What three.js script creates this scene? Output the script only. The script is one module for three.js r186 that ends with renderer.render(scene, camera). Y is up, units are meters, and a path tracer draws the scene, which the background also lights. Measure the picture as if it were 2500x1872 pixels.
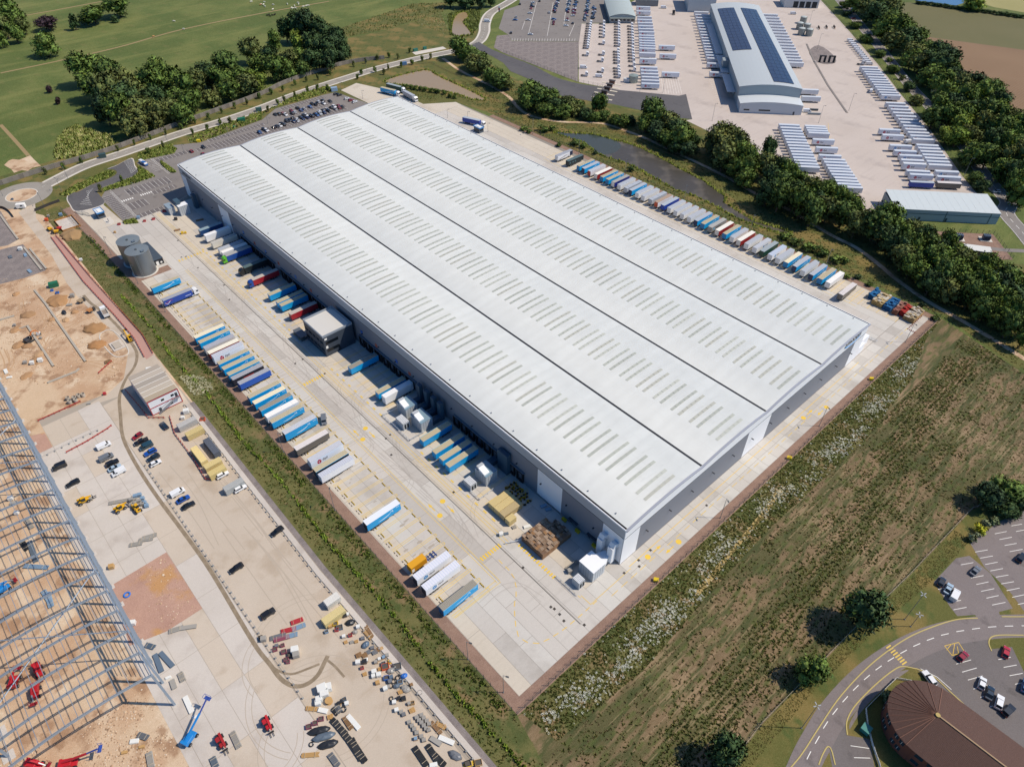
import * as THREE from 'three';
import { Sky } from 'three/addons/objects/Sky.js';
import { mergeGeometries as mergeRaw } from 'three/addons/utils/BufferGeometryUtils.js';
import { FontLoader } from 'three/addons/loaders/FontLoader.js';
import { RoundedBoxGeometry } from 'three/addons/geometries/RoundedBoxGeometry.js';
import { MarchingCubes } from 'three/addons/objects/MarchingCubes.js';

// ---------------------------------------------------------------- camera
// the site is laid out in metres: u along the long side of the warehouse (world x), v across it (world -z)
const CAM_H = 197, FOCAL = 1701, PITCH = 42.856 * Math.PI / 180;
const FH = [-0.7413, 0.6712];                                   // horizontal view direction in (u, v)
const scene = new THREE.Scene();
const camera = new THREE.PerspectiveCamera(2 * Math.atan(936 / FOCAL) * 180 / Math.PI, 1024 / 766, 1, 9000);
camera.position.set(0, CAM_H, 0);
camera.lookAt(FH[0] * 100, CAM_H - Math.tan(PITCH) * 100, -FH[1] * 100);

// ---------------------------------------------------------------- sky, sun, exposure
const SUN = new THREE.Vector3(0.70 * Math.cos(0.895), Math.sin(0.895), -0.714 * Math.cos(0.895)).normalize();
const sky = new Sky();
sky.scale.setScalar(8000);
sky.name = 'sky';
Object.assign(sky.userData, { kind: 'structure', label: 'clear pale blue summer sky above the site', category: 'sky' });
const su = sky.material.uniforms;
su.sunPosition.value.copy(SUN); su.turbidity.value = 3; su.rayleigh.value = 1.2; su.mieCoefficient.value = 0.004;
if (su.cloudCoverage) su.cloudCoverage.value = 0.25;
scene.add(sky);
scene.environmentIntensity = 0.13;
const sun = new THREE.DirectionalLight(0xfff1dc, 4.4);
sun.position.copy(SUN).multiplyScalar(900).add(new THREE.Vector3(-220, 0, -220));
sun.target.position.set(-220, 0, -220);
sun.castShadow = true;
sun.shadow.mapSize.set(4096, 4096);
Object.assign(sun.shadow.camera, { left: -700, right: 700, top: 700, bottom: -700, near: 10, far: 2400 });
scene.add(sun, sun.target);
const renderer = new THREE.WebGLRenderer({ antialias: true });
renderer.toneMapping = THREE.LinearToneMapping;
renderer.toneMappingExposure = 0.99;
renderer.shadowMap.enabled = true;

// ---------------------------------------------------------------- helpers
function mulberry(a) { return () => { a |= 0; a = a + 0x6D2B79F5 | 0; let t = Math.imul(a ^ a >>> 15, 1 | a); t = t + Math.imul(t ^ t >>> 7, 61 | t) ^ t; return ((t ^ t >>> 14) >>> 0) / 4294967296; }; }
const rnd = mulberry(20240611);
const R = (a, b) => a + (b - a) * rnd();
const RAD = Math.PI / 180;
const lerp = (a, b, t) => a + (b - a) * t;
const clamp = (x, a, b) => Math.min(b, Math.max(a, x));
// a pixel of the photograph, on a plane h metres above the ground -> [u, v]
function P(px, py, h = 0) {
  const x = (px - 1250) / FOCAL, y = (936 - py) / FOCAL, c = Math.cos(PITCH), s = Math.sin(PITCH);
  const du = c * FH[0] + x * FH[1] + y * s * FH[0], dv = c * FH[1] - x * FH[0] + y * s * FH[1], dh = -s + y * c;
  const t = (CAM_H - h) / -dh;
  return [t * du, t * dv];
}
const TX = [0, 600, 1200, 1860], TY = [0, 460, 920, 1392];
const q = (rc, x, y, h = 0) => P(TX[rc % 10] + x / 3.45, TY[rc / 10 | 0] + y / 3.45, h);   // position inside one of 16 tiles of the photograph
const qs = (rc, ...l) => l.map(([x, y, h]) => q(rc, x, y, h || 0));
const W = (u, v, h = 0) => new THREE.Vector3(u, h, -v);
const plain = g => { const h = g.index ? g.toNonIndexed() : g; if (!h.attributes.uv) h.setAttribute('uv', new THREE.BufferAttribute(new Float32Array(h.attributes.position.count * 2), 2)); return h; };
const mergeGeometries = l => mergeRaw(l.map(plain));
const used = new Map();
function numbered(n) { const k = used.get(n) || 0; used.set(n, k + 1); return k ? n + '_' + String(k).padStart(3, '0') : n; }
function tag(o, label, category, group, kind) {
  if (label) o.userData.label = label; if (category) o.userData.category = category; if (group) o.userData.group = group; if (kind) o.userData.kind = kind;
  return o;
}
function mesh(name, geo, mat, parent) {
  const m = new THREE.Mesh(Array.isArray(geo) ? (geo.length > 1 ? mergeGeometries(geo) : geo[0]) : geo, mat);
  m.castShadow = m.receiveShadow = true;
  m.name = parent ? name : numbered(name);
  (parent || scene).add(m);
  return m;
}
function thing(name, label, category, u = 0, v = 0, deg = 0, y = 0, group) {
  const g = new THREE.Group(); g.name = numbered(name); g.position.set(u, y, -v); g.rotation.y = deg * RAD;
  tag(g, label, category, group); scene.add(g); return g;
}
function dup(o, u, v, deg, y, label, group) {
  const c = o.clone(); c.name = numbered(o.name.replace(/_\d{3}$/, '')); c.userData = { ...o.userData };
  if (label) c.userData.label = label; if (group) c.userData.group = group;
  c.position.set(u, y, -v); c.rotation.y = deg * RAD; scene.add(c); return c;
}
const protos = new Map();
// build a kind once, then hand out clones
function spawn(key, build, u, v, deg, y, label, group) {
  let p = protos.get(key);
  if (!p) { p = build(); protos.set(key, p); p.position.set(u, y, -v); p.rotation.y = deg * RAD; if (label) p.userData.label = label; if (group) p.userData.group = group; return p; }
  return dup(p, u, v, deg, y, label, group);
}
const M = {};
function mat(color, roughness = 0.8, metalness = 0, extra) {
  const k = color + '|' + roughness + '|' + metalness + (extra ? JSON.stringify(extra) : '');
  return M[k] || (M[k] = new THREE.MeshStandardMaterial({ color, roughness, metalness, ...extra }));
}
function bx(x, y, z, w, h, d, ry = 0) { const g = new THREE.BoxGeometry(w, h, d); if (ry) g.rotateY(ry); g.translate(x, y, z); return g; }
function cyl(x, y, z, r, len, axis = 'y', seg = 12, r2 = r) {
  const g = new THREE.CylinderGeometry(r2, r, len, seg);
  if (axis === 'z') g.rotateX(Math.PI / 2); if (axis === 'x') g.rotateZ(Math.PI / 2);
  g.translate(x, y, z); return g;
}
// square bar between two points
function bar(a, b, w, d = w, lo = 0) {
  const A = new THREE.Vector3(...a), B = new THREE.Vector3(...b), L = A.distanceTo(B);
  const g = new THREE.BoxGeometry(w, L - lo, d);
  g.applyQuaternion(new THREE.Quaternion().setFromUnitVectors(new THREE.Vector3(0, 1, 0), B.clone().sub(A).normalize()));
  g.translate((A.x + B.x) / 2, (A.y + B.y) / 2, (A.z + B.z) / 2); return g;
}
// outline (x, y) pushed along z, centred
function extr(pts, depth, bevel = 0) {
  const s = new THREE.Shape(pts.map(p => new THREE.Vector2(...p)));
  const g = new THREE.ExtrudeGeometry(s, { depth: depth - 2 * bevel, bevelEnabled: bevel > 0, bevelSize: bevel, bevelThickness: bevel, bevelSegments: 2, bevelOffset: -bevel });
  g.translate(0, 0, -depth / 2 + bevel); return g;
}
// flat sheet on the ground from [u, v] points, uv in metres
function flat(pts, y, holes) {
  const s = new THREE.Shape(pts.map(p => new THREE.Vector2(p[0], p[1])));
  if (holes) for (const h of holes) s.holes.push(new THREE.Path(h.map(p => new THREE.Vector2(p[0], p[1]))));
  const g = new THREE.ShapeGeometry(s); g.rotateX(-Math.PI / 2); g.translate(0, y, 0); return g;
}
function sheet(name, pts, y, m, holes) { const o = mesh(name, flat(pts, y, holes), m); o.userData.kind = 'structure'; return o; }
const rect = (u0, u1, v0, v1) => [[u0, v0], [u1, v0], [u1, v1], [u0, v1]];
const smooth = (pts, n = 6, closed = false) => {
  const c = new THREE.CatmullRomCurve3(pts.map(p => new THREE.Vector3(p[0], 0, p[1])), closed);
  return c.getPoints(pts.length * n).map(p => [p.x, p.z]);
};
// ribbon polygon of constant width along a line
function ribbonPts(line, w, off = 0) {
  const L = [], Rr = [];
  line.forEach((p, i) => {
    const a = line[Math.max(0, i - 1)], b = line[Math.min(line.length - 1, i + 1)];
    let dx = b[0] - a[0], dy = b[1] - a[1]; const l = Math.hypot(dx, dy) || 1; dx /= l; dy /= l;
    L.push([p[0] - dy * (off + w / 2), p[1] + dx * (off + w / 2)]); Rr.push([p[0] - dy * (off - w / 2), p[1] + dx * (off - w / 2)]);
  });
  return [L, Rr];
}
function ribbonGeo(line, w, y, off = 0, thick = 0) {
  const [L, Rr] = ribbonPts(line, w, off), pos = [], uv = [], idx = []; let s = 0;
  const lanes = thick ? [[L, -0.4], [L, thick], [Rr, thick], [Rr, -0.4]] : [[L, 0], [Rr, 0]];
  line.forEach((p, i) => {
    if (i) s += Math.hypot(p[0] - line[i - 1][0], p[1] - line[i - 1][1]);
    lanes.forEach(([A, dy], k) => { pos.push(A[i][0], y + dy, -A[i][1]); uv.push(A[i][0], A[i][1]); });
    const n = lanes.length;
    if (i) for (let k = 0; k + 1 < n; k++) { const a = (i - 1) * n + k, b = i * n + k; idx.push(a, a + 1, b, b, a + 1, b + 1); }
  });
  const g = new THREE.BufferGeometry();
  g.setAttribute('position', new THREE.Float32BufferAttribute(pos, 3)); g.setAttribute('uv', new THREE.Float32BufferAttribute(uv, 2)); g.setIndex(idx);
  const h = g.toNonIndexed(); h.computeVertexNormals(); return h;
}
function along(line, step, start = 0) {            // points every step metres: [u, v, angle]
  const out = []; let next = start, s = 0;
  for (let i = 1; i < line.length; i++) {
    const [a, b] = [line[i - 1], line[i]], l = Math.hypot(b[0] - a[0], b[1] - a[1]);
    while (next <= s + l) { const t = (next - s) / l; out.push([lerp(a[0], b[0], t), lerp(a[1], b[1], t), Math.atan2(b[1] - a[1], b[0] - a[0])]); next += step; }
    s += l;
  }
  return out;
}
function inside(p, poly) { let c = false; for (let i = 0, j = poly.length - 1; i < poly.length; j = i++) { const a = poly[i], b = poly[j]; if ((a[1] > p[1]) !== (b[1] > p[1]) && p[0] < (b[0] - a[0]) * (p[1] - a[1]) / (b[1] - a[1]) + a[0]) c = !c; } return c; }

// ---------------------------------------------------------------- textures (tileable value noise)
const PERM = new Float32Array(65536); { const r = mulberry(7); for (let i = 0; i < 65536; i++) PERM[i] = r(); }
function vn(x, y, per, seed) {
  let xi = Math.floor(x), yi = Math.floor(y); const fx = x - xi, fy = y - yi;
  const sx = fx * fx * (3 - 2 * fx), sy = fy * fy * (3 - 2 * fy);
  const h = (a, b) => PERM[((((a % per) + per) % per) * 157 + (((b % per) + per) % per) * 2741 + seed * 911) & 65535];
  const a = h(xi, yi), b = h(xi + 1, yi), c = h(xi, yi + 1), d = h(xi + 1, yi + 1);
  return lerp(lerp(a, b, sx), lerp(c, d, sx), sy);
}
const FBN = 512, FIELDS = [0, 1, 2].map(k => {
  const f = new Float32Array(FBN * FBN);
  for (let y = 0; y < FBN; y++) for (let x = 0; x < FBN; x++) { let s = 0, a = 0.5, t = 0, fr = 4; for (let i = 0; i < 6; i++) { s += a * vn(x / FBN * fr, y / FBN * fr, fr, k * 9 + i); t += a; a *= 0.58; fr *= 2; } f[y * FBN + x] = s / t; }
  return f;
});
function fbm(u, v, f0, oct, seed) {                // f0 bumps per tile
  const k = Math.max(1, Math.round(f0 / 4)), F = FIELDS[seed % 3], x = (u * k + seed * 0.173) * FBN, y = (v * k + seed * 0.417) * FBN;
  const xi = Math.floor(x), yi = Math.floor(y), fx = x - xi, fy = y - yi, a = xi & 511, b = (xi + 1) & 511, c = (yi & 511) * FBN, d = ((yi + 1) & 511) * FBN;
  return clamp(0.5 + (lerp(lerp(F[c + a], F[c + b], fx), lerp(F[d + a], F[d + b], fx), fy) - 0.5) * 1.05, 0, 1);
}
function fb2(u, v, ku, kv, seed) { return fbm(u * ku, v * kv, 4, 5, seed); }   // stretched by whole numbers so that it still tiles
function tex(size, metres, fn, srgb = true) {
  const d = new Uint8Array(size * size * 4);
  for (let y = 0; y < size; y++) for (let x = 0; x < size; x++) {
    const c = fn(x / size, y / size), i = (y * size + x) * 4;
    d[i] = clamp(c[0], 0, 255); d[i + 1] = clamp(c[1], 0, 255); d[i + 2] = clamp(c[2], 0, 255); d[i + 3] = 255;
  }
  const t = new THREE.DataTexture(d, size, size); t.magFilter = THREE.LinearFilter; t.minFilter = THREE.LinearMipmapLinearFilter; t.generateMipmaps = true;
  t.wrapS = t.wrapT = THREE.RepeatWrapping; t.repeat.set(1 / metres, 1 / metres); if (srgb) t.colorSpace = THREE.SRGBColorSpace; t.needsUpdate = true; return t;
}
const mix3 = (a, b, t) => { t = clamp(t, 0, 1); return [lerp(a[0], b[0], t), lerp(a[1], b[1], t), lerp(a[2], b[2], t)]; };
const ss = (a, b, x) => { const t = clamp((x - a) / (b - a), 0, 1); return t * t * (3 - 2 * t); };
const grain = mulberry(99);
const gn = (c, amt) => { const g = (grain() - 0.5) * amt; return [c[0] + g, c[1] + g, c[2] + g]; };
function ground(t, roughness = 0.95) { return new THREE.MeshStandardMaterial({ map: t, roughness }); }
function canvasTex(w, h, draw) {
  const c = document.createElement('canvas'); c.width = w; c.height = h; const g = c.getContext('2d'); draw(g, w, h);
  const t = new THREE.CanvasTexture(c); t.colorSpace = THREE.SRGBColorSpace; t.magFilter = THREE.LinearFilter; return t;
}
// ================================================================ GROUND
const MAT = {};
MAT.meadow = ground(tex(1024, 260, (u, v) => {
  let c = mix3([84, 96, 41], [104, 111, 55], ss(0.3, 0.7, fbm(u, v, 6, 5, 1)));
  c = mix3(c, [76, 94, 38], ss(0.4, 0.8, fbm(u, v, 16, 4, 11)) * 0.6);
  c = mix3(c, [124, 124, 68], ss(0.5, 0.72, fb2(u, v, 7, 1, 31)) * 0.45);
  c = mix3(c, [112, 108, 60], ss(0.62, 0.8, fbm(u, v, 40, 3, 21)) * 0.5);
  return gn(c, 34);
}));
MAT.verge = ground(tex(1024, 90, (u, v) => {
  let c = mix3([92, 92, 42], [122, 106, 58], ss(0.35, 0.7, fbm(u, v, 8, 5, 3)));
  c = mix3(c, [70, 84, 34], ss(0.5, 0.75, fbm(u, v, 18, 4, 13)) * 0.8);
  return gn(c, 36);
}));
MAT.bank = ground(tex(1024, 70, (u, v) => {
  let c = mix3([74, 82, 38], [104, 100, 56], ss(0.3, 0.7, fbm(u, v, 8, 5, 5)));
  c = mix3(c, [128, 106, 74], ss(0.48, 0.72, fbm(u, v, 12, 5, 15)) * 0.9);
  c = mix3(c, [66, 80, 34], ss(0.5, 0.75, fbm(u, v, 24, 4, 25)) * 0.7);
  return gn(c, 40);
}));
MAT.soil = ground(tex(1024, 80, (u, v) => {
  let c = mix3([106, 89, 64], [134, 112, 82], fb2(u, v, 6, 2, 6));
  c = mix3(c, [72, 74, 38], ss(0.4, 0.62, fb2(u, v, 5, 1, 16)) * 0.75);
  c = mix3(c, [58, 68, 30], ss(0.46, 0.68, fb2(u, v, 12, 3, 46)) * 0.7);
  c = mix3(c, [150, 128, 98], ss(0.56, 0.7, fb2(u, v, 18, 1, 29)) * 0.7);
  const row = 0.5 + 0.5 * Math.cos(u * 36 * 2 * Math.PI + 3 * fbm(u, v, 6, 3, 26));
  c = mix3(c, [74, 84, 36], row * ss(0.42, 0.7, fbm(u, v, 22, 4, 36)) * 0.75);
  return gn(c, 40);
}));
MAT.earth = ground(tex(1024, 110, (u, v) => {
  let c = mix3([192, 165, 134], [208, 186, 158], fbm(u, v, 5, 5, 7));
  c = mix3(c, [176, 140, 108], ss(0.38, 0.72, fbm(u, v, 7, 5, 17)) * 0.7);
  c = mix3(c, [212, 194, 168], ss(0.58, 0.75, fbm(u, v, 11, 4, 27)) * 0.7);
  c = mix3(c, [146, 112, 84], ss(0.52, 0.72, fbm(u, v, 20, 4, 37)) * 0.7);
  return gn(c, 26);
}));
MAT.redstone = ground(tex(512, 40, (u, v) => {
  let c = mix3([164, 128, 112], [186, 150, 130], fbm(u, v, 6, 5, 8));
  c = mix3(c, [182, 138, 92], ss(0.5, 0.68, fbm(u, v, 5, 5, 18)));
  return gn(c, 38);
}));
MAT.gravel = ground(tex(512, 24, (u, v) => gn(mix3([128, 102, 88], [152, 124, 106], fbm(u, v, 12, 5, 9)), 62)));
MAT.slate = ground(tex(512, 24, (u, v) => gn(mix3([112, 104, 102], [146, 136, 130], fbm(u, v, 10, 4, 19)), 60)));
const concreteTex = (a, b, s, streak, dark) => tex(1024, 90, (u, v) => {
  let c = mix3(a, b, fbm(u, v, 5, 6, s));
  c = mix3(c, dark, ss(0.55, 0.85, fbm(u, v, 9, 5, s + 10)) * 0.55);
  c = mix3(c, dark, ss(0.62, 0.8, vn(u * streak, v * 4, 4, s + 20) * 0.5 + fbm(u, v, 14, 3, s + 30) * 0.5) * (streak > 50 ? 0.16 : 0.3));
  return gn(c, 14);
});
MAT.conc = ['#f7f7f5', '#f3f1ee', '#efedea', '#f9f2e5', '#e6e4e1'].map(c => { const m = ground(MAT.ct || (MAT.ct = concreteTex([194, 189, 182], [211, 207, 200], 41, 90, [175, 169, 161])), 0.9); m.color.set(c); return m; });
MAT.site = ground(concreteTex([184, 170, 152], [200, 187, 170], 45, 30, [162, 144, 122]), 0.92);
MAT.pink = ground(concreteTex([184, 172, 162], [197, 186, 177], 47, 60, [164, 153, 146]), 0.92);
MAT.sitePale = ground(concreteTex([188, 179, 168], [203, 195, 185], 49, 20, [168, 157, 146]), 0.9);
const asph = (a, b, s) => ground(tex(512, 60, (u, v) => gn(mix3(mix3(a, b, fbm(u, v, 5, 5, s)), [a[0] * 0.85, a[1] * 0.85, a[2] * 0.85], ss(0.6, 0.8, fbm(u, v, 16, 3, s + 5)) * 0.6), 16)), 0.9);
MAT.asphDark = asph([84, 82, 84], [98, 96, 96], 51);
MAT.asph = asph([120, 114, 110], [136, 130, 124], 53);
MAT.asphPark = asph([104, 98, 96], [116, 110, 108], 55);
MAT.road = asph([140, 134, 124], [158, 152, 142], 57);
MAT.asphBrown = asph([116, 107, 105], [129, 120, 117], 59);
MAT.joint = mat('#8d867c', 0.95);
MAT.white = mat('#e9e7e0', 0.8); MAT.yellow = mat('#e0bb48', 0.85); MAT.yellowWorn = mat('#d8b95c', 0.9); MAT.kerb = mat('#cbc4b8', 0.9);
MAT.water = new THREE.MeshPhysicalMaterial({ color: '#9c8766', roughness: 0.2, specularIntensity: 0.8 });
MAT.waterDark = new THREE.MeshPhysicalMaterial({ color: '#3a4440', roughness: 0.08, specularIntensity: 0.8 });
MAT.waterWeed = ground(tex(512, 50, (u, v) => gn(mix3([70, 66, 58], [96, 90, 80], ss(0.4, 0.75, fbm(u, v, 7, 5, 61))), 10)), 0.32);

const inner = new THREE.PlaneGeometry(2400, 2400, 60, 60); { const p = inner.attributes.position, uv = inner.attributes.uv; for (let i = 0; i < p.count; i++) uv.setXY(i, p.getX(i), p.getY(i)); }
inner.rotateX(-Math.PI / 2); inner.translate(-300, -0.02, -300); { const p = inner.attributes.position, uv = inner.attributes.uv; for (let i = 0; i < p.count; i++) uv.setXY(i, p.getX(i), -p.getZ(i)); }
const base = mesh('meadow', [inner, flat(rect(-5000, 5000, -5000, 5000), -0.02, [rect(-1500, 900, -900, 1500)])], MAT.meadow); base.userData.kind = 'structure';

// ---- the strip round the yard and the site
sheet('estate_verge', [[-505, 20], [-437, 30], [-437, 56], [-400, 56], [-400, 290], [-520, 330], [-512, 150]], 0.008, MAT.verge);
const tip = [-60.5, 57.5];
sheet('gravel_margin', [[-437, 50], [-437, 57.5], [-430, 57.5], ...[tip], [-60.5, 315.5], [-290, 318.5], [-375, 317.5], [-375, 321.5], [-290, 322.5], [-56.9, 319.3], [-56.9, 53.7], [-330, 53.2]].map(p => p), 0.03, MAT.gravel);
sheet('grass_bank', [[-437, 40.5], [-330, 40.2], [-230, 39.4], [-130, 39], [-40, 39.8], [-40, 26], [-20, 20], [-20, 45], [-56.7, 53.5], [-330, 53], [-437, 50]], 0.028, MAT.bank);
const FIELD = [[-56.7, 53.5], [-40, 39.8], [-9, 60], [-10.5, 101], [-7.5, 143], [-4.5, 177], [-2, 218], [8, 244], [22, 300], [0, 303], [-17, 307], [-56.7, 319.4]];
sheet('rough_field', FIELD, 0.02, MAT.soil);
const DAISY = [[-56.7, 55], [-45, 57], [-42, 90], [-44, 124], [-45, 160], [-43, 219], [-47, 269], [-55, 300], [-56.7, 318]];
sheet('flower_margin', DAISY, 0.035, MAT.bank);
sheet('straw_strip', smooth([[-52.5, 178], [-50.5, 160], [-48.8, 140], [-47, 120], [-46, 120], [-47.6, 142], [-49, 162], [-51, 179]], 3), 0.05, mat('#a58f5c', 0.98));
// construction ground
sheet('site_earth', [[-437, 40.5], [-330, 40.2], [-230, 39.4], [-130, 39], [-40, 39.8], [-40, -120], [-520, -120], [-520, 20], [-462, 28]], 0.015, MAT.earth);
// ================================================================ YARD
const YARD = [[-430, 55], [-330, 56.5], [-60.5, 57.5], [-60.5, 315.5], [-290, 318.5], [-411, 316.4], [-424, 296], [-454, 296], [-493, 283], [-488, 266], [-455, 267], [-406, 263.5], [-406, 111], [-399, 95], [-397, 77], [-401, 71], [-430, 69.5]];
sheet('yard_subbase', YARD, 0.04, MAT.joint);
function slabs(name, vs, us, stagger, tone) {
  const g = new THREE.Group(); g.name = name; g.userData.kind = 'structure'; scene.add(g);
  for (let j = 0; j + 1 < vs.length; j++) {
    const list = us.slice(); const off = stagger * (j % 3);
    for (let i = 0; i + 1 < list.length; i++) {
      const a = clamp(list[i] + (i ? off : 0), list[0], list.at(-1)), b = clamp(list[i + 1] + (i + 2 < list.length ? off : 0), list[0], list.at(-1));
      if (b - a < 0.5) continue;
      mesh('slab', flat(rect(a + 0.05, b - 0.05, vs[j] + 0.05, vs[j + 1] - 0.05), 0.055), tone(j, i), g);
    }
  }
  return g;
}
const steps = (a, b, n) => Array.from({ length: n + 1 }, (_, i) => lerp(a, b, i / n));
const tone = () => MAT.conc[[0, 0, 1, 1, 2, 4][rnd() * 6 | 0]];
slabs('loading_yard', [57.5, 62.2, 67.4, 72.6, 77.2, 81.6, 86.2, 91, 95.8, 100.7, 105.6, 110.3], steps(-400, -60.5, 15), 6, j => j < 1 || (j > 5 && j < 9 && rnd() < 0.4) ? MAT.conc[3] : tone());
slabs('end_roadway', steps(110.3, 315, 34), [-69.7, -65.2, -60.5], 0, tone);
slabs('rear_yard', [263.6, 269, 274.5, 280, 285.5, 291, 296, 301, 305.5, 310, 315.4], steps(-404, -69.8, 14), 7, j => j > 6 ? MAT.conc[3] : tone());
sheet('gate_apron', [[-430, 55.1], [-400.1, 55.9], [-400.1, 71], [-397, 77], [-399, 95], [-405.9, 110], [-400.1, 110.2], [-400.1, 56], [-400.05, 55.9], [-330, 56.6], [-330, 57.4], [-400, 57.4], [-400, 71], [-430, 69.4]].slice(0, 3).concat([[-430, 69.4]]), 0.055, MAT.conc[3]);
sheet('service_apron', [[-406, 111], [-399, 95], [-397, 77], [-400.1, 72], [-400.1, 110.9]], 0.055, MAT.conc[0]);
sheet('truck_entrance', [[-404.1, 263.7], [-404.1, 315.9], [-411, 316.2], [-424, 296.1], [-454, 296.1], [-492.8, 283], [-488, 266.2], [-455, 267.2]], 0.055, MAT.conc[3]);
sheet('edge_strip', [[-400, 55.95], [-330, 56.6], [-60.6, 57.45], [-400, 57.45]], 0.05, MAT.conc[3]);
// drainage channels
const paintMeshes = { white: [], yellow: [], worn: [], dark: [] };
function strip(a, b, w, y = 0.075) {
  const dx = b[0] - a[0], dy = b[1] - a[1], l = Math.hypot(dx, dy) || 1, nx = -dy / l * w / 2, ny = dx / l * w / 2;
  return flat([[a[0] + nx, a[1] + ny], [a[0] - nx, a[1] - ny], [b[0] - nx, b[1] - ny], [b[0] + nx, b[1] + ny]], y);
}
const pw = (k, a, b, w, y) => paintMeshes[k].push(strip(a, b, w, y));
const dashes = (k, line, len, gap, w, y) => { for (const [u, v, an] of along(line, len + gap)) pw(k, [u, v], [u + Math.cos(an) * len, v + Math.sin(an) * len], w, y); };
pw('dark', [-398, 85.9], [-64, 85.9], 0.22); pw('dark', [-398, 86.75], [-64, 86.75], 0.07);
// loading bays of the outer row
const bayU = []; for (let u = -94.1; u > -334; u -= 4.55) bayU.push(u);
for (const u of bayU) {
  const b = u + 2.28; if (u < -322) continue;
  for (const s of [-0.38, 0.38]) pw('worn', [b + s, 58.6], [b + s, 73.3], 0.2);
  pw('worn', [b - 0.44, 73.3], [b + 0.44, 73.3], 0.2);
}
for (const v of [76.5, 77.6]) pw('worn', [-330, v], [-91.5, v], 0.2);
pw('worn', [-91.0, 77.5], [-91.0, 73.4], 0.2); pw('worn', [-92.4, 76.6], [-92.4, 72.4], 0.2); pw('worn', [-91.0, 73.4], [-91.0, 59], 0.2);
for (const v of [88.3, 89.4]) pw('worn', [-396, v], [-100, v], 0.2);
for (let u = -345; u < -110; u += 4.55) { if ((u > -243 && u < -222) || (u > -180 && u < -158)) continue; pw('worn', [u, 93.6], [u, 109.5], 0.18); pw('worn', [u + 0.7, 93.6], [u + 0.7, 109.5], 0.18); pw('worn', [u + 1.5, 91.6], [u + 3.2, 91.6], 1.3 * 0.5); }
for (let i = 0; i < 8; i++) pw('yellow', [-102.3 + 0.0, 78.5 + i * 1.1], [-100.6, 78.5 + i * 1.1], 0.62);
for (let i = 0; i < 14; i++) pw('yellow', [-97 + i * 1.24, 90.6], [-97 + i * 1.24, 92], 0.62);
for (let i = 0; i < 9; i++) pw(i % 3 ? 'worn' : 'yellow', [-341.6, 78 + i * 1.6], [-339.6, 78 + i * 1.6], 0.7);
for (let i = 0; i < 8; i++) pw('yellow', [-215.6, 78.2 + i * 1.2], [-213.8, 78.2 + i * 1.2], 0.66);
dashes('yellow', smooth([[-97.5, 82.4], [-91.1, 82.1], [-86.5, 80], [-80.6, 74], [-73, 69.5], [-68.5, 72], [-66.6, 78], [-66, 86], [-66, 96]]), 1.9, 1.4, 0.24);
pw('yellow', [-67.2, 112], [-67.2, 262], 0.2); dashes('worn', [[-64, 100], [-64, 300]], 3, 1.6, 0.22); pw('yellow', [-70.5, 93], [-66.4, 93], 0.2); pw('yellow', [-79, 92.3], [-70, 92.3], 0.2); pw('worn', [-66.4, 93], [-66.4, 112], 0.2);
for (const [u, v, d] of [[-65.5, 124, 1], [-62.4, 127, -1], [-65.3, 219, 1], [-62.3, 222, -1], [-177, 79, -1], [-172, 83, 1], [-129, 79, -1], [-124, 83.5, 1]]) {
  const al = u > -70; const f = (a, b) => al ? [u + b, v + a * d] : [u + a * d, v + b];
  paintMeshes.yellow.push(flat([f(-2, -0.16), f(0.4, -0.16), f(0.4, -0.6), f(2.2, 0), f(0.4, 0.6), f(0.4, 0.16), f(-2, 0.16)].map(p => p), 0.075));
  paintMeshes.yellow.push(flat(Array.from({ length: 20 }, (_, i) => f(-4.6 + 1.0 * Math.cos(i / 20 * 6.283), 1.0 * Math.sin(i / 20 * 6.283))), 0.075));
}
for (let u = -300; u < -70; u += 4.6) pw('worn', [u, 301], [u, 315], 0.2);
for (const v of [298.6, 290.5]) pw('worn', [-300, v], [-100, v], 0.2);
pw('yellow', [-97, 299], [-88, 299], 0.2); pw('yellow', [-96.6, 299], [-96.6, 314], 0.2); pw('yellow', [-91.6, 299], [-91.6, 314], 0.2);
// inspection covers
function cover(u, v, s = 0.8) { tag(mesh('drain_cover', bx(u, 0.075, -v, s, 0.03, s), mat('#4a4540', 0.7, 0.3)), 'small square iron drain cover set in the concrete yard', 'drain cover', 'drain covers in the yard'); }
for (const [x, y] of [[500, 310], [530, 326], [574, 372], [610, 427], [782, 461], [1118, 24]]) cover(...q(32, x, y));
for (const [x, y] of [[1215, 488], [1225, 657], [1750, 972], [1180, 520]]) cover(...q(21, x, y));
for (const [x, y] of [[265, 1607], [1813, 1083], [1340, 1460], [1240, 1545], [1245, 1597]]) cover(...q(22, x, y));
for (const [x, y] of [[415, 1475], [478, 1440], [664, 1560]]) cover(...q(11, x, y));
for (const [x, y] of [[1525, 580], [1565, 574], [1665, 668], [1885, 815], [1930, 936], [1495, 440]]) cover(...q(10, x, y));

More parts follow.
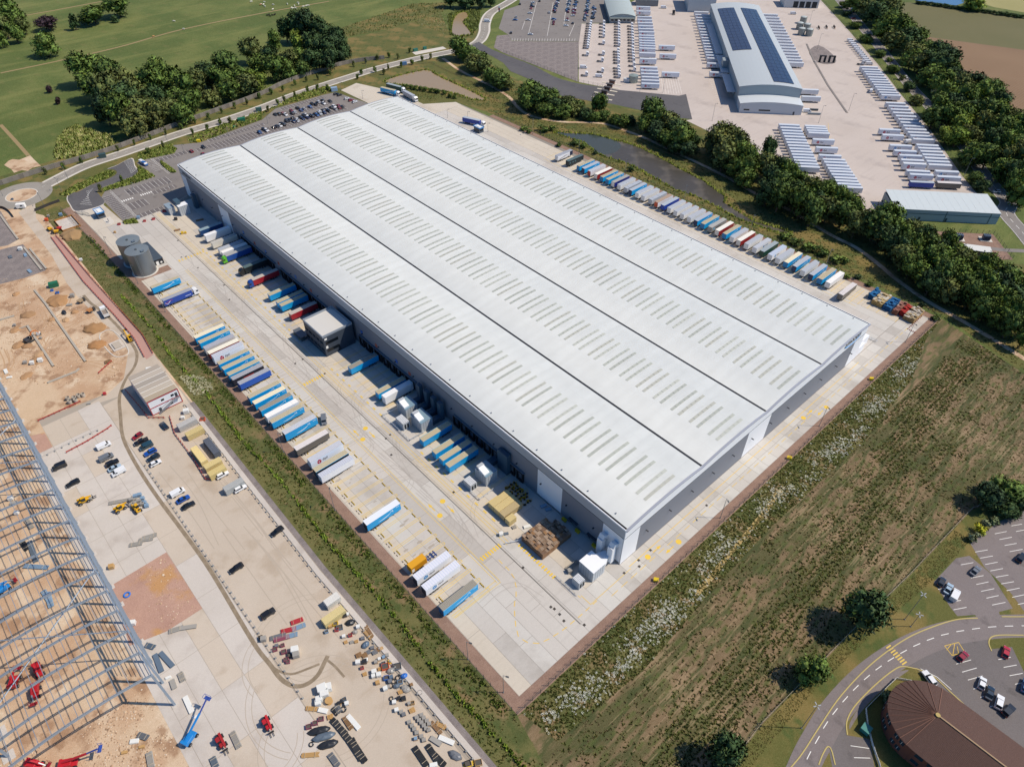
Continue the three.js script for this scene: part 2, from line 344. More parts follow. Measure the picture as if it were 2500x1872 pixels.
// wheel stops
const stopTex = canvasTex(256, 32, (g, w, h) => { g.fillStyle = '#d9b52c'; g.fillRect(0, 0, w, h); g.fillStyle = '#2c2a26'; for (let i = 0; i < 3; i++) g.fillRect(w * (0.14 + i * 0.29), 0, w * 0.13, h); });
const stopGeo = new RoundedBoxGeometry(2.3, 0.22, 0.34, 1, 0.06); stopGeo.translate(0, 0.11, 0);
const stopMat = new THREE.MeshStandardMaterial({ map: stopTex, roughness: 0.7 });
const smallStopGeo = bx(0, 0.06, 0, 0.8, 0.12, 0.2);
for (const u of bayU) {
  if (u > -330 && !(u < -321)) tag(place(mesh('wheel_stop', stopGeo, stopMat), u, 72.4), 'yellow and black striped wheel stop at the front of an outer parking bay', 'wheel stop', 'front wheel stops of the outer bays');
  if (u > -326) {
    tag(place(mesh('bay_stop', stopGeo, stopMat), u - 0.3, 59.7), 'yellow and black striped stop block at the back of an outer parking bay', 'wheel stop', 'rear stop blocks of the outer bays');
    for (const s of [-0.9, 0.5]) tag(place(mesh('rubber_bumper', smallStopGeo, mat('#4b423a', 0.9)), u + s - 0.2, 58.7), 'short dark rubber bumper behind a striped stop block', 'bumper', 'rubber bumpers behind the stop blocks');
  }
}
function place(o, u, v, deg = 0, y = 0.055) { o.position.set(u, y, -v); o.rotation.y = deg * RAD; return o; }

// ================================================================ WAREHOUSE
const WH = { u0: -405.4, u1: -69.8, v0: 110.4, v1: 263.4, e: 18.7, bay: 38.25, rise: 1.25 };
const arch = t => WH.e + WH.rise * (1 - Math.pow(Math.abs(2 * t - 1), 2));
const wh = thing('warehouse', 'vast warehouse with four white arched roof bays and grey cladding', 'warehouse');
const MW = {
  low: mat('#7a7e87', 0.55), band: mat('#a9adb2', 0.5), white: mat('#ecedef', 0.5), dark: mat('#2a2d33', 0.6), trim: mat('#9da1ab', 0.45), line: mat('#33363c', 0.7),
};
const roofTex = tex(1024, 48, (u, v) => { const g = 246 + (fbm(u, v, 6, 4, 71) - 0.5) * 14 + (vn(u * 24, 0.5, 24, 72) - 0.5) * 9 - 7 * ss(0.6, 0.8, fb2(u, v, 6, 1, 74)) - ((v * 6) % 1 < 0.012 ? 8 : 0); return gn([g * 0.985, g * 0.995, g], 3); });
MW.roof = new THREE.MeshPhysicalMaterial({ map: roofTex, color: '#d6d7d2', roughness: 0.5, metalness: 0.0, anisotropy: 0.9, anisotropyRotation: 0, specularIntensity: 1, ior: 1.5 });
const wallZ = (u0, u1, h0, h1, v, t) => bx((u0 + u1) / 2, (h0 + h1) / 2, -v, u1 - u0, h1 - h0, t);
// facade to the loading yard (shade side)
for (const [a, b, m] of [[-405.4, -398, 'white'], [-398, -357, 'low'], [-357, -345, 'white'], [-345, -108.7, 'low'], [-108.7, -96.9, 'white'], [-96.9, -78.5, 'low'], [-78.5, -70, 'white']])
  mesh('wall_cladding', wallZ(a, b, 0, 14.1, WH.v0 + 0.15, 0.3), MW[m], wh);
mesh('upper_band', wallZ(-405.4, -70, 14.1, 18.3, WH.v0 + 0.1, 0.4), MW.band, wh);
mesh('band_line', wallZ(-405.4, -70, 14.02, 14.2, WH.v0 - 0.12, 0.06), MW.line, wh);
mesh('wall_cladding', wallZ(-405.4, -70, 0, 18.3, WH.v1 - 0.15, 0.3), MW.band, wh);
// end walls
for (const [u, s] of [[WH.u1, 1], [WH.u0, -1]]) {
  for (const [a, b, m] of [[110.4, 118.2, 'white'], [118.2, 178.5, 'low'], [178.5, 193, 'white'], [193, 254.8, 'low'], [254.8, 263.4, 'white']])
    mesh('wall_cladding', bx(u - s * 0.15, 7.05, -(a + b) / 2, 0.3, 14.1, b - a), MW[m], wh);
  for (let k = 0; k < 4; k++) {
    const v0 = WH.v0 + k * WH.bay, pts = [];
    for (let i = 0; i <= 16; i++) pts.push([v0 + WH.bay * i / 16, arch(i / 16) - 0.15]);
    pts.push([v0 + WH.bay, 14.1], [v0, 14.1]);
    const g = extr(pts, 0.4); g.rotateY(Math.PI / 2); g.translate(u - s * 0.1, 0, 0); mesh('gable_panel', g, MW.white, wh);
    const tp = []; for (let i = 0; i <= 16; i++) tp.push([v0 + WH.bay * i / 16, arch(i / 16) + 0.12]); for (let i = 16; i >= 0; i--) tp.push([v0 + WH.bay * i / 16, arch(i / 16) - 0.3]);
    const t = extr(tp, 0.7); t.rotateY(Math.PI / 2); t.translate(u + s * 0.3, 0, 0); mesh('gable_trim', t, MW.trim, wh);
  }
  mesh('band_line', bx(u + s * 0.12, 14.1, -(WH.v0 + WH.v1) / 2, 0.06, 0.16, 153), MW.line, wh);
}
// roof bays, gutters and skylights
function archStrip(a, b, x0, x1, dy, n) {
  const pos = [], uv = [], idx = [], nor = [];
  for (let i = 0; i <= n; i++) {
    const t = lerp(a, b, i / n), e = 0.002, v = t * WH.bay, d = (arch(Math.min(1, t + e)) - arch(Math.max(0, t - e))) / ((Math.min(1, t + e) - Math.max(0, t - e)) * WH.bay);
    for (const x of [x0, x1]) { pos.push(x, arch(t) + dy, -v); uv.push(x, v); const l = Math.hypot(1, d); nor.push(0, 1 / l, d / l); }
    if (i) { const k = i * 2; idx.push(k - 2, k - 1, k, k, k - 1, k + 1); }
  }
  const g = new THREE.BufferGeometry(); g.setAttribute('position', new THREE.Float32BufferAttribute(pos, 3)); g.setAttribute('normal', new THREE.Float32BufferAttribute(nor, 3)); g.setAttribute('uv', new THREE.Float32BufferAttribute(uv, 2)); g.setIndex(idx); return g;
}
const skyGeo = mergeGeometries(Array.from({ length: 6 }, (_, i) => archStrip(lerp(0.325, 0.72, i / 6) + 0.0015, lerp(0.325, 0.72, (i + 1) / 6) - 0.0015, -0.55, 0.55, 0.17, 3)));
MW.sky = ['#b2b6ab', '#abafa5', '#babdb2', '#b3b4a8'].map(color => new THREE.MeshPhysicalMaterial({ color, roughness: 0.4, anisotropy: 0.6, ior: 1.5 }));  // tones vary to paint in the uneven reflections on the skylights
MW.skyFrame = mat('#e2e4e4', 0.5);
for (let k = 0; k < 4; k++) {
  const b = mesh('roof_bay', archStrip(k ? 0.012 : 0.02, k < 3 ? 0.988 : 0.98, WH.u0 + 0.1, WH.u1 - 0.1, 0.1, 24), MW.roof, wh); b.position.z = -(WH.v0 + k * WH.bay);
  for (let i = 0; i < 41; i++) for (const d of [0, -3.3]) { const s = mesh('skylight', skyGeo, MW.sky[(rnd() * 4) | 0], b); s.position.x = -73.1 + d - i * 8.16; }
  for (let i = 0; i < 28; i++) for (const t of k === 0 ? [0.06] : k === 3 ? [0.94] : []) { const s = mesh('roof_anchor', bx(0, 0.2, 0, 0.35, 0.4, 0.35), mat('#8b8f96', 0.5), b); s.position.set(-76 - i * 11.9, arch(t) + 0.1, -t * WH.bay); }
}
for (let k = 0; k < 5; k++) mesh('gutter', bx((WH.u0 + WH.u1) / 2, WH.e - 0.25 + (k % 4 ? 0.16 : 0), -(WH.v0 + k * WH.bay + (k ? k < 4 ? 0 : -0.45 : 0.45)), WH.u1 - WH.u0 - 0.8, 0.4, k % 4 ? 1.1 : 0.6), MW.dark, wh);
for (const v of [WH.v0 - 0.02, WH.v1 + 0.02]) mesh('eave_trim', bx((WH.u0 + WH.u1) / 2, WH.e - 0.15, -v, WH.u1 - WH.u0 + 0.4, 0.55, 0.26), MW.white, wh);
// dock doors with black shelters, canopy ledge, lamps, bay signs
const dockGeo = mergeGeometries([bx(0, 2.6, 0.35, 0.55, 5.0, 0.75), bx(2.9, 2.6, 0.35, 0.55, 5.0, 0.75), bx(1.45, 4.85, 0.35, 2.36, 0.5, 0.74)]);
const doorGeo = bx(1.45, 2.7, 0.06, 2.3, 3.6, 0.12), levGeo = bx(1.45, 0.62, 0.4, 2.3, 0.9, 0.8);
const dockRanges = [[-334, -296], [-291, -243], [-221, -179], [-155, -115]];
for (const [a, b] of dockRanges) {
  for (let u = a; u < b - 3; u += 4.55) {
    for (const [n, g, m] of [['dock_shelter', dockGeo, mat('#17191c', 0.9)], ['dock_door', doorGeo, mat('#5d636c', 0.6)], ['dock_leveller', levGeo, mat('#22252a', 0.8)]]) { const o = mesh(n, g, m, wh); o.position.set(u, 0.05, -WH.v0); }
  }
  mesh('dock_canopy', bx((a + b) / 2, 5.75, -WH.v0 + 0.5, b - a, 0.16, 0.9), mat('#6e747c', 0.5), wh);
}
for (let i = 0; i < 26; i++) { const u = -392 + i * 12.4; if (u > -245 && u < -220) continue; mesh('wall_lamp', bx(u, 7.6, -WH.v0 + 0.35, 0.5, 0.18, 0.7), MW.line, wh); }
for (let i = 0; i < 12; i++) { const v = 122 + i * 12; mesh('wall_lamp', bx(WH.u1 + 0.5, 8.2, -v, 1.0, 0.2, 0.4), MW.line, wh); }
const signTex = c => canvasTex(64, 64, (g) => { g.fillStyle = c; g.fillRect(0, 0, 64, 64); });
for (const [u, c, h] of [[-330, '#3d6fae', 8.4], [-318, '#b0573f', 7.4], [-306, '#3d6fae', 8], [-293, '#b0573f', 7.4], [-276, '#3d6fae', 8], [-262, '#b0573f', 7.4], [-219, '#2d62b4', 8], [-208, '#b0573f', 7.2], [-193, '#2d62b4', 8], [-184, '#b0573f', 7.2]])
  mesh('bay_sign', bx(u, h, -WH.v0 + 0.06, 1.5, 1.7, 0.12), mat(c, 0.6), wh);
// doors and yellow bollard lockers on the near part of the shaded wall
for (const u of [-92, -83.5]) { mesh('door', bx(u, 1.15, -WH.v0 + 0.06, 1.1, 2.2, 0.12), mat('#3f454e', 0.6), wh); mesh('door_canopy', bx(u + 1.5, 2.9, -WH.v0 + 0.5, 4.2, 0.14, 1.0), mat('#3a4048', 0.6), wh); }
mesh('plinth', wallZ(-405, -70.3, 0, 0.7, WH.v0 - 0.1, 0.3), mat('#8c8b88', 0.8), wh);
// smile logo band on the end gable near the far corner
const smile = new THREE.TubeGeometry(new THREE.CatmullRomCurve3([[0, 0, 6.4], [0, -1.0, 3.6], [0, -1.3, 0], [0, -0.9, -3.4], [0, -0.1, -5.8]].map(p => new THREE.Vector3(...p))), 16, 0.22, 6);
smile.scale(0.4, 1, 1); smile.translate(WH.u1 + 0.25, 16.6, -250.5); mesh('curved_logo', smile, mat('#1a9be0', 0.5), wh);
const fontSans = await new FontLoader().loadAsync('fonts/droid/droid_sans_bold.typeface.json');
function letters(s, size) { const g = new THREE.ShapeGeometry(fontSans.generateShapes(s, size)); g.computeBoundingBox(); g.translate(-(g.boundingBox.max.x + g.boundingBox.min.x) / 2, 0, 0); return g; }
{ const g = letters('amazon', 2.6); g.rotateY(Math.PI / 2); g.translate(WH.u1 + 0.16, 16.2, -250.5); mesh('wall_lettering', g, mat('#26292e', 0.6), wh); }
{ const g = letters('amazon', 2.2); g.translate(-395, 15.3, -WH.v0 + 0.16); mesh('wall_lettering', g, mat('#26292e', 0.6), wh); }
{ const g = mergeGeometries([bx(-70.6, 2.4, -267, 1.2, 4.6, 6), extrudeWedge(-70.9, 264.5, 277)]); mesh('plant_annex', g, MW.white, wh); }
function extrudeWedge(u, v0, v1) { const g = extr([[v0, 0.1], [v1, 0.1], [v1, 4.2], [v0 + 3, 5.4], [v0, 5.4]], 2.2); g.rotateY(Math.PI / 2); g.translate(u - 1.6, 0, 0); return g.toNonIndexed ? (g.index ? g.toNonIndexed() : g) : g; }

// dark office pod on the yard side
{
  const o = thing('office_pod', 'dark clad two storey office pod with flat roof on the loading yard', 'office', -231.9, 101.6, 0, 0.055);
  mesh('wall_cladding', bx(0, 5.2, 0, 16.4, 10.4, 14.6), mat('#3b434e', 0.55), o);
  mesh('roof', bx(0, 10.47, 0, 15.6, 0.14, 13.8), mat('#c9c7c1', 0.8), o);
  mesh('parapet', [bx(-8.05, 10.8, 0, 0.35, 1.0, 14.7), bx(8.05, 10.8, 0, 0.35, 1.0, 14.7), bx(0, 10.8, 7.2, 15.7, 1.0, 0.35), bx(0, 10.8, -7.2, 15.7, 1.0, 0.35)], mat('#8d959e', 0.5), o);
  for (const y of [3.0, 7.0]) {
    mesh('window', bx(8.24, y, 3.4, 0.08, 1.5, 6.0), mat('#12171d', 0.15, 0.1), o);
    for (let i = 0; i < 5; i++) mesh('window', bx(-6.2 + i * 3.1, y, 7.33, 2.3, 1.5, 0.08), mat('#12171d', 0.15, 0.1), o);
  }
  mesh('sign_plate', bx(8.26, 9.2, 6.1, 0.06, 0.9, 1.2), MAT.white, o); mesh('sign_plate', bx(8.26, 4.9, 6.2, 0.06, 1.3, 1.0), MAT.white, o);
  mesh('door', bx(8.24, 1.15, 0.5, 0.08, 2.2, 1.2), mat('#20262d', 0.4), o);
}
// smoking shelter beside it
{
  const o = thing('bike_shelter', 'low dark glazed shelter beside the office pod', 'shelter', ...P(735, 822), 0, 0.055);
  mesh('roof', bx(0, 2.4, 0, 7.4, 0.14, 3.4), mat('#5c636b', 0.4), o);
  for (const [x, z] of [[-3.5, -1.5], [3.5, -1.5], [-3.5, 1.5], [3.5, 1.5]]) mesh('post', bx(x, 1.2, z, 0.12, 2.3, 0.12), mat('#454b52'), o);
  mesh('screen', [bx(0, 1.1, 1.55, 7, 1.6, 0.06), bx(3.55, 1.1, 0, 0.06, 1.6, 2.9)], mat('#3c434a', 0.3), o); mesh('bench', bx(0, 0.45, -0.6, 6, 0.1, 0.5), mat('#6b5a48'), o);
}
// ================================================================ ROADS, PARKS, WATER
const ribbon = (name, line, w, y, m, off = 0, thick = 0) => { const o = mesh(name, ribbonGeo(line, w, y, off, thick), m); o.userData.kind = 'structure'; return o; };
// estate road beside the timber fence
const ROAD = smooth([[-474, 50], ...qs(0, [700, 1400], [1000, 1300], [1290, 1200], [1560, 1110], [1900, 1010]), ...qs(1, [138, 905], [400, 803], [620, 728], [880, 645], [1100, 578], [1500, 480], [1700, 440], [1850, 405], [1960, 350], [2008, 270], [2015, 200], [2060, 110], [2208, 20]), q(2, 260, -60)]);
const VERGE1 = [...qs(0, [-200, 1610], [0, 1530], [900, 1262], [1500, 1035], [2208, 775]), ...qs(1, [500, 625], [830, 535], [1180, 480], [1400, 440], [1700, 400], [1750, 330], [1990, 230], [1990, 330], [1850, 395], [1700, 430], [1500, 470], [1100, 568], [620, 715], [138, 895]), ...qs(0, [1560, 1100], [1000, 1290], [430, 1500], [0, 1590], [-200, 1660])];
sheet('roadside_verge', VERGE1, 0.027, MAT.verge);
sheet('loop_verge', [...qs(1, [950, 700], [880, 660], [930, 640], [1500, 500], [1700, 470], [1680, 380], [1900, 420], [2208, 640]), ...qs(2, [0, 520], [150, 640], [560, 810], [880, 850], [1290, 945], [1640, 1010], [1850, 1120], [2208, 1300]), ...qs(13, [0, -300], [800, 60], [980, 245], [1150, 265], [1470, 350], [1800, 610], [2208, 640], [2500, 900]), [22, 300], [-17, 307.1], [-56.7, 322.7], [-290, 323], [-375, 322], [-411, 317], [-424, 296.2], [-454, 296.2], [-480, 288]], 0.014, MAT.verge);
ribbon('footway', ROAD, 10.6, 0.03, MAT.kerb); ribbon('estate_road', ROAD, 7.2, 0.05, MAT.road);
dashes('white', ROAD, 2.5, 4.5, 0.14);
{ // roundabout
  const c = [-471, 38], circ = (r, n = 48) => Array.from({ length: n }, (_, i) => [c[0] + r * Math.cos(i / n * 6.283), c[1] + r * Math.sin(i / n * 6.283)]);
  sheet('roundabout_road', circ(16.5), 0.056, MAT.road); sheet('roundabout_kerb', circ(8.6), 0.066, MAT.kerb); sheet('roundabout_island', circ(8), 0.08, MAT.earth);
  ribbon('spur_road', smooth([[-474, 45], q(0, 0, 1640), q(0, -250, 1700)]), 8, 0.052, MAT.road);
}
// dark access loop of the car park
const LOOP = [...qs(0, [975, 1395], [1100, 1335], [1130, 1400], [1155, 1440], [1120, 1480], [1000, 1530], [850, 1582], [815, 1605]), ...qs(10, [805, 20], [830, 50], [870, 130], [645, 190], [590, 135], [565, 80], [600, 20]), ...qs(0, [640, 1620], [760, 1560], [900, 1510], [972, 1470], [978, 1440], [940, 1425], [900, 1425])];
sheet('access_kerb', smooth(LOOP, 4, true).map(([u, v]) => [-455 + (u + 455) * 1.025, 78 + (v - 78) * 1.025]), 0.062, MAT.kerb);
sheet('access_loop', smooth(LOOP, 4, true), 0.068, MAT.asphDark);
const PARK = [[-400.2, 71.2], [-436, 71.2], [-443, 76], [-441, 105], [-455, 105], [-468, 104], [-479, 130], [-470, 147], [-477, 195], [-489, 212], [-488.5, 252], [-487, 261], [-455, 266.5], [-406.2, 263.2], [-406.2, 111], [-399.2, 95], [-397.2, 77]];
sheet('staff_car_park', PARK, 0.06, MAT.asph);
const GREENS = [qs(0, [1150, 1300], [1440, 1215], [1490, 1250], [1465, 1292], [1180, 1352]), qs(0, [1165, 1395], [1300, 1485], [1250, 1505], [1080, 1560], [875, 1612], [870, 1590], [1000, 1540], [1130, 1490], [1160, 1450]), qs(0, [500, 1640], [650, 1555], [900, 1442], [965, 1452], [960, 1472], [900, 1500], [640, 1608], [560, 1650]), qs(0, [1570, 1172], [1720, 1105], [2200, 935], [2208, 1005], [1690, 1192], [1600, 1202]), qs(1, [130, 960], [420, 800], [690, 720], [730, 760], [620, 800], [240, 905]), qs(0, [1350, 1358], [1395, 1390], [1480, 1450], [1450, 1455], [1370, 1395]), qs(10, [1040, 285], [1130, 262], [1160, 290], [1060, 300])];
for (const g of GREENS) sheet('planting_bed', g, 0.075, MAT.bank);
sheet('bare_bed', qs(0, [1690, 1150], [1960, 1040], [2040, 1030], [2060, 1060], [1760, 1145]), 0.09, MAT.soil);
// parking bays
const bays = [];
function bayRow(u0, u1, v0, v1, pitch = 2.5) {
  bays.push(flat(rect(u0, u1, v0, v1), 0.07));
  for (let v = v0; v <= v1 + 0.01; v += pitch) pw('white', [u0, v], [u1, v], 0.13, 0.09);
}
bayRow(-487.5, -482.7, 214, 250); bayRow(-478.2, -473.4, 206, 250); bayRow(-473.2, -468.6, 212, 248); bayRow(-462.6, -457.8, 140, 252); bayRow(-457.6, -453, 150, 250);
bayRow(-471.5, -466.8, 152, 192); bayRow(-464.6, -459.8, 114, 138); bayRow(-445.5, -441, 79, 104); bayRow(-437, -427.4, 85, 110); bayRow(-424, -419.4, 96, 110); bayRow(-418.6, -409.4, 79.5, 89.5); bayRow(-402.4, -398, 79, 96);
bays.push(flat(rect(-436, -402, 72.2, 77), 0.07)); for (let u = -436; u <= -402; u += 2.4) pw('white', [u, 72.2], [u, 77], 0.13, 0.09); pw('white', [-440, 78], [-402, 78], 0.14, 0.09); pw('white', [-440, 78.8], [-402, 78.8], 0.14, 0.09);
for (let u = -466; u <= -448; u += 2.4) { pw('white', [u, 108], [u, 113], 0.13, 0.09); } pw('white', [-468, 113], [-440, 113], 0.14, 0.09); pw('white', [-468, 113.9], [-440, 113.9], 0.14, 0.09);
for (let i = 0; i < 12; i++) { const t = i / 11; pw('white', q(0, lerp(1040, 1100, t), lerp(1365, 1460, t)), q(0, lerp(1115, 1150, t), lerp(1335, 1425, t)), 0.16, 0.092); }
for (let i = 0; i < 9; i++) { const t = i / 8; pw('white', q(10, lerp(780, 670, t), lerp(5, 130, t)), q(10, lerp(720, 770, t), lerp(20, 130, t) + 8), 0.18, 0.092); }
for (let i = 0; i < 6; i++) { pw('white', [-424.8 + i * 0.05, 80 + i * 1.2 - 1], [-422.6, 80 + i * 1.2 - 1], 0.6, 0.09); pw('white', [-424.8, 90 + i * 1.2], [-422.8, 90 + i * 1.2], 0.6, 0.09); }
{ const o = mesh('parking_bays', bays, MAT.asphPark); o.userData.kind = 'structure'; }

// ---- water and paths beyond the yard
const WATERS = [];
const wet = (name, pts, y, m) => { WATERS.push(pts); return sheet(name, pts, y, m); };
wet('settling_pond', smooth([...qs(1, [1170, 690], [1250, 650], [1400, 612], [1530, 590], [1600, 630], [1750, 700], [1900, 770], [2020, 842], [1900, 832], [1780, 790], [1560, 750], [1340, 715])], 3, true), 0.06, MAT.water);
wet('small_pond', smooth(qs(1, [1740, 210], [1790, 115], [1850, 100], [1870, 150], [1830, 185], [1880, 250], [1888, 292], [1760, 300]), 3, true), 0.06, MAT.water);
wet('river', [...qs(2, [1060, 1185], [1230, 1235], [1400, 1320], [1560, 1410], [1780, 1520], [1960, 1650]), ...qs(12, [1960, 120], [2100, 210], [2208, 275]), ...qs(13, [120, 330], [250, 375], [230, 392], [90, 352]), ...qs(12, [2060, 245], [1900, 150], [1720, 60]), ...qs(2, [1560, 1600], [1350, 1480], [1180, 1385], [940, 1308], [860, 1270], [900, 1200])], 0.05, MAT.waterWeed);
wet('river_pool', smooth(qs(2, [530, 1110], [640, 1122], [800, 1128], [960, 1155], [1070, 1198], [1092, 1232], [1040, 1283], [940, 1302], [870, 1262], [780, 1200], [640, 1152]), 3, true), 0.065, MAT.waterDark);
const PATH = smooth([q(1, 1660, 490), q(1, 1800, 590), q(1, 2000, 690), ...qs(2, [140, 810], [220, 900], [300, 960], [450, 1005], [600, 1025], [780, 1030], [950, 1042], [1130, 1100], [1290, 1160], [1520, 1270], [1760, 1380], [2000, 1500], [2208, 1620]), ...qs(13, [100, 110], [350, 250], [600, 400], [800, 500], [1000, 650], [1130, 760], [1400, 950], [1700, 1120], [2208, 1430], [2400, 1560])]);
ribbon('footpath', PATH, 2.6, 0.05, MAT.earth);
for (const l of [[[0, 0, 615], [0, 500, 510], [0, 1000, 395], [0, 1500, 255], [0, 2208, 110], [1, 700, 10]], [[0, 200, 130], [0, 420, 92], [0, 860, 10]], [[0, 0, 1050], [0, 120, 1180], [0, 235, 1310]]]) ribbon('farm_track', smooth(l.map(a => q(...a))), 2.4, 0.02, mat('#94805a', 0.98));
sheet('bare_earth_patch', qs(0, [30, 1390], [70, 1352], [100, 1340], [160, 1345], [250, 1308], [290, 1350], [342, 1398], [270, 1412], [230, 1440], [180, 1432], [115, 1455], [90, 1425]), 0.03, MAT.earth);
sheet('scrub_ground', qs(0, [460, 1290], [480, 1180], [560, 1090], [640, 1060], [960, 1150], [960, 1215], [700, 1310], [470, 1345]), 0.032, MAT.bank);
sheet('young_plantation', qs(1, [780, 240], [1000, 170], [1400, 30], [1700, 20], [1660, 100], [1180, 250], [860, 310]), 0.03, MAT.verge);
sheet('dry_meadow', qs(1, [860, 320], [1180, 255], [1640, 110], [1740, 330], [1700, 395], [1180, 475], [830, 520]), 0.014, MAT.verge);
// ---- depot on the far side
const DROT = 41.5;
sheet('depot_yard', [...qs(2, [735, 198], [735, 690], [960, 737], [1070, 757], [1580, 806], [1640, 792], [1692, 1004], [1640, 1013], [1860, 1120], [2208, 1290]), ...qs(3, [330, 1450], [620, 1610], [740, 1656]), ...qs(13, [790, 70], [850, 180], [980, 245], [1090, 262], [1960, 290], [1740, 45]), ...qs(3, [1840, 1656], [1690, 1480], [1420, 1090], [1180, 800], [980, 540], [720, 240], [490, -10], [360, -160]), ...qs(2, [1240, -160], [1215, 0], [1000, 100], [990, 198])], 0.03, MAT.pink);
sheet('depot_road', smooth([...qs(2, [0, 415], [100, 455], [370, 560], [540, 650], [730, 702], [960, 737])], 2).concat(qs(2, [1070, 757], [1580, 806], [1640, 792], [1692, 1004], [1560, 990], [1290, 935], [1000, 872], [830, 850], [560, 800], [400, 700], [160, 600], [100, 530], [0, 470]), qs(1, [1960, 420], [1850, 400], [1960, 350])), 0.057, MAT.asphDark);
sheet('depot_car_park', qs(2, [110, 85], [60, 240], [140, 290], [170, 342], [738, 350], [760, 195], [985, 190], [1000, -90], [230, -90], [240, 40]), 0.035, MAT.asph);
sheet('waste_ground', qs(2, [45, 300], [140, 291], [168, 345], [735, 352], [727, 688], [640, 655], [370, 550], [100, 445], [20, 400]), 0.034, MAT.slate);
for (const x of [[380, 20, 310, 290], [520, 20, 470, 300], [700, 200, 655, 305], [280, 180, 255, 250], [640, -20, 610, 200]]) pw('white', q(2, x[0], x[1]), q(2, x[2], x[3]), 0.25, 0.05);
for (let i = 0; i < 24; i++) pw('white', q(2, 175 + i * 23, 325), q(2, 172 + i * 23, 345), 0.2, 0.05);
for (let i = 0; i < 8; i++) pw('white', q(2, 1430 + i * 20, 655), q(2, 1450 + i * 22, 790), 0.16, 0.05);
for (let i = 0; i < 14; i++) pw('white', q(2, 1830 + i * 6, 670 + i * 15), q(2, 1880 + i * 6, 672 + i * 15), 0.2, 0.05);
for (const [a, b] of [[[560, 1035], [580, 1200]], [[1640, 720], [1630, 600]]]) pw('worn', q(3, ...a), q(3, ...b), 0.2, 0.05);
ribbon('central_kerb', qs(3, [380, 370], [440, 510], [560, 720], [720, 950]), 1.4, 0.05, MAT.asph, 0, 0.2);
const AROAD = smooth(qs(3, [560, -110], [640, -20], [760, 120], [850, 230], [960, 355], [1090, 520], [1200, 660], [1300, 775], [1430, 910], [1560, 1075], [1700, 1220], [1840, 1420], [1960, 1570], [2080, 1710]).concat(qs(13, [2060, 200], [2208, 380], [2400, 620])));
ribbon('main_road', AROAD, 9.5, 0.045, MAT.asph); dashes('white', AROAD, 4, 3, 0.2, 0.055);
for (const s of [-4.3, 4.3]) { const [l] = ribbonPts(AROAD, 0, s); for (let i = 1; i < l.length; i++) pw('white', l[i - 1], l[i], 0.15, 0.055); }
const crop = (a, b, s, n = 60) => ground(tex(512, 120, (u, v) => gn(mix3(mix3(a, b, fbm(u, v, 5, 5, s)), [a[0] * 0.86, a[1] * 0.86, a[2] * 0.86], (0.5 + 0.5 * Math.cos(u * n * 6.283)) * 0.35), 14)));
sheet('ploughed_field', qs(3, [1320, 300], [2300, 432], [2600, 700], [2600, 1300], [2208, 1080], [2050, 950], [1800, 700], [1600, 560], [1420, 400]), 0.03, crop([128, 102, 76], [142, 116, 88], 81));
sheet('crop_field', qs(3, [1080, 25], [1250, 20], [1800, 90], [2300, 165], [2600, 200], [2600, 700], [2300, 432], [1320, 300], [1170, 150]), 0.03, crop([100, 98, 60], [112, 106, 70], 83));
sheet('wheat_field', qs(3, [1880, -160], [2700, -160], [2700, 170], [2300, 120], [1960, 60], [1860, 30]), 0.03, crop([150, 144, 92], [164, 156, 104], 85));
sheet('lake', qs(3, [1250, -120], [1300, 8], [1640, 45], [1700, 25], [1740, -120]), 0.04, new THREE.MeshPhysicalMaterial({ color: '#4d6a86', roughness: 0.12 }));
sheet('substation_pad', qs(13, [1470, 360], [1950, 385], [2120, 600], [1790, 600], [1700, 560]), 0.03, MAT.gravel);
ribbon('substation_lane', qs(13, [1870, 500], [2060, 520], [2300, 530]), 3.4, 0.05, MAT.asph);
// ---- office park by the bend
sheet('lane_verge', [[-9, 60], [-10.4, 101], [-7.4, 143], [-4.4, 177], [-1.9, 218], [8.1, 244], [22.1, 300], [140, 300], [140, 20], [-20, 20], [-20, 45]], 0.036, MAT.verge);
const LANE = smooth([q(33, 2700, 470), ...qs(33, [2208, 468], [1910, 480], [1590, 530], [1400, 590], [1200, 685], [970, 835], [760, 1025], [570, 1255], [490, 1392], [410, 1535], [340, 1690], [280, 1850], [200, 2100])]);
sheet('office_car_park', [...qs(33, [1215, 800], [1400, 690], [1590, 580], [1905, 540], [1912, 600], [1930, 665], [2110, 645], [2208, 850], [2500, 1150], [2700, 1500], [2700, 2000], [2100, 1800], [1800, 1350], [1600, 1090], [1310, 835])], 0.044, MAT.asphPark);
sheet('side_car_park', qs(33, [700, 1265], [722, 1390], [910, 1422], [950, 1656], [990, 1900], [640, 1900], [562, 1482], [570, 1390]), 0.044, MAT.asphPark);
sheet('visitor_car_park', [...qs(33, [1450, 100]), ...qs(23, [1640, 1527], [1752, 1507], [1930, 1656]), ...qs(33, [2118, 322], [2000, 350], [2012, 395], [2040, 420], [1835, 420], [1800, 376], [1650, 386], [1590, 310])], 0.044, MAT.asphBrown);
sheet('overflow_car_park', [...qs(23, [1760, 1405], [1990, 1225], [2208, 1130], [2500, 1010], [2700, 1656]), ...qs(33, [2700, 330], [2213, 345], [2100, 190], [1880, -25])], 0.044, MAT.asphBrown);
ribbon('lane_road', LANE, 7.4, 0.054, MAT.asphBrown);
dashes('white', LANE, 2.6, 2.6, 0.2, 0.065);
{ const [l, r] = ribbonPts(LANE, 7.2); const a = l.slice(0, 200), f = p => p[0] < 60; }
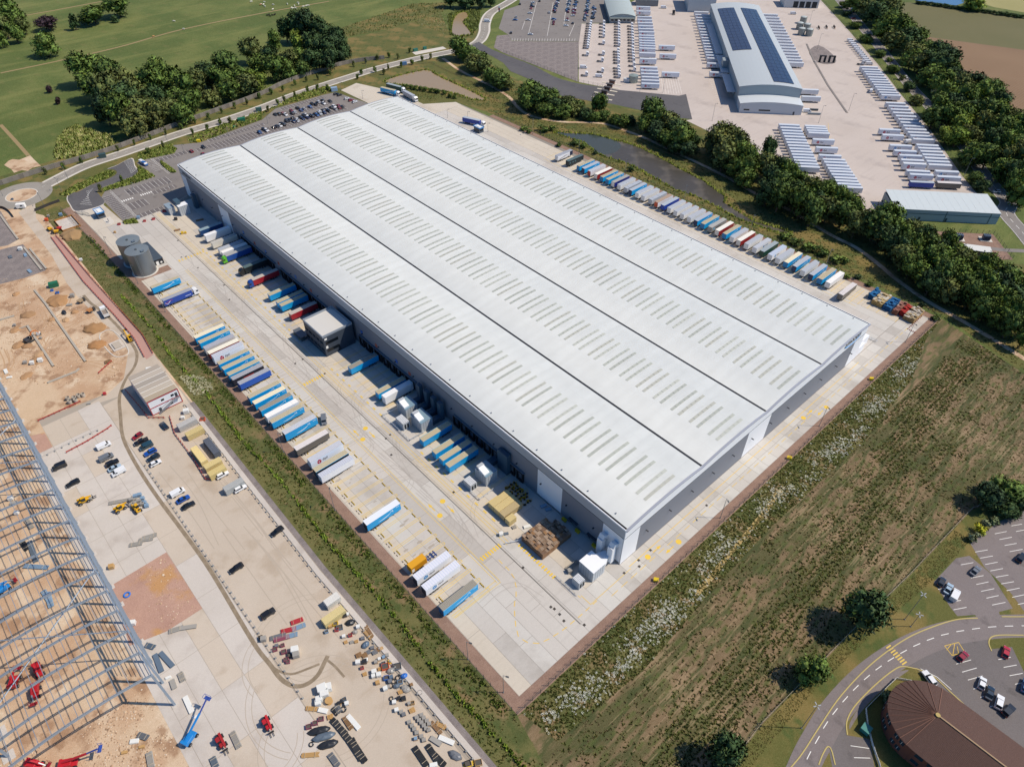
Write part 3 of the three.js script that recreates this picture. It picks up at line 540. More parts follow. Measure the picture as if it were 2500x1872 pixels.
for (const pl of [qs(33, [1310, 832], [1180, 812], [1100, 850], [900, 1020], [760, 1180], [715, 1290], [722, 1388]), qs(33, [480, 1640], [520, 1540], [560, 1486], [580, 1500], [620, 1640]), qs(33, [2208, 548], [1970, 552], [1925, 575], [1915, 620], [1938, 682]), qs(33, [1820, 404], [1650, 415], [1450, 475], [1250, 560], [1050, 690], [860, 850], [650, 1080], [480, 1330], [330, 1560], [230, 1680]), qs(33, [1310, 832], [1440, 890], [1600, 1035], [1705, 1130]), qs(33, [2022, 392], [2208, 392], [2400, 380])]) {
  const s = smooth(pl, 4); ribbon('kerb_line', s, 0.3, 0.06, mat('#b9a86a', 0.9), 0, 0.1);
}
sheet('kerb_island', qs(33, [1310, 832], [1180, 815], [1100, 855], [900, 1025], [765, 1185], [720, 1290], [725, 1385], [870, 1280], [860, 1170], [1035, 1005], [1130, 915], [1280, 935]), 0.05, MAT.verge);
sheet('island_path', smooth(qs(33, [1240, 840], [1120, 870], [930, 1035], [790, 1200], [740, 1300], [740, 1340], [810, 1230], [960, 1060], [1160, 900]), 3, true), 0.062, MAT.asphBrown);
// bay lines
for (const [a, b] of [[[1765, 65], [1870, 45]], [[1810, 120], [1912, 98]], [[1850, 178], [1960, 155]], [[1895, 235], [1998, 213]], [[1943, 293], [2055, 270]], [[1575, 270], [1680, 253]], [[1618, 333], [1727, 312]], [[1487, 160], [1590, 140]], [[1535, 215], [1630, 195]], [[1975, 58], [2080, 40]], [[2020, 115], [2127, 96]], [[2065, 172], [2175, 150]], [[2112, 228], [2220, 205]], [[2160, 288], [2270, 265]],
  [[1640, 790], [1765, 755]], [[1690, 858], [1813, 823]], [[1738, 925], [1862, 890]], [[1786, 1000], [1900, 965]], [[1845, 1070], [1960, 1035]], [[1925, 1150], [2040, 1115]], [[1995, 752], [2100, 732]], [[2040, 818], [2150, 798]], [[2090, 888], [2200, 868]], [[2136, 960], [2208, 945]], [[750, 1478], [905, 1500]], [[778, 1578], [915, 1582]], [[1340, 830], [1480, 900]], [[1480, 900], [1600, 1005]]]) pw('white', q(33, ...a), q(33, ...b), 0.16, 0.06);
for (const [a, b] of [[[1965, 1322], [2065, 1302]], [[2005, 1370], [2110, 1350]], [[2048, 1420], [2150, 1402]], [[2090, 1472], [2200, 1452]], [[1800, 1475], [1905, 1457]], [[1842, 1527], [1950, 1508]], [[1885, 1580], [1990, 1560]], [[1928, 1634], [2035, 1614]], [[1678, 1583], [1785, 1564]], [[2105, 1255], [2195, 1240]], [[2145, 1302], [2240, 1284]]]) pw('white', q(23, ...a), q(23, ...b), 0.16, 0.06);
{ const Y = [[1542, 637], [1660, 608], [1712, 690], [1605, 718]]; for (let i = 0; i < 4; i++) pw('yellow', q(33, ...Y[i]), q(33, ...Y[(i + 1) % 4]), 0.16, 0.06); for (const [a, b] of [[[1600, 622], [1560, 672]], [[1612, 712], [1628, 615]], [[1660, 700], [1648, 640]]]) pw('yellow', q(33, ...a), q(33, ...b), 0.14, 0.06); }
for (let i = 0; i < 8; i++) { const t = i / 7, a = q(33, lerp(1062, 1195, t), lerp(650, 788, t)); const b = q(33, lerp(1062, 1195, t) + 30, lerp(650, 788, t) - 20); pw('worn', [lerp(a[0], b[0], -0.35), lerp(a[1], b[1], -0.35)], [lerp(a[0], b[0], 0.9), lerp(a[1], b[1], 0.9)], 0.4, 0.066); }
// ---- construction site surfaces
const siteU = [-266.7, -40];
sheet('haul_road', [q(10, 150, 200), q(10, 290, 90), q(10, 300, 250), q(10, 440, 420), q(10, 700, 760), q(10, 980, 1080), [-290, 39.5], [-262, 39.2], [-258, 24], [-262, 5], q(20, 930, 120), q(10, 1040, 1600), q(10, 1080, 1370), q(10, 940, 1190), q(10, 840, 1110), q(10, 640, 900), q(10, 560, 800), q(10, 430, 560), q(10, 250, 330)], 0.03, MAT.site);
slabs2('site_slab', [-16, -10, -3.5, 3.2, 11.5], [-262, -248, -236, -222, -208, -194, -180, -166, -150, -134, -118, -102, -86, -70, -54, -40]);
function slabs2(name, vs, us) {
  sheet('site_subbase', [[-266.7, -10], [-262, 38.8], [-40, 39.3], [-40, -18.6], [-246, -18.6], [-246.2, -10.1]], 0.022, mat('#a2988a', 0.95));
  const g = new THREE.Group(); g.name = name; g.userData.kind = 'structure'; scene.add(g);
  for (let j = 0; j + 1 < vs.length; j++) for (let i = 0; i + 1 < us.length; i++) { if (j === 0 && us[i] < -248) continue; mesh('slab', flat(rect(us[i] + 0.06, us[i + 1] - 0.06, vs[j] + 0.06, vs[j + 1] - 0.06), 0.04), rnd() < 0.25 ? MAT.site : MAT.sitePale, g); }
}
sheet('dusty_lane', [[-261, 38.7], [-258, 11.7], [-40, 11.7], [-40, 36], [-133, 35.6]], 0.036, MAT.site);
ribbon('edge_blocks', [[-236, 37.2], [-133, 36.2], [-84, 37.6], [-55, 38.3], [-40, 38.8]], 1.6, 0.045, MAT.sitePale, 0, 0.35);
ribbon('slate_margin', [[-236, 38.9], [-133, 38.2], [-84, 39.4], [-40, 40.2]], 1.8, 0.05, MAT.slate);
sheet('bare_patch', [[-173.3, 3.1], [-145.9, 3.2], [-145.9, -8.1], [-148.8, -18], [-172.9, -14.7]], 0.06, MAT.redstone);
sheet('red_stone_patch', qs(20, [240, 500], [370, 470], [450, 610], [330, 680], [300, 640]), 0.035, MAT.redstone);
for (const l of [[[10, 700, 900], [10, 760, 965], [10, 850, 1030], [10, 960, 1130], [10, 1080, 1270], [10, 1150, 1390], [10, 1130, 1500], [10, 1060, 1600], [20, 1005, 160], [20, 1012, 330], [20, 1030, 500], [20, 1090, 640], [20, 1200, 830], [20, 1350, 1050], [20, 1500, 1250], [20, 1750, 1600], [31, 20, 540], [31, 110, 680], [31, 200, 790], [31, 300, 920], [31, 400, 975], [31, 500, 965], [31, 600, 890], [31, 660, 780], [31, 690, 720]], [[31, 690, 760], [31, 750, 810], [31, 830, 900]], [[31, 170, 760], [31, 260, 840], [31, 380, 875], [31, 520, 830], [31, 620, 790]]])
  ribbon('muddy_track', smooth(l.map(a => q(...a)), 4), l.length > 10 ? 1.25 : 0.7, l.length > 10 ? 0.05 : 0.056, ground(tex(256, 9, (u, v) => gn(mix3([120, 106, 86], [158, 142, 120], fbm(u, v, 8, 4, 91)), 30)), 0.9));
sheet('red_footway', [...qs(10, [425, 412], [700, 790], [960, 1070], [1130, 1270], [1230, 1440], [1290, 1400], [1200, 1240], [1020, 1040], [760, 750], [520, 440], [470, 400])], 0.045, mat('#b08a7e', 0.95));
sheet('dark_slab', qs(10, [-100, 540], [60, 500], [190, 470], [385, 690], [200, 755], [0, 805], [-100, 830]), 0.035, MAT.slate);
sheet('dark_slab', qs(10, [-60, 180], [0, 190], [150, 430], [60, 480], [-60, 500]), 0.035, MAT.slate);
for (const k of Object.keys(paintMeshes)) if (paintMeshes[k].length) { const o = mesh({ white: 'white_markings', yellow: 'yellow_markings', worn: 'worn_yellow_markings', dark: 'drain_channel' }[k], paintMeshes[k], { white: MAT.white, yellow: MAT.yellow, worn: MAT.yellowWorn, dark: mat('#3f3b37', 0.8) }[k]); o.userData.kind = 'structure'; }
// ---- rubber left on the concrete, and patched slabs
{
  const marks = [], add = (l, w, y) => marks.push(ribbonGeo(smooth(l, 8), w, y));
  for (let i = 0; i < 46; i++) { const u = R(-330, -90), v = 73.5 + R(0, 3), d = rnd() < 0.5 ? 1 : -1; for (const s of [0, 1.9]) add([[u + s, v - 8], [u + s, v + 1], [u + s + d * 3, v + 6], [u + s * 0.4 + d * 12, v + 8.6 - s]], 0.16, 0.064 + i * 0.0002); }
  for (let i = 0; i < 20; i++) { const u = R(-320, -120), d = rnd() < 0.5 ? 1 : -1; for (const s of [0, 1.9]) add([[u + s, 104], [u + s, 95], [u + s + d * 4, 88], [u + s * 0.4 + d * 14, 83 + s]], 0.16, 0.063 + i * 0.0002); }
  for (let i = 0; i < 9; i++) for (const s of [0, 1.9]) add([[-330 + i * 24, 78.5 + s + R(-0.3, 0.3)], [-318 + i * 24, 79.4 + s], [-300 + i * 24, 80 + s]], 0.2, 0.0665 + i * 0.0002);
  const o = mesh('tyre_marks', marks, mat('#aaa39a', 0.95)); o.userData.kind = 'structure';
  const st = []; for (let i = 0; i < 60; i++) { const u = R(-125, -94), k = rnd(), b = bayU[rnd() * 48 | 0] + R(-1, 1), v = R(61, 70), n = 9, r = R(0.3, 0.9); st.push(flat(Array.from({ length: n }, (_, j) => { const a = j / n * 6.283, rr = r * R(0.6, 1.2); return [b + Math.cos(a) * rr * 0.7, v + Math.sin(a) * rr * 1.6]; }), 0.0725 + i * 0.00003)); }
  const p = mesh('oil_stains', st, mat('#a89e90', 0.85)); p.userData.kind = 'structure';
  const mk = []; for (let i = 0; i < 9; i++) { const c = q(31, R(100, 900), R(600, 1500)), r = R(9, 20), a0 = R(0, 6); for (const s of [0, 1.7]) mk.push(ribbonGeo(Array.from({ length: 14 }, (_, j) => [c[0] + Math.cos(a0 + j * 0.12) * (r + s), c[1] + Math.sin(a0 + j * 0.12) * (r + s)]), 0.2, 0.0435 + i * 0.0002)); }
  for (let i = 0; i < 12; i++) { const v = R(14, 32), u = R(-240, -150); mk.push(ribbonGeo(smooth([[u, v], [u + 20, v + R(-1, 1)], [u + 45, v + R(-2, 2)]]), 0.3, 0.0415 + i * 0.0002)); }
  const m2 = mesh('tyre_marks', mk, mat('#b0a392', 0.95)); m2.userData.kind = 'structure';
  const rut = []; for (let i = 0; i < 26; i++) { const c = q(10, R(0, 700), R(760, 1600)), a = R(0, 3.1), L = R(8, 24), b = R(-0.3, 0.3); for (const s of [0, 1.8]) rut.push(ribbonGeo(smooth([[c[0] - s * Math.sin(a), c[1] + s * Math.cos(a)], [c[0] + L / 2 * Math.cos(a + b) - s * Math.sin(a), c[1] + L / 2 * Math.sin(a + b) + s * Math.cos(a)], [c[0] + L * Math.cos(a) - s * Math.sin(a), c[1] + L * Math.sin(a) + s * Math.cos(a)]]), R(0.25, 0.5), 0.02 + i * 0.0002)); }
  const m3 = mesh('wheel_ruts', rut, mat('#b39270', 0.98)); m3.userData.kind = 'structure';
}
// ================================================================ VEHICLES
const tyre = mat('#26252a', 0.9), rimM = mat('#9a9c9e', 0.4, 0.5), chassisM = mat('#37393d', 0.7), glassM = mat('#1b2229', 0.12, 0.1);
const wheelG = mergeGeometries([cyl(0, 0, 0, 0.52, 0.34, 'z', 14)]), hubG = cyl(0, 0, 0.18, 0.26, 0.06, 'z', 8);
function wheels(g, xs, zs, r = 0.52) { for (const x of xs) for (const z of zs) { const w = mesh('wheel', wheelG, tyre, g); w.position.set(x, r, z); w.scale.set(r / 0.52, r / 0.52, 1); const h = mesh('hub', hubG, rimM, w); if (z < 0) h.rotation.y = Math.PI; } }
// printed sides
const SKYB = '#129ad6', NAVY = '#20335f';
function swoosh(g, w, h) { g.strokeStyle = '#f4f7f8'; g.fillStyle = '#f4f7f8'; g.beginPath(); g.moveTo(w * 0.3, h * 0.66); g.quadraticCurveTo(w * 0.52, h * 0.9, w * 0.75, h * 0.34); g.quadraticCurveTo(w * 0.52, h * 0.72, w * 0.3, h * 0.66); g.fill(); g.lineWidth = h * 0.055; g.beginPath(); g.moveTo(w * 0.69, h * 0.27); g.lineTo(w * 0.765, h * 0.24); g.lineTo(w * 0.76, h * 0.52); g.stroke(); }
const LIV = {
  arrow: g => g((c, w, h) => { c.fillStyle = SKYB; c.fillRect(0, 0, w, h); swoosh(c, w, h); c.font = `bold ${h * 0.17}px sans-serif`; c.fillText('prime', w * 0.87, h * 0.26); }),
  red: g => g((c, w, h) => dpdSide(c, w, h, '#b81c38')), blue: g => g((c, w, h) => dpdSide(c, w, h, '#1f86c8')),
  maritime: g => g((c, w, h) => { c.fillStyle = '#1d4272'; c.fillRect(0, 0, w, h); c.fillStyle = '#eef0f2'; c.font = `italic bold ${h * 0.5}px sans-serif`; c.fillText('MARITIME', w * 0.12, h * 0.68); }),
  maersk: g => g((c, w, h) => { c.fillStyle = '#8b8d8c'; c.fillRect(0, 0, w, h); c.fillStyle = '#5fb4dc'; c.fillRect(w * 0.13, h * 0.3, h * 0.4, h * 0.4); c.fillStyle = '#2c3036'; c.font = `bold ${h * 0.42}px sans-serif`; c.fillText('MAERSK', w * 0.3, h * 0.66); }),
  night: g => g((c, w, h) => { c.fillStyle = '#1d1f28'; c.fillRect(0, 0, w, h); c.fillStyle = '#8a3a22'; c.beginPath(); c.ellipse(w * 0.2, h * 0.75, w * 0.12, h * 0.3, 0.2, 0, 7); c.fill(); c.fillStyle = '#c06a3a'; c.fillRect(w * 0.26, h * 0.6, w * 0.2, h * 0.16); c.fillRect(w * 0.84, h * 0.4, w * 0.07, h * 0.3); }),
  script: g => g((c, w, h) => { c.fillStyle = '#33333b'; c.fillRect(0, 0, w, h); c.fillStyle = '#a3352c'; c.fillRect(w * 0.32, h * 0.35, w * 0.34, h * 0.3); }),
  stripe: g => g((c, w, h) => { c.fillStyle = '#24479c'; c.fillRect(0, 0, w, h); c.strokeStyle = '#e8e8ee'; c.lineWidth = h * 0.07; c.beginPath(); c.moveTo(w * 0.03, h * 0.45); c.lineTo(w * 0.1, h * 0.85); c.lineTo(w * 0.22, h * 0.4); c.stroke(); c.strokeStyle = '#b3273a'; c.beginPath(); c.moveTo(w * 0.02, h * 0.7); c.quadraticCurveTo(w * 0.14, h * 0.3, w * 0.3, h * 0.35); c.stroke(); c.fillStyle = '#dfe3ee'; c.fillRect(w * 0.74, h * 0.62, w * 0.2, h * 0.08); }),
  motif: g => g((c, w, h) => { c.fillStyle = '#e4e6e8'; c.fillRect(0, 0, w, h); c.fillStyle = '#3f7fc0'; c.fillRect(w * 0.45, h * 0.3, w * 0.1, h * 0.4); c.fillRect(w * 0.6, h * 0.42, w * 0.22, h * 0.18); }),
  blackdots: g => g((c, w, h) => { c.fillStyle = '#1c2a2e'; c.fillRect(0, 0, w, h); c.fillStyle = '#4a6a70'; for (const x of [0.12, 0.3, 0.45]) { c.beginPath(); c.arc(w * x, h * 0.5, h * 0.2, 0, 7); c.fill(); } }),
  curtain: g => g((c, w, h) => { c.fillStyle = '#e4e6ea'; c.fillRect(0, 0, w, h); c.fillStyle = '#1f2c47'; for (let i = 0; i < 30; i++) c.fillRect(w * (0.05 + 0.72 * ((i * 0.377) % 1)), h * (0.3 + 0.6 * ((i * 0.61) % 1)), w * 0.018, h * 0.26); c.fillRect(w * 0.8, 0, w * 0.2, h); }),
};
function dpdSide(c, w, h, col) {
  c.fillStyle = '#e6e8eb'; c.fillRect(0, 0, w, h); const x = w * 0.24, y = h * 0.5, r = h * 0.33;
  c.fillStyle = col; c.beginPath(); for (let i = 0; i < 6; i++) c.lineTo(x + r * Math.cos((i + 0.5) * Math.PI / 3), y + r * Math.sin((i + 0.5) * Math.PI / 3)); c.closePath(); c.fill();
  c.strokeStyle = '#f2f3f5'; c.lineWidth = r * 0.14; c.beginPath(); c.moveTo(x - r * 0.8, y - r * 0.3); c.lineTo(x, y); c.lineTo(x, y + r * 0.9); c.moveTo(x, y); c.lineTo(x + r * 0.6, y - r * 0.42); c.stroke();
  c.fillStyle = '#3c3a3c'; c.font = `bold ${h * 0.42}px sans-serif`; c.fillText('dpd', w * 0.34, h * 0.62);
}
const livMat = {};
function livery(k, tall) { return livMat[k] || (livMat[k] = new THREE.MeshStandardMaterial({ roughness: 0.45, map: LIV[k](d => canvasTex(768, 160, d)) })); }
// semi trailer: local x from the rear doors to the nose, +z side carries the print
function trailer(key, o) {
  const L = o.len || 13.6, Ht = o.h || 4.0, b = 1.12, m = mat(o.body, 0.45), t = thing('box_trailer', '', 'trailer');
  mesh('cargo_box', bx(L / 2, (b + Ht) / 2, 0, L, Ht - b, 2.5), m, t);
  const rib = [bx(L / 2, Ht + 0.03, 0, L, 0.06, 2.52)];
  const n = o.ribs ?? 26; for (let i = 0; i < n; i++) rib.push(bx((i + 0.5) * L / n, Ht + 0.065, 0, 0.13, 0.05, 2.44));
  mesh('roof', [rib[0]], mat(o.roof, 0.6), t);
  if (n) mesh('roof_bows', rib.slice(1), mat(o.bow || o.roof, 0.6), t);
  if (o.print) { const p = new THREE.PlaneGeometry(L - 0.1, Ht - b - 0.1); p.translate(L / 2, (b + Ht) / 2, 1.265); mesh('printed_side', p, livery(o.print), t); }
  else mesh('side_panel', bx(L / 2, (b + Ht) / 2, 1.262, L - 0.1, Ht - b - 0.1, 0.02), mat(o.side || o.body, 0.45), t);
  if (o.edge) mesh('top_rail', bx(L / 2, Ht + 0.05, 1.27, L, 0.14, 0.06), mat(o.edge, 0.4), t);
  mesh('rear_door', bx(-0.03, (b + Ht) / 2, 0, 0.06, Ht - b - 0.12, 2.36), mat(o.rear || o.body, 0.5), t);
  mesh('chassis', [bx(L / 2, b - 0.18, -0.5, L - 0.5, 0.3, 0.16), bx(L / 2, b - 0.18, 0.5, L - 0.5, 0.3, 0.16), bx(L * 0.45, 0.75, 1.18, L * 0.34, 0.5, 0.05), bx(0.1, 0.6, 0, 0.12, 0.14, 2.3)], chassisM, t);
  wheels(t, [1.9, 3.2, 4.5], [-1.05, 1.05]);
  for (const z of [-0.8, 0.8]) mesh('landing_leg', bx(L - 3.1, 0.52, z, 0.16, 1.0, 0.16), chassisM, t);
  return t;
}
const TR = {
  arrow: { body: SKYB, roof: '#b3a88c', bow: '#c7bd9e', print: 'arrow', edge: '#5fc4ee', rear: '#1f77ad' }, arrowCream: { body: SKYB, roof: '#e3d8b8', bow: '#ece4c8', print: 'arrow', edge: '#5fc4ee', rear: '#1f77ad', ribs: 10 },
  arrowGrey: { body: SKYB, roof: '#8f8a7e', bow: '#a19c8d', print: 'arrow', edge: '#5fc4ee', rear: '#1f5f90' }, arrowTall: { body: SKYB, roof: '#b6babf', bow: '#d7d9dc', print: 'arrow', rear: '#25282d', h: 4.6 },
  arrowWhite: { body: SKYB, roof: '#dfe4ea', ribs: 0, print: 'arrow', rear: '#2a2d33', h: 4.3 }, arrowNavy: { body: '#1f8fca', roof: '#a9b0b8', ribs: 0, print: 'arrow', rear: '#1c2c52' },
  grey: { body: '#c6c6c4', roof: '#a8a9b0', ribs: 22 }, red: { body: '#8f2626', roof: '#e6e3d8', rear: '#d8d5ce', ribs: 0 }, redCream: { body: '#8a2c2c', roof: '#e8e3cf', ribs: 8, rear: '#7a2626' },
  dpd: { body: '#d6d8db', roof: '#b9bcc4', bow: '#cdd0d6', print: 'red', h: 4.75 }, dpdWhite: { body: '#e6e7e8', roof: '#e8e9ea', print: 'red', h: 4.7, ribs: 12 }, dpdBlue: { body: '#dfe3ea', roof: '#d9dbe2', bow: '#c2cbe0', print: 'blue', rear: '#2e3340', h: 4.2, ribs: 16 },
  dark: { body: '#393a42', roof: '#a2a3a8', print: 'script' }, blue: { body: '#2155ae', roof: '#9c9ea6', bow: '#b4b6bc' }, white: { body: '#dedfdf', roof: '#eceae4', ribs: 3 }, whiteGrey: { body: '#dcdddc', roof: '#aab0b8', ribs: 0 }, whiteRib: { body: '#dfe1e4', roof: '#babec8', bow: '#d4d7de', ribs: 18 },
  charcoal: { body: '#67635e', roof: '#d7d0cc', bow: '#dfdad6' }, night: { body: '#1f9bd8', roof: '#b5aa8c', bow: '#cfc6aa', print: 'night', edge: '#3fb6ea', rear: '#30333a' }, maritime: { body: '#1d4272', roof: '#8aa0a8', ribs: 0, print: 'maritime', len: 12.6, h: 3.9 },
  cream: { body: '#d8d4c8', roof: '#b9b6ae', ribs: 0 }, stripe: { body: '#24479c', roof: '#9a9da6', ribs: 0, print: 'stripe', rear: '#d8dade' }, navyBlue: { body: '#1b4a94', roof: '#a4a5a3', ribs: 0 }, black: { body: '#20282b', roof: '#54686a', ribs: 0, print: 'blackdots' },
  crimson: { body: '#9c1f2c', roof: '#bab2a8', ribs: 0 }, redRear: { body: '#dcdde0', roof: '#b5b8be', ribs: 0, rear: '#a32a26' }, navySide: { body: '#1f2f7c', roof: '#a3a099', ribs: 0, rear: '#d6d6d4' }, greyBox: { body: '#a9adb3', roof: '#aab1ba', ribs: 3, bow: '#80868f' },
  orangeRear: { body: '#dedfe2', roof: '#a8927e', ribs: 0, rear: '#c5512c' }, blueSide: { body: '#21409a', roof: '#a9b2bb', ribs: 0 }, maersk: { body: '#8b8d8c', roof: '#a6a6a2', ribs: 0, print: 'maersk' }, green: { body: '#1d4538', roof: '#98a3a8', ribs: 0 }, motif: { body: '#dcdddf', roof: '#b4b9c0', ribs: 0, print: 'motif' },
  dpdFlat: { body: '#d9dbdf', roof: '#b4bfd0', ribs: 0, print: 'blue' }, curtain: { body: '#d4d7da', roof: '#9a9ea6', ribs: 0, print: 'curtain' }, depotRed: { body: '#d5d8dc', roof: '#c4ccd6', ribs: 0, print: 'red', h: 4.2 }, depotBlue: { body: '#d5d8dc', roof: '#c4ccd6', ribs: 0, print: 'blue', h: 4.2 }, depotPlain: { body: '#d9dbde', roof: '#c8ced6', ribs: 0, h: 4.2 }, depotTall: { body: '#dcdee0', roof: '#d0d5da', ribs: 0, print: 'red', h: 4.9 },
};
const DESC = {
  arrow: 'sky blue arrow print trailer with beige slatted roof', arrowCream: 'sky blue arrow print trailer with plain cream roof', arrowGrey: 'sky blue arrow print trailer with dull grey slatted roof', arrowTall: 'tall sky blue arrow print trailer with silver ribbed roof', arrowWhite: 'sky blue arrow print trailer with smooth white roof', arrowNavy: 'sky blue arrow print trailer with navy end and flat grey roof',
  grey: 'plain pale grey box trailer with ribbed grey roof', red: 'dark red box trailer with bright white roof and white doors', redCream: 'dark red sided trailer under a cream roof', dpd: 'tall white trailer with red cube logo and dark lettering', dpdWhite: 'tall white trailer with red cube logo and white ribbed roof', dpdBlue: 'white ribbed roof trailer with blue cube logo', dark: 'charcoal curtain trailer with red print and grey roof', blue: 'bright blue box trailer with grey ribbed roof', white: 'plain white trailer with smooth white roof', whiteGrey: 'plain white box trailer with flat grey roof', whiteRib: 'white box trailer with silver ribbed roof', charcoal: 'dark grey curtain trailer with pale roof', night: 'blue edged trailer with black side and orange artwork', maritime: 'navy blue container trailer with bold white lettering', cream: 'cream white box trailer with grey roof', stripe: 'royal blue curtain trailer with red and white tail stripes', navyBlue: 'deep blue curtain trailer with pale grey roof', black: 'black trailer with dark green roof and round prints', crimson: 'crimson box trailer with pale roof', redRear: 'white sided trailer with red rear doors', navySide: 'navy sided trailer with white rear doors', greyBox: 'light grey steel box trailer with seamed roof', orangeRear: 'white trailer with orange rear and tan roof', blueSide: 'royal blue trailer with pale grey roof', maersk: 'grey container trailer with blue star panel and dark lettering', green: 'dark green box trailer with grey roof', motif: 'white curtain trailer with small blue motif', dpdFlat: 'white trailer with blue cube logo and pale blue roof', curtain: 'navy ended trailer with torn white curtain side', depotRed: 'white depot trailer with red cube logo', depotBlue: 'white depot trailer with blue cube logo', depotPlain: 'plain white depot trailer with grey white roof', depotTall: 'tall white double deck trailer with red cube logo',
};
function addTrailer(k, u, v, deg, where, y = 0.055) { return spawn('T' + k, () => trailer(k, TR[k]), u, v, deg, y, DESC[k].replace('box trailer', 'trailer') + ' ' + where, 'trailers ' + where); }
// tractor unit: local x forward
function tractor(col, len = 6) {
  const t = thing('tractor_unit', '', 'lorry cab'), m = mat(col, 0.35);
  const cab = extr([[3.6, 0.7], [5.85, 0.7], [5.95, 1.9], [5.7, 3.0], [5.1, 3.6], [4.6, 3.75], [3.6, 3.7]], 2.4, 0.08); mesh('cab', cab, m, t);
  mesh('windscreen', (() => { const g = new THREE.BoxGeometry(0.06, 1.05, 2.1); g.rotateZ(0.22); g.translate(5.86, 2.45, 0); return g; })(), glassM, t);
  for (const z of [-1.21, 1.21]) mesh('side_window', bx(5.1, 2.5, z, 0.8, 0.75, 0.04), glassM, t);
  mesh('chassis', [bx(2.3, 0.85, -0.42, 4.6, 0.28, 0.18), bx(2.3, 0.85, 0.42, 4.6, 0.28, 0.18), bx(1.2, 1.08, 0, 1.2, 0.16, 1.2)], chassisM, t);
  mesh('fuel_tank', cyl(2.8, 0.75, 1.0, 0.32, 1.2, 'x', 10), mat('#b5b8ba', 0.3, 0.7), t);
  for (const z of [-1.3, 1.3]) mesh('mirror', bx(5.6, 2.5, z, 0.1, 0.6, 0.2), chassisM, t);
  wheels(t, [1.1, 4.9], [-1.03, 1.03]); return t;
}
const addTractor = (col, u, v, deg, label, group, y = 0.055) => spawn('C' + col, () => tractor(col), u, v, deg, y, label, group);
// cars and vans: local x forward, origin under the middle
const CARP = {
  hatch: { L: 4.1, W: 1.78, body: [[-2.05, 0.35], [2.0, 0.35], [2.05, 0.62], [1.95, 0.78], [1.0, 0.98], [-1.85, 1.02], [-2.05, 0.85]], cab: [[0.95, 0.95], [0.15, 1.45], [-1.45, 1.47], [-2.0, 0.98]] },
  saloon: { L: 4.6, W: 1.82, body: [[-2.3, 0.35], [2.25, 0.35], [2.3, 0.6], [2.2, 0.76], [1.1, 0.94], [-1.6, 0.98], [-2.28, 0.92]], cab: [[1.05, 0.92], [0.2, 1.42], [-1.0, 1.42], [-1.85, 0.96]] },
  suv: { L: 4.6, W: 1.88, body: [[-2.3, 0.42], [2.25, 0.42], [2.3, 0.75], [2.2, 1.0], [1.05, 1.14], [-2.1, 1.16], [-2.3, 1.0]], cab: [[0.95, 1.1], [0.35, 1.68], [-1.75, 1.7], [-2.2, 1.12]] },
  estate: { L: 4.75, W: 1.84, body: [[-2.38, 0.36], [2.33, 0.36], [2.38, 0.62], [2.25, 0.8], [1.1, 0.96], [-2.2, 1.0], [-2.38, 0.9]], cab: [[1.05, 0.94], [0.25, 1.46], [-1.8, 1.48], [-2.3, 0.98]] },
  van: { L: 5.0, W: 1.98, body: [[-2.5, 0.42], [2.42, 0.42], [2.5, 0.8], [2.35, 1.08], [1.75, 1.22], [1.1, 1.92], [0.75, 2.02], [-2.42, 2.04], [-2.5, 1.0]], van: 1 },
  bigvan: { L: 5.9, W: 2.05, body: [[-2.95, 0.45], [2.85, 0.45], [2.95, 0.9], [2.8, 1.2], [2.25, 1.4], [1.7, 2.3], [1.3, 2.5], [-2.9, 2.52], [-2.95, 1.2]], van: 1 },
  pickup: { L: 5.2, W: 1.88, body: [[-2.6, 0.5], [2.5, 0.5], [2.6, 0.85], [2.45, 1.02], [1.3, 1.14], [-2.6, 1.14]], cab: [[1.2, 1.1], [0.6, 1.72], [-0.7, 1.74], [-1.1, 1.12]] },
};
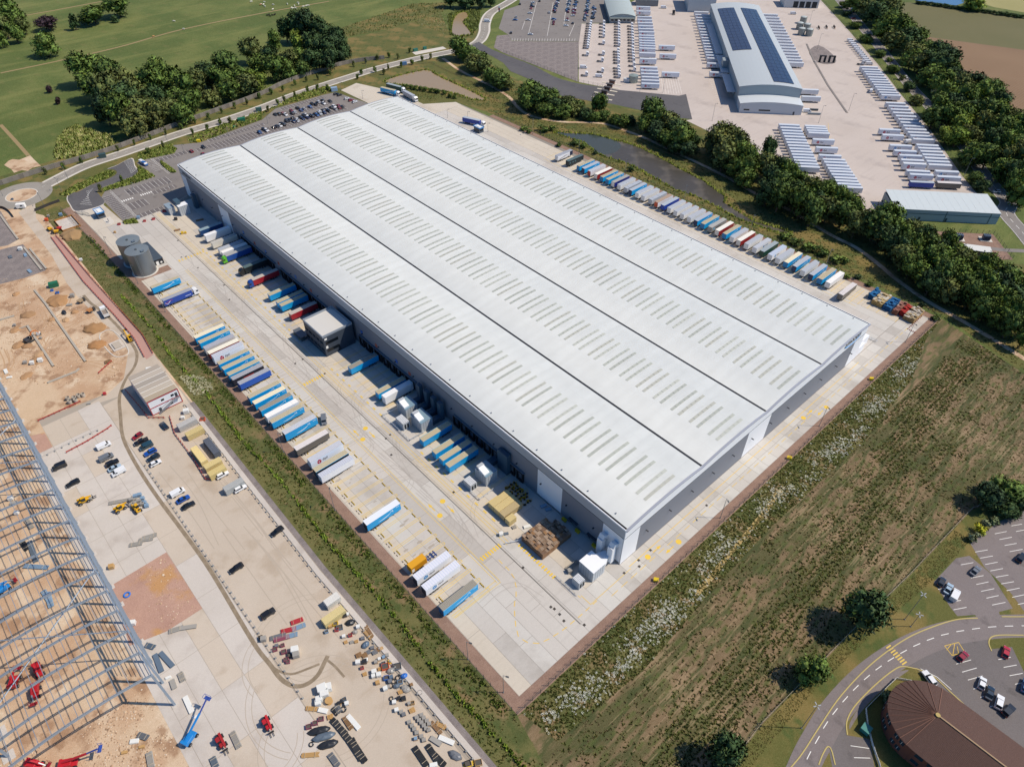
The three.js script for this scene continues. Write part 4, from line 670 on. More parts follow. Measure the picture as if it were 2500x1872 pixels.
function carModel(type, col) {
  const c = CARP[type], t = thing(c.van ? 'parked_van' : 'parked_car', '', c.van ? 'van' : 'car'), m = new THREE.MeshPhysicalMaterial({ color: col, roughness: 0.3, clearcoat: 0.8, clearcoatRoughness: 0.08 });
  mesh('body', extr(c.body, c.W, 0.09), m, t);
  if (c.van) {
    const a = c.body[4], b = c.body[5], dx = b[0] - a[0], dy = b[1] - a[1], g = new THREE.BoxGeometry(0.06, Math.hypot(dx, dy) * 0.82, c.W - 0.36); g.rotateZ(Math.atan2(-dx, dy)); g.translate((a[0] + b[0]) / 2 + 0.03, (a[1] + b[1]) / 2 + 0.03, 0); mesh('windscreen', g, glassM, t);
    for (const z of [-1, 1]) mesh('side_window', bx(b[0] - 0.25, a[1] + 0.35, z * (c.W / 2 + 0.01), 0.85, 0.5, 0.03), glassM, t);
  } else {
    const cw = c.W - 0.2, g = extr(c.cab, cw, 0.12); mesh('windows', g, glassM, t);
    const [, f, r] = c.cab; mesh('roof', bx((f[0] + r[0]) / 2, f[1] + 0.005, 0, f[0] - r[0] - 0.1, 0.05, cw - 0.2), m, t);
    mesh('pillars', [bar([c.cab[3][0] + 0.1, c.cab[3][1], cw / 2 - 0.03], [r[0], r[1], cw / 2 - 0.12], 0.16, 0.05), bar([c.cab[3][0] + 0.1, c.cab[3][1], -cw / 2 + 0.03], [r[0], r[1], -cw / 2 + 0.12], 0.16, 0.05)], m, t);
  }
  if (type === 'pickup') mesh('load_bed', bx(-1.8, 1.12, 0, 1.4, 0.06, 1.5), mat('#22252a', 0.8), t);
  for (const z of [-1, 1]) { mesh('headlight', bx(c.L / 2 - 0.12, c.body[2][1] + 0.06, z * (c.W / 2 - 0.3), 0.2, 0.14, 0.34), mat('#dfe3e6', 0.2), t); mesh('tail_light', bx(-c.L / 2 + 0.04, c.body[2][1] + 0.2, z * (c.W / 2 - 0.22), 0.1, 0.2, 0.24), mat('#8f1f1f', 0.3), t); }
  const r = c.van ? 0.35 : 0.33; wheels(t, [-c.L * 0.3, c.L * 0.31], [-c.W / 2 + 0.12, c.W / 2 - 0.12], r); return t;
}
const COLN = { '#1d1f23': 'black', '#e4e5e5': 'white', '#b9bcc0': 'silver', '#6d7278': 'grey', '#243a66': 'navy blue', '#2a5f9e': 'blue', '#8f1f2b': 'red', '#2b2f36': 'dark grey', '#b01e2d': 'bright red', '#1c4fa0': 'bright blue', '#274553': 'teal', '#3d6f9c': 'light blue', '#20303f': 'dark blue', '#9fb4c4': 'pale blue' };
const KINDN = { hatch: 'hatchback', saloon: 'saloon car', suv: 'sport utility car', estate: 'estate car', van: 'van', bigvan: 'large van', pickup: 'pickup truck' };
const addCar = (type, col, u, v, deg, where, y = 0.06, group) => spawn('K' + type + col, () => carModel(type, col), u, v, deg, y, `${COLN[col]} ${KINDN[type]} ${where}`, group || 'cars ' + where);

// ---- outer row on the loading yard (rear ends over the gravel)
const OUT = 'in the outer yard row';
for (const [k, u, v] of [['arrow', -318.8, 56.6], ['stripe', -305.2, 56.6], ['arrowCream', -268.4], ['arrow', -263.8], ['grey', -258.6], ['redCream', -254.3], ['dpd', -250], ['arrow', -245], ['arrow', -240.6], ['arrow', -235.8], ['dark', -232.2], ['blue', -227.7, 56.8], ['arrow', -217.6], ['arrowCream', -213.1], ['arrowGrey', -208], ['white', -203.1], ['arrow', -199.1], ['arrowTall', -190, 56.6], ['charcoal', -180.4], ['dpd', -171.2, 56.6], ['night', -166.5], ['whiteRib', -163], ['arrowWhite', -134.8, 56.6], ['dpdBlue', -106.9, 56.7], ['dpdBlue', -102.2, 56.6], ['arrowGrey', -93.2, 56.4]])
  addTrailer(k, u - 1.26, (v || 56) + 0.1, 90, OUT);
addTractor('#e3e4e4', -306.4, 67.4, 90, 'white tractor unit coupled to the royal blue curtain trailer', 'tractor units in the loading yard');
{ // yellow container on a skeletal trailer
  const t = thing('container_trailer', 'short yellow shipping container on blue skeletal trailer', 'trailer', -112.9, 58, 90, 0.055);
  mesh('container', bx(3.05, 2.55, 0, 6.1, 2.6, 2.44), mat('#d69a18', 0.6), t);
  const rb = []; for (let i = 0; i < 22; i++) rb.push(bx(0.2 + i * 0.27, 2.55, 1.235, 0.12, 2.3, 0.05)); mesh('side_ribs', rb, mat('#cf9216', 0.6), t);
  mesh('notice_plate', bx(0.7, 2.2, 1.28, 0.9, 1.4, 0.04), MAT.white, t);
  mesh('rear_door', bx(-0.03, 2.55, 0, 0.06, 2.4, 2.3), mat('#c88c14', 0.6), t);
  mesh('skeletal_frame', [bx(5.2, 1.1, -0.5, 10.4, 0.26, 0.2), bx(5.2, 1.1, 0.5, 10.4, 0.26, 0.2), bx(7, 1.12, 0, 0.3, 0.2, 2.4), bx(8.6, 1.12, 0, 0.3, 0.2, 2.4), bx(10, 1.15, 0, 0.4, 0.25, 2.4)], mat('#28407c', 0.5), t);
  wheels(t, [1.6, 2.9, 4.2], [-1.0, 1.0]);
}
// ---- trailers backed on to the docks
const DOC = 'at the dock wall';
for (const [k, u, v, l] of [['maritime', -354.3, 96], ['dpdWhite', -346, 95.6], ['cream', -337.7], ['whiteGrey', -329.4], ['white', -325.6], ['navyBlue', -321.3], ['black', -305.2, 97.2], ['crimson', -292.6], ['arrow', -275.7], ['arrow', -267.8], ['arrow', -264.4], ['crimson', -255.7], ['arrowGrey', -205.6], ['arrow', -185.3], ['dpdWhite', -181, 95.6], ['arrow', -152.6, 93.2], ['arrow', -144.6, 92.9], ['arrow', -140.2, 92.8], ['arrow', -136.2, 92.6]])
  addTrailer(k, u - 1.26, (v || 95.3) + 13.9 - (k === 'maritime' ? 1 : 0), -90, DOC);
addTractor('#62b52e', -322.6, 99.3, -90, 'lime green tractor unit at the dock wall', 'tractor units in the loading yard');
addTractor('#22262b', -306.6, 100.7, -90, 'black tractor unit under the black trailer', 'tractor units in the loading yard');
addTractor('#1f4a9a', -293.9, 99.2, -90, 'blue tractor unit coupled to crimson trailer at the dock', 'tractor units in the loading yard');
// ---- long row behind the warehouse
const REA = 'behind the warehouse';
const rearRow = [['curtain', -290], ['black', -280.5], ['arrow', -271], ['arrowNavy', -266.8], ['redRear', -261.8], ['red', -256.3], ['arrow', -251.6], ['arrow', -247.1], ['navySide', -242.5], ['whiteGrey', -237.8], ['greyBox', -232.8], ['arrowNavy', -229], ['whiteGrey', -224], ['whiteGrey', -219.6], ['greyBox', -214.2], ['orangeRear', -209.8], ['blueSide', -205.3], ['whiteGrey', -200.7], ['whiteGrey', -196.2], ['whiteGrey', -191.6], ['whiteGrey', -186.8], ['arrowNavy', -182.3], ['arrow', -177.7], ['maersk', -173], ['red', -168.3], ['arrow', -163.6], ['whiteGrey', -159], ['red', -154.7], ['whiteGrey', -150], ['motif', -145], ['green', -140.7], ['dpdFlat', -135.9], ['whiteGrey', -131.4], ['arrowCream', -126.8], ['arrowNavy', -122], ['whiteGrey', -117], ['arrowNavy', -112.5], ['arrow', -107.7], ['white', -103.5], ['charcoal', -94.5]];
for (const [k, u] of rearRow) addTrailer(k, u - 1.26, (k === 'charcoal' ? 296.9 : 301.4) - (u > -120 ? 0.6 : 0), 90, REA);
// lorries at the rear gate
{
  const a = [['arrow', -463.5, 286.6, 17, 'sky blue lorry trailer with arrow print waiting at the rear gate'], ['green', -467, 294.4, 15, 'teal grey lorry trailer waiting at the rear gate'], ['greyBox', -446.8, 295.5, -3, 'grey curtain lorry trailer waiting at the rear gate']];
  for (const [k, u, v, d, l] of a) { const t = addTrailer(k, u, v, d, 'at the rear gate'); t.userData.label = l; addTractor('#e8e9ea', u + 11.2 * Math.cos(d * RAD), v + 11.2 * Math.sin(d * RAD), d, l.replace(/trailer.*/, 'white cab at the rear gate'), 'lorry cabs at the rear gate'); }
  const t = addTrailer('blueSide', -378.5, 297, 20, 'beside the rear gatehouse'); addTractor('#e3e4e4', -378.5 + 10.6, 297 + 3.9, 20, 'white cab of the royal blue lorry beside rear gatehouse', 'lorry cabs at the rear gate');
}
// ---- the parcel depot
const DEP = 'in the depot yard', ca = Math.cos(DROT * RAD), sa = Math.sin(DROT * RAD);
function depotRow(rc, x0, y0, x1, y1, n, kinds, jit = 0.2) {
  for (let i = 0; i < n; i++) { const t = n > 1 ? i / (n - 1) : 0, p = q(rc, lerp(x0, x1, t), lerp(y0, y1, t), 1.1); addTrailer(kinds[i % kinds.length], p[0] - sa * 1.26 + R(-jit, jit) * ca, p[1] + ca * 1.26 + R(-jit, jit) * sa, DROT, DEP, 0.03); }
}
const mixA = ['depotPlain', 'depotRed', 'depotPlain', 'depotBlue', 'depotPlain', 'depotRed', 'depotPlain'], RB = ['depotRed'];
depotRow(2, 1218, 85, 1218, 123, 2, RB); depotRow(2, 1226, 170, 1240, 300, 6, mixA); depotRow(2, 1240, 330, 1244, 440, 6, RB); depotRow(2, 1244, 480, 1246, 535, 2, ['depotPlain', 'depotTall']); depotRow(2, 1252, 600, 1262, 740, 6, ['depotRed', 'depotRed', 'depotPlain', 'depotPlain', 'depotPlain', 'depotRed']);
depotRow(2, 1408, 417, 1416, 490, 2, RB); depotRow(2, 1432, 645, 1432, 645, 1, RB);
depotRow(2, 1706, 130, 1812, 525, 17, mixA); depotRow(2, 1815, 568, 1835, 645, 2, RB);
depotRow(3, 825, 598, 1000, 838, 12, ['depotPlain', 'depotPlain', 'depotRed', 'depotPlain', 'depotPlain', 'depotBlue']); depotRow(3, 1040, 905, 1265, 1212, 12, ['depotPlain', 'depotRed', 'depotPlain']); depotRow(3, 1295, 1262, 1398, 1430, 7, ['depotRed', 'depotPlain', 'depotPlain', 'depotRed', 'depotPlain']);
depotRow(3, 1455, 1485, 1468, 1530, 2, ['depotBlue', 'depotRed']); depotRow(3, 985, 1130, 1012, 1178, 2, RB); depotRow(3, 1075, 1265, 1110, 1312, 2, ['depotBlue', 'depotRed']); depotRow(3, 1150, 1350, 1182, 1428, 3, ['depotBlue', 'depotPlain', 'depotTall']); depotRow(3, 1212, 1482, 1240, 1512, 2, ['depotPlain', 'depotRed']);
depotRow(3, 1242, 1572, 1242, 1572, 1, ['blueSide']); depotRow(3, 1470, 1578, 1470, 1578, 1, ['charcoal']);
depotRow(3, 140, 1090, 290, 1446, 15, ['depotRed', 'depotPlain', 'depotBlue', 'depotRed', 'depotPlain', 'depotBlue', 'depotPlain', 'depotPlain']); depotRow(3, 358, 1100, 388, 1160, 4, ['depotPlain', 'depotPlain', 'depotBlue']); depotRow(3, 425, 1216, 478, 1350, 3, RB); depotRow(3, 505, 1385, 640, 1618, 10, mixA);
depotRow(3, 8, 150, 205, 560, 17, ['depotPlain']); depotRow(3, 315, 790, 330, 850, 2, ['depotPlain']);
for (const [x0, y0, x1, y1, n] of [[795, 205, 765, 408, 11], [760, 470, 760, 470, 1], [750, 640, 750, 640, 1], [905, 205, 900, 315, 5], [898, 375, 895, 465, 2], [885, 520, 885, 610, 2], [1030, 205, 1028, 390, 9], [1020, 440, 1022, 535, 5], [1020, 580, 1026, 655, 4], [1140, 225, 1145, 390, 8], [1142, 420, 1148, 520, 5], [1150, 560, 1155, 600, 2]])
  for (let i = 0; i < n; i++) { const t = n > 1 ? i / (n - 1) : 0, p = q(2, lerp(x0, x1, t), lerp(y0, y1, t)); addTractor('#e6e7e8', p[0], p[1], DROT, 'white tractor unit parked without a trailer in the depot', 'tractor units in the parcel depot', 0.03); }
for (let i = 0; i < 12; i++) { const p = q(3, lerp(745, 905, i / 11), lerp(350, 545, i / 11)); addCar('bigvan', '#e4e5e5', p[0], p[1], DROT, 'in the row by the depot fence', 0.03, 'vans by the depot fence'); }
for (const [rc, x, y, d, l] of [[3, 920, 775, 110, 'standing alone between depot trailers'], [3, 1235, 1205, 60, 'squeezed behind the depot trailers'], [3, 380, 945, 40, 'beside the depot end wall'], [3, 265, 120, 40, 'by the far depot shed'], [2, 775, 575, 41, 'at the end of the first tractor column'], [2, 905, 650, 41, 'at the end of the second tractor column'], [2, 1450, 70, 41, 'crossing the empty depot concrete']]) { const p = q(rc, x, y); addCar('bigvan', '#e4e5e5', p[0], p[1], d, l, 0.03, 'vans about the depot'); }
addTractor('#2b2f36', ...q(2, 1535, 130), 130, 'dark shunter tractor crossing the depot concrete', 'shunters in the parcel depot', 0.03); addTractor('#c9cdd0', ...q(3, 800, 545), 41, 'pale recovery truck cab at the end of the van row', 'shunters in the parcel depot', 0.03);
// ---- cars: staff car park
const STAFF = 'in the staff car park';
const mixCols = ['#1d1f23', '#2b2f36', '#b9bcc0', '#243a66', '#6d7278', '#e4e5e5', '#2a5f9e', '#8f1f2b', '#20303f'];
const pickT = () => ['hatch', 'hatch', 'saloon', 'suv', 'estate'][rnd() * 5 | 0], pickC = () => mixCols[rnd() * mixCols.length | 0];
for (const [x, y, c] of [[115, 1120, 6], [150, 1095, 0], [175, 1105, 5], [235, 1080, 0], [262, 1073, 0], [290, 1065, 5], [320, 1055, 0], [300, 1045, 0], [250, 970, 0], [280, 965, 0], [310, 960, 7], [335, 972, 5], [385, 940, 7], [392, 960, 0], [410, 950, 2], [435, 915, 0], [465, 935, 6], [490, 920, 2], [540, 905, 6], [560, 880, 0], [585, 885, 0], [610, 865, 2], [648, 852, 0], [655, 875, 5], [710, 858, 0], [345, 1025, 0], [370, 1018, 1], [395, 1000, 0], [405, 1030, 3], [430, 1010, 5], [435, 1025, 2], [460, 995, 0], [480, 1005, 3], [490, 980, 0], [510, 975, 5], [518, 995, 3], [540, 975, 0], [560, 985, 0], [585, 965, 0], [600, 975, 6], [620, 945, 5], [625, 965, 2], [650, 935, 0], [660, 955, 3], [680, 925, 2], [700, 940, 0], [720, 910, 0], [745, 905, 5], [752, 922, 2], [780, 895, 7], [785, 915, 7], [812, 908, 0]])
  { const p = q(1, x, y); addCar(pickT(), mixCols[c], p[0], p[1], rnd() < 0.5 ? 0 : 180, STAFF); }
for (const [x, y, c] of [[760, 797, 0], [790, 806, 0], [850, 836, 5], [885, 850, 7], [918, 864, 5]]) { const p = q(1, x, y); addCar('hatch', mixCols[c], p[0], p[1], 90, 'at the gate end of the staff car park'); }
for (const [x, y, c, l] of [[1612, 1280, 7, 'alone in a bay of the staff car park'], [1710, 1303, 7, 'tucked under the warehouse corner'], [1712, 1245, 0, 'near the ramp of the staff car park'], [2185, 1120, 0, 'at the middle of an empty staff row']]) { const p = q(0, x, y); addCar('hatch', mixCols[c], p[0], p[1], 0, l); }
addCar('van', '#e4e5e5', ...q(0, 1200, 1375), 10, 'in the end bay by the planting bed'); addCar('van', '#2a5f9e', ...q(0, 1220, 1390), 10, 'in the end bay by the planting bed');
// ---- cars: depot car park
for (const [x0, y0, x1, y1, n] of [[560, 10, 535, 105, 11], [655, 5, 640, 105, 10], [715, 0, 690, 135, 13], [815, 10, 790, 175, 18], [868, 60, 858, 160, 10], [350, 25, 335, 75, 4]]) for (let i = 0; i < n; i++) { const t = i / (n - 1), p = q(2, lerp(x0, x1, t) + R(-8, 8), lerp(y0, y1, t)); addCar(pickT(), pickC(), p[0], p[1], DROT + (rnd() < 0.5 ? 180 : 0), 'in the packed depot car park', 0.05); }
for (const [x, y, c] of [[325, 115, 5], [208, 148, 2], [200, 172, 6], [310, 172, 5], [525, 165, 6], [528, 178, 2], [525, 188, 7], [522, 205, 7], [485, 110, 2], [640, 160, 7], [635, 178, 5], [628, 220, 5], [685, 200, 0], [330, 293, 5], [165, 280, 0], [240, 38, 0], [405, 12, 0], [512, -5, 0]]) { const p = q(2, x, y); addCar('saloon', mixCols[c], p[0], p[1], DROT, 'scattered in the depot car park', 0.05); }
// ---- cars: construction site
const SITE = [[165, '#1d1f23', 20, 505, 765, 200, 'van', 'parked alone by the steel frame'], [1, '#1d1f23', 20, 615, 905, 205, 'estate', 'alone on bare concrete above the yellow loader'], [1, '#e4e5e5', 20, 878, 590, 25, 'van', 'standing apart at the top of a parked line'], [1, '#6d7278', 20, 900, 690, 25, 'van', 'between white van and black car on the slab'], [1, '#1d1f23', 20, 948, 735, 25, 'suv', 'in the short parked line on the slab'], [1, '#9fb4c4', 20, 968, 775, 25, 'saloon', 'in the short parked line on the slab'], [1, '#e4e5e5', 20, 1003, 812, 205, 'van', 'at the lower end of a parked line'], [1, '#8f1f2b', 20, 1160, 508, 195, 'hatch', 'first of the row by the muddy track'], [1, '#1d1f23', 20, 1192, 555, 200, 'pickup', 'with open bed beside the red hatchback'], [1, '#274553', 20, 1235, 595, 205, 'van', 'in the row by the muddy track'], [1, '#1c4fa0', 20, 1270, 645, 205, 'suv', 'in the row by the muddy track'], [1, '#20303f', 20, 1293, 690, 205, 'estate', 'in the row by the muddy track'], [1, '#e4e5e5', 20, 1312, 735, 25, 'hatch', 'last of the row by the muddy track'], [1, '#20303f', 20, 1385, 420, 120, 'estate', 'driving past the site hut'], [1, '#e4e5e5', 20, 1500, 985, 25, 'van', 'beside two dark cars on the dusty lane'], [1, '#1c4fa0', 20, 1545, 1040, 25, 'saloon', 'between white van and black car on the lane'], [1, '#1d1f23', 20, 1588, 1092, 25, 'saloon', 'lowest of three on the dusty lane'], [1, '#1d1f23', 20, 1992, 1620, 205, 'estate', 'by the lane kerb'], [1, '#e4e5e5', 20, 1875, 835, 25, 'suv', 'beside the cream containers'], [1, '#e4e5e5', 20, 2025, 950, 25, 'suv', 'beside the grey container'], [1, '#1d1f23', 21, 265, 1310, 200, 'estate', 'beside the long edge blocks'], [1, '#1d1f23', 31, 190, 375, 25, 'suv', 'near the red scaffold bundles']];
for (const [, c, rc, x, y, d, ty, l] of SITE) { const p = q(rc, x, y); addCar(ty, c, p[0], p[1], d + 65, l, 0.045, 'vehicles on the construction site'); }
addCar('van', '#6d7278', ...q(21, 660, 375), -28, 'with yellow chevron tail by the tall blue trailer', 0.06);
{ const c = scene.children.at(-1); const ch = mesh('chevron_panel', bx(-2.52, 1.1, 0, 0.04, 1.3, 1.7), mat('#d8cf2a', 0.6), c); }
// ---- cars: office park and main road
for (const [rc, x, y, c, d, ty, l, tn] of [[33, 1510, 108, '#2b2f36', 95, 'hatch', 'at the corner of the visitor car park'], [33, 1568, 165, '#9fb4c4', 95, 'saloon', 'next to the white van in the visitor car park'], [33, 1620, 220, '#e4e5e5', 95, 'van', 'in the visitor car park'], [33, 1795, 15, '#6d7278', 95, 'saloon', 'beside the grass strip of the visitor car park'], [33, 1688, 735, '#8f1f2b', 100, 'hatch', 'below the yellow hatched box'], [33, 2050, 698, '#b01e2d', 100, 'hatch', 'beside the kerbed island'], [33, 1850, 960, '#e4e5e5', 100, 'hatch', 'in the bay row facing the brown roof'], [33, 1915, 1042, '#20303f', 100, 'saloon', 'in the bay row facing the brown roof'], [33, 1993, 1120, '#e4e5e5', 100, 'suv', 'in the bay row facing the brown roof'], [33, 2070, 1192, '#1d1f23', 100, 'suv', 'in the bay row facing the brown roof'], [33, 1405, 920, '#e4e5e5', 155, 'suv', 'parked against the brown roofed building'], [33, 2215, 985, '#3d6f9c', 100, 'suv', 'at the edge of the office car park'], [23, 2180, 1535, '#1d1f23', 95, 'suv', 'in the overflow car park']]) { const p = q(rc, x, y); addCar(ty, c, p[0], p[1], d, l, 0.04, 'cars at the office park'); }
for (const [rc, x, y, c, ty, l] of [[3, 760, 90, '#9fb4c4', 'van', 'driving on the main road near the top'], [3, 1215, 655, '#e4e5e5', 'hatch', 'driving on the main road past the trees'], [13, 1975, 35, '#b9bcc0', 'suv', 'driving on the main road by the long shed'], [3, 770, 160, '#8f1f2b', 'hatch', 'driving in tree shade on the main road']]) { const p = q(rc, x, y); addCar(ty, c, p[0], p[1], -50, l, 0.055); }
addCar('bigvan', '#e4e5e5', ...q(1, 2035, 185), 40, 'driving round the bend of the estate road', 0.06);
// ================================================================ BUILDINGS AND STRUCTURES
const lightWall = mat('#c3c8cb', 0.5), roofGrey = mat('#b4bbbd', 0.55), steelGrey = mat('#8c9399', 0.45, 0.4);
function curvedRoof(x0, x1, z0, z1, h, rise, th, n = 14) {
  const p = []; for (let i = 0; i <= n; i++) { const t = i / n; p.push([lerp(x0, x1, t), h + rise * (1 - (2 * t - 1) ** 2)]); } for (let i = n; i >= 0; i--) { const t = i / n; p.push([lerp(x0, x1, t), h + rise * (1 - (2 * t - 1) ** 2) - th]); }
  const g = extr(p, z1 - z0); g.translate(0, 0, (z0 + z1) / 2); return g;
}
function gableWall(x0, x1, z, h, rise, n = 14) { const p = [[x0, 0]]; p.push([x1, 0]); for (let i = n; i >= 0; i--) { const t = i / n; p.push([lerp(x0, x1, t), h + rise * (1 - (2 * t - 1) ** 2) - 0.25]); } const g = extr(p, 0.3); g.translate(0, 0, z); return g; }
{ // parcel hub
  const b = thing('parcel_hub', 'long grey depot hall with arched roof and dark solar panels', 'depot', -259.8, 454.2, DROT, 0.03);
  mesh('wall_cladding', [bx(0.15, 6.5, -120, 0.3, 13, 212), bx(43.2, 6.5, -120, 0.3, 13, 212), gableWall(0.3, 43.05, -14.2, 13, 2.2), gableWall(0.3, 43.05, -225.8, 13, 2.2)], mat('#9aa3a6', 0.5), b);
  mesh('roof', curvedRoof(-0.6, 43.9, -226, -13.9, 13.1, 2.2, 0.25), roofGrey, b);
  mesh('front_annex', [gableWall(0, 43.3, 0, 6.6, 1.6), bx(0.15, 3.3, -7, 0.3, 6.6, 13.7), bx(43.15, 3.3, -7, 0.3, 6.6, 13.7)], lightWall, b);
  mesh('annex_roof', curvedRoof(-0.4, 43.7, -14, 0.5, 6.7, 1.6, 0.2), mat('#c9cfd1', 0.5), b);
  for (const [x, w] of [[5, 4], [17.5, 8]]) mesh('window', bx(x, 2.3, 0.17, w, 1.0, 0.06), glassM, b);
  mesh('door', bx(38, 1.1, 0.17, 1.2, 2.2, 0.06), mat('#4a4f54'), b);
  const rr = (x, z0, z1, w) => { const t0 = (x + 0.6) / 44.5, s = 2.2 * 4 * (1 - 2 * t0) / 44.5, g = new THREE.BoxGeometry(w, 0.12, z1 - z0); g.rotateZ(Math.atan(s)); g.translate(x, 13.1 + 2.2 * (1 - (2 * t0 - 1) ** 2) + 0.28, (z0 + z1) / 2); return g; };
  const solar = new THREE.MeshPhysicalMaterial({ color: '#27344f', roughness: 0.3, specularIntensity: 0.6 });
  for (let i = 0; i < 24; i++) { const z = -20 - i * 7.8; for (const x of [26, 29.6, 33.2, 36.8]) mesh('solar_panel', rr(x, z - 7.5, z, 3.45), solar, b); if (i > 8) for (const x of [5.6, 9.2, 12.8, 16.4]) mesh('solar_panel', rr(x, z - 7.5, z, 3.45), solar, b); }
  for (const [z0, z1] of [[-25, -62], [-66, -106], [-110, -190]]) { mesh('dock_canopy', bx(-3.2, 5.2, (z0 + z1) / 2, 6, 0.3, z0 - z1), lightWall, b); }
  for (const x of [-1, 45]) for (let i = 0; i < 12; i++) mesh('dock_door', bx(x < 0 ? -0.05 : 43.4, 2.4, -30 - i * 14, 0.1, 3, 2.6), mat('#4d5459', 0.6), b);
  mesh('lift_tower', bx(-2, 5.4, -80, 5, 10.6, 8), mat('#8f989b', 0.5), b);
}
function shed(name, label, u, v, deg, w, d, h, o = {}) {
  const b = thing(name, label, 'building', u, v, deg, 0.03);
  mesh('wall', [bx(w / 2, h / 2, -0.15, w, h, 0.3), bx(w / 2, h / 2, -d + 0.15, w, h, 0.3), bx(0.15, h / 2, -d / 2, 0.3, h, d - 0.6), bx(w - 0.15, h / 2, -d / 2, 0.3, h, d - 0.6)], mat(o.wall || '#aeb6b8', 0.55), b);
  if (o.rise) mesh('roof', curvedRoof(-0.5, w + 0.5, -d - 0.4, 0.4, h + 0.15, o.rise, 0.2), mat(o.roof || '#b9c1c2', 0.55), b), [0.02, -d].forEach(z => mesh('gable', gableWall(0.2, w - 0.2, z, h, o.rise), mat(o.wall || '#aeb6b8', 0.55), b));
  else { const n = o.panels || 1; for (let i = 0; i < n; i++) { const g = new THREE.BoxGeometry(w / n - 0.05, 0.18, d + 0.6); g.rotateX(o.tilt || 0.03); g.translate((i + 0.5) * w / n, h + 0.25 + (o.lift || 0.1), -d / 2); mesh('roof_panel', g, mat(o.roof || '#b9c1c2', 0.55), b); } }
  return b;
}
{ const b = shed('long_shed', 'long low white roofed shed beside the trees and main road', -115.2, 389.6, 42, 55.7, 20, 6.3, { wall: '#93a4aa', roof: '#c3cbcb', panels: 14, tilt: 0.05, lift: 0.55 });
  mesh('cladding_line', bx(27.8, 4.2, 0.03, 55.7, 0.3, 0.08), mat('#33504f'), b); for (const x of [3, 27.8, 51]) mesh('downpipe', bx(x, 3.1, 0.06, 0.3, 6.2, 0.14), mat('#33504f'), b); for (const x of [14.5, 28.8]) mesh('door', bx(x, 1.1, 0.04, 1.1, 2.2, 0.1), mat('#3b4a4f'), b); }
{ const b = shed('depot_offices', 'depot office with barrel roof beside the packed car park', -465.6, 545.2, 47, 24, 62, 5.2, { rise: 2.4, wall: '#a9a8a2', roof: '#a7b1ae' }); mesh('canopy', bx(12, 4.4, 1.2, 24, 0.2, 2.4), mat('#8b9490'), b); for (let i = 0; i < 6; i++) mesh('window', bx(2.5 + i * 3.8, 2.4, 0.2, 2.4, 1.3, 0.08), glassM, b); }
{ const b = shed('depot_plant_room', 'dark flat roofed plant block behind the depot trailers', ...q(2, 1215, 48), DROT, 22, 14, 5, { wall: '#7c7f80', roof: '#5d6265' }); for (const x of [6, 13]) mesh('roof_unit', bx(x, 6, -7, 3, 1.4, 2.6), mat('#9da1a2'), b); }
shed('hub_office_block', 'tall pale office block at the shaded side of the hub', ...q(2, 1650, 100), DROT, 26, 40, 14, { wall: '#b9c0c2', roof: '#c3c8c9' });
{ const b = shed('vehicle_workshop', 'white vehicle workshop with open dark bays behind the hub', ...q(3, 185, 62), DROT, 33, 22, 8, { wall: '#c6c9c7', roof: '#bcc2c1' }); for (let i = 0; i < 4; i++) mesh('bay_shade_panel', bx(11 + i * 6, 3, 0.05, 4.6, 5.4, 0.12), mat('#2e3336', 0.7), b); }  // dark panels paint the shade inside the open workshop bays
{ // substation
  const b = shed('substation_hut', 'small dark brick switch hut with white roof inside fence', ...q(13, 1690, 560), 33, 13, 5, 3.2, { wall: '#4c4845', roof: '#d3d3cd' }); mesh('door', bx(3, 1.1, 0.03, 1.6, 2.1, 0.1), mat('#6b7476'), b);
  for (const [x, y, n] of [[1655, 425, 'beside the pad edge'], [1885, 430, 'beside the lane']]) { const t = thing('transformer', 'blue grey power transformer with cooling fins ' + n, 'transformer', ...q(13, x, y), 35, 0.05); mesh('tank', bx(0, 1.5, 0, 3.4, 2.6, 2.2), mat('#4c5c70', 0.5), t); for (let i = 0; i < 7; i++) mesh('fin', bx(-1.5 + i * 0.5, 1.5, 1.5, 0.12, 2.0, 0.8), mat('#43546a', 0.5), t); for (let i = 0; i < 3; i++) mesh('bushing', cyl(-1 + i, 3.3, 0, 0.14, 1.1), mat('#7c6a5c'), t); mesh('plinth', bx(0, 0.1, 0, 6, 0.2, 5), MAT.kerb, t); }
}
// gate kiosks of the depot
[[930, 830], [950, 790], [975, 760], [995, 735], [1015, 705]].forEach(([x, y], i) => {
  const [u, v] = q(2, x, y), t = thing('gate_kiosk', 'dark gate kiosk on a pale traffic island at the depot entrance', 'kiosk', u, v, 22, 0.06, 'gate kiosks at the depot entrance');
  mesh('island', bx(0, 0.08, 0, 16, 0.16, 1.7), mat('#cfc6b2', 0.9), t); mesh('booth', bx(0, 1.3, 0, 4.2, 2.3, 1.6), mat('#6d4f42', 0.6), t); mesh('booth_roof', bx(0, 2.6, 0, 5.2, 0.3, 2.6), mat('#4a4746', 0.6), t); mesh('barrier_arm', bx(3.6, 1.0, 2, 0.12, 0.12, 3.6), MAT.white, t);
});
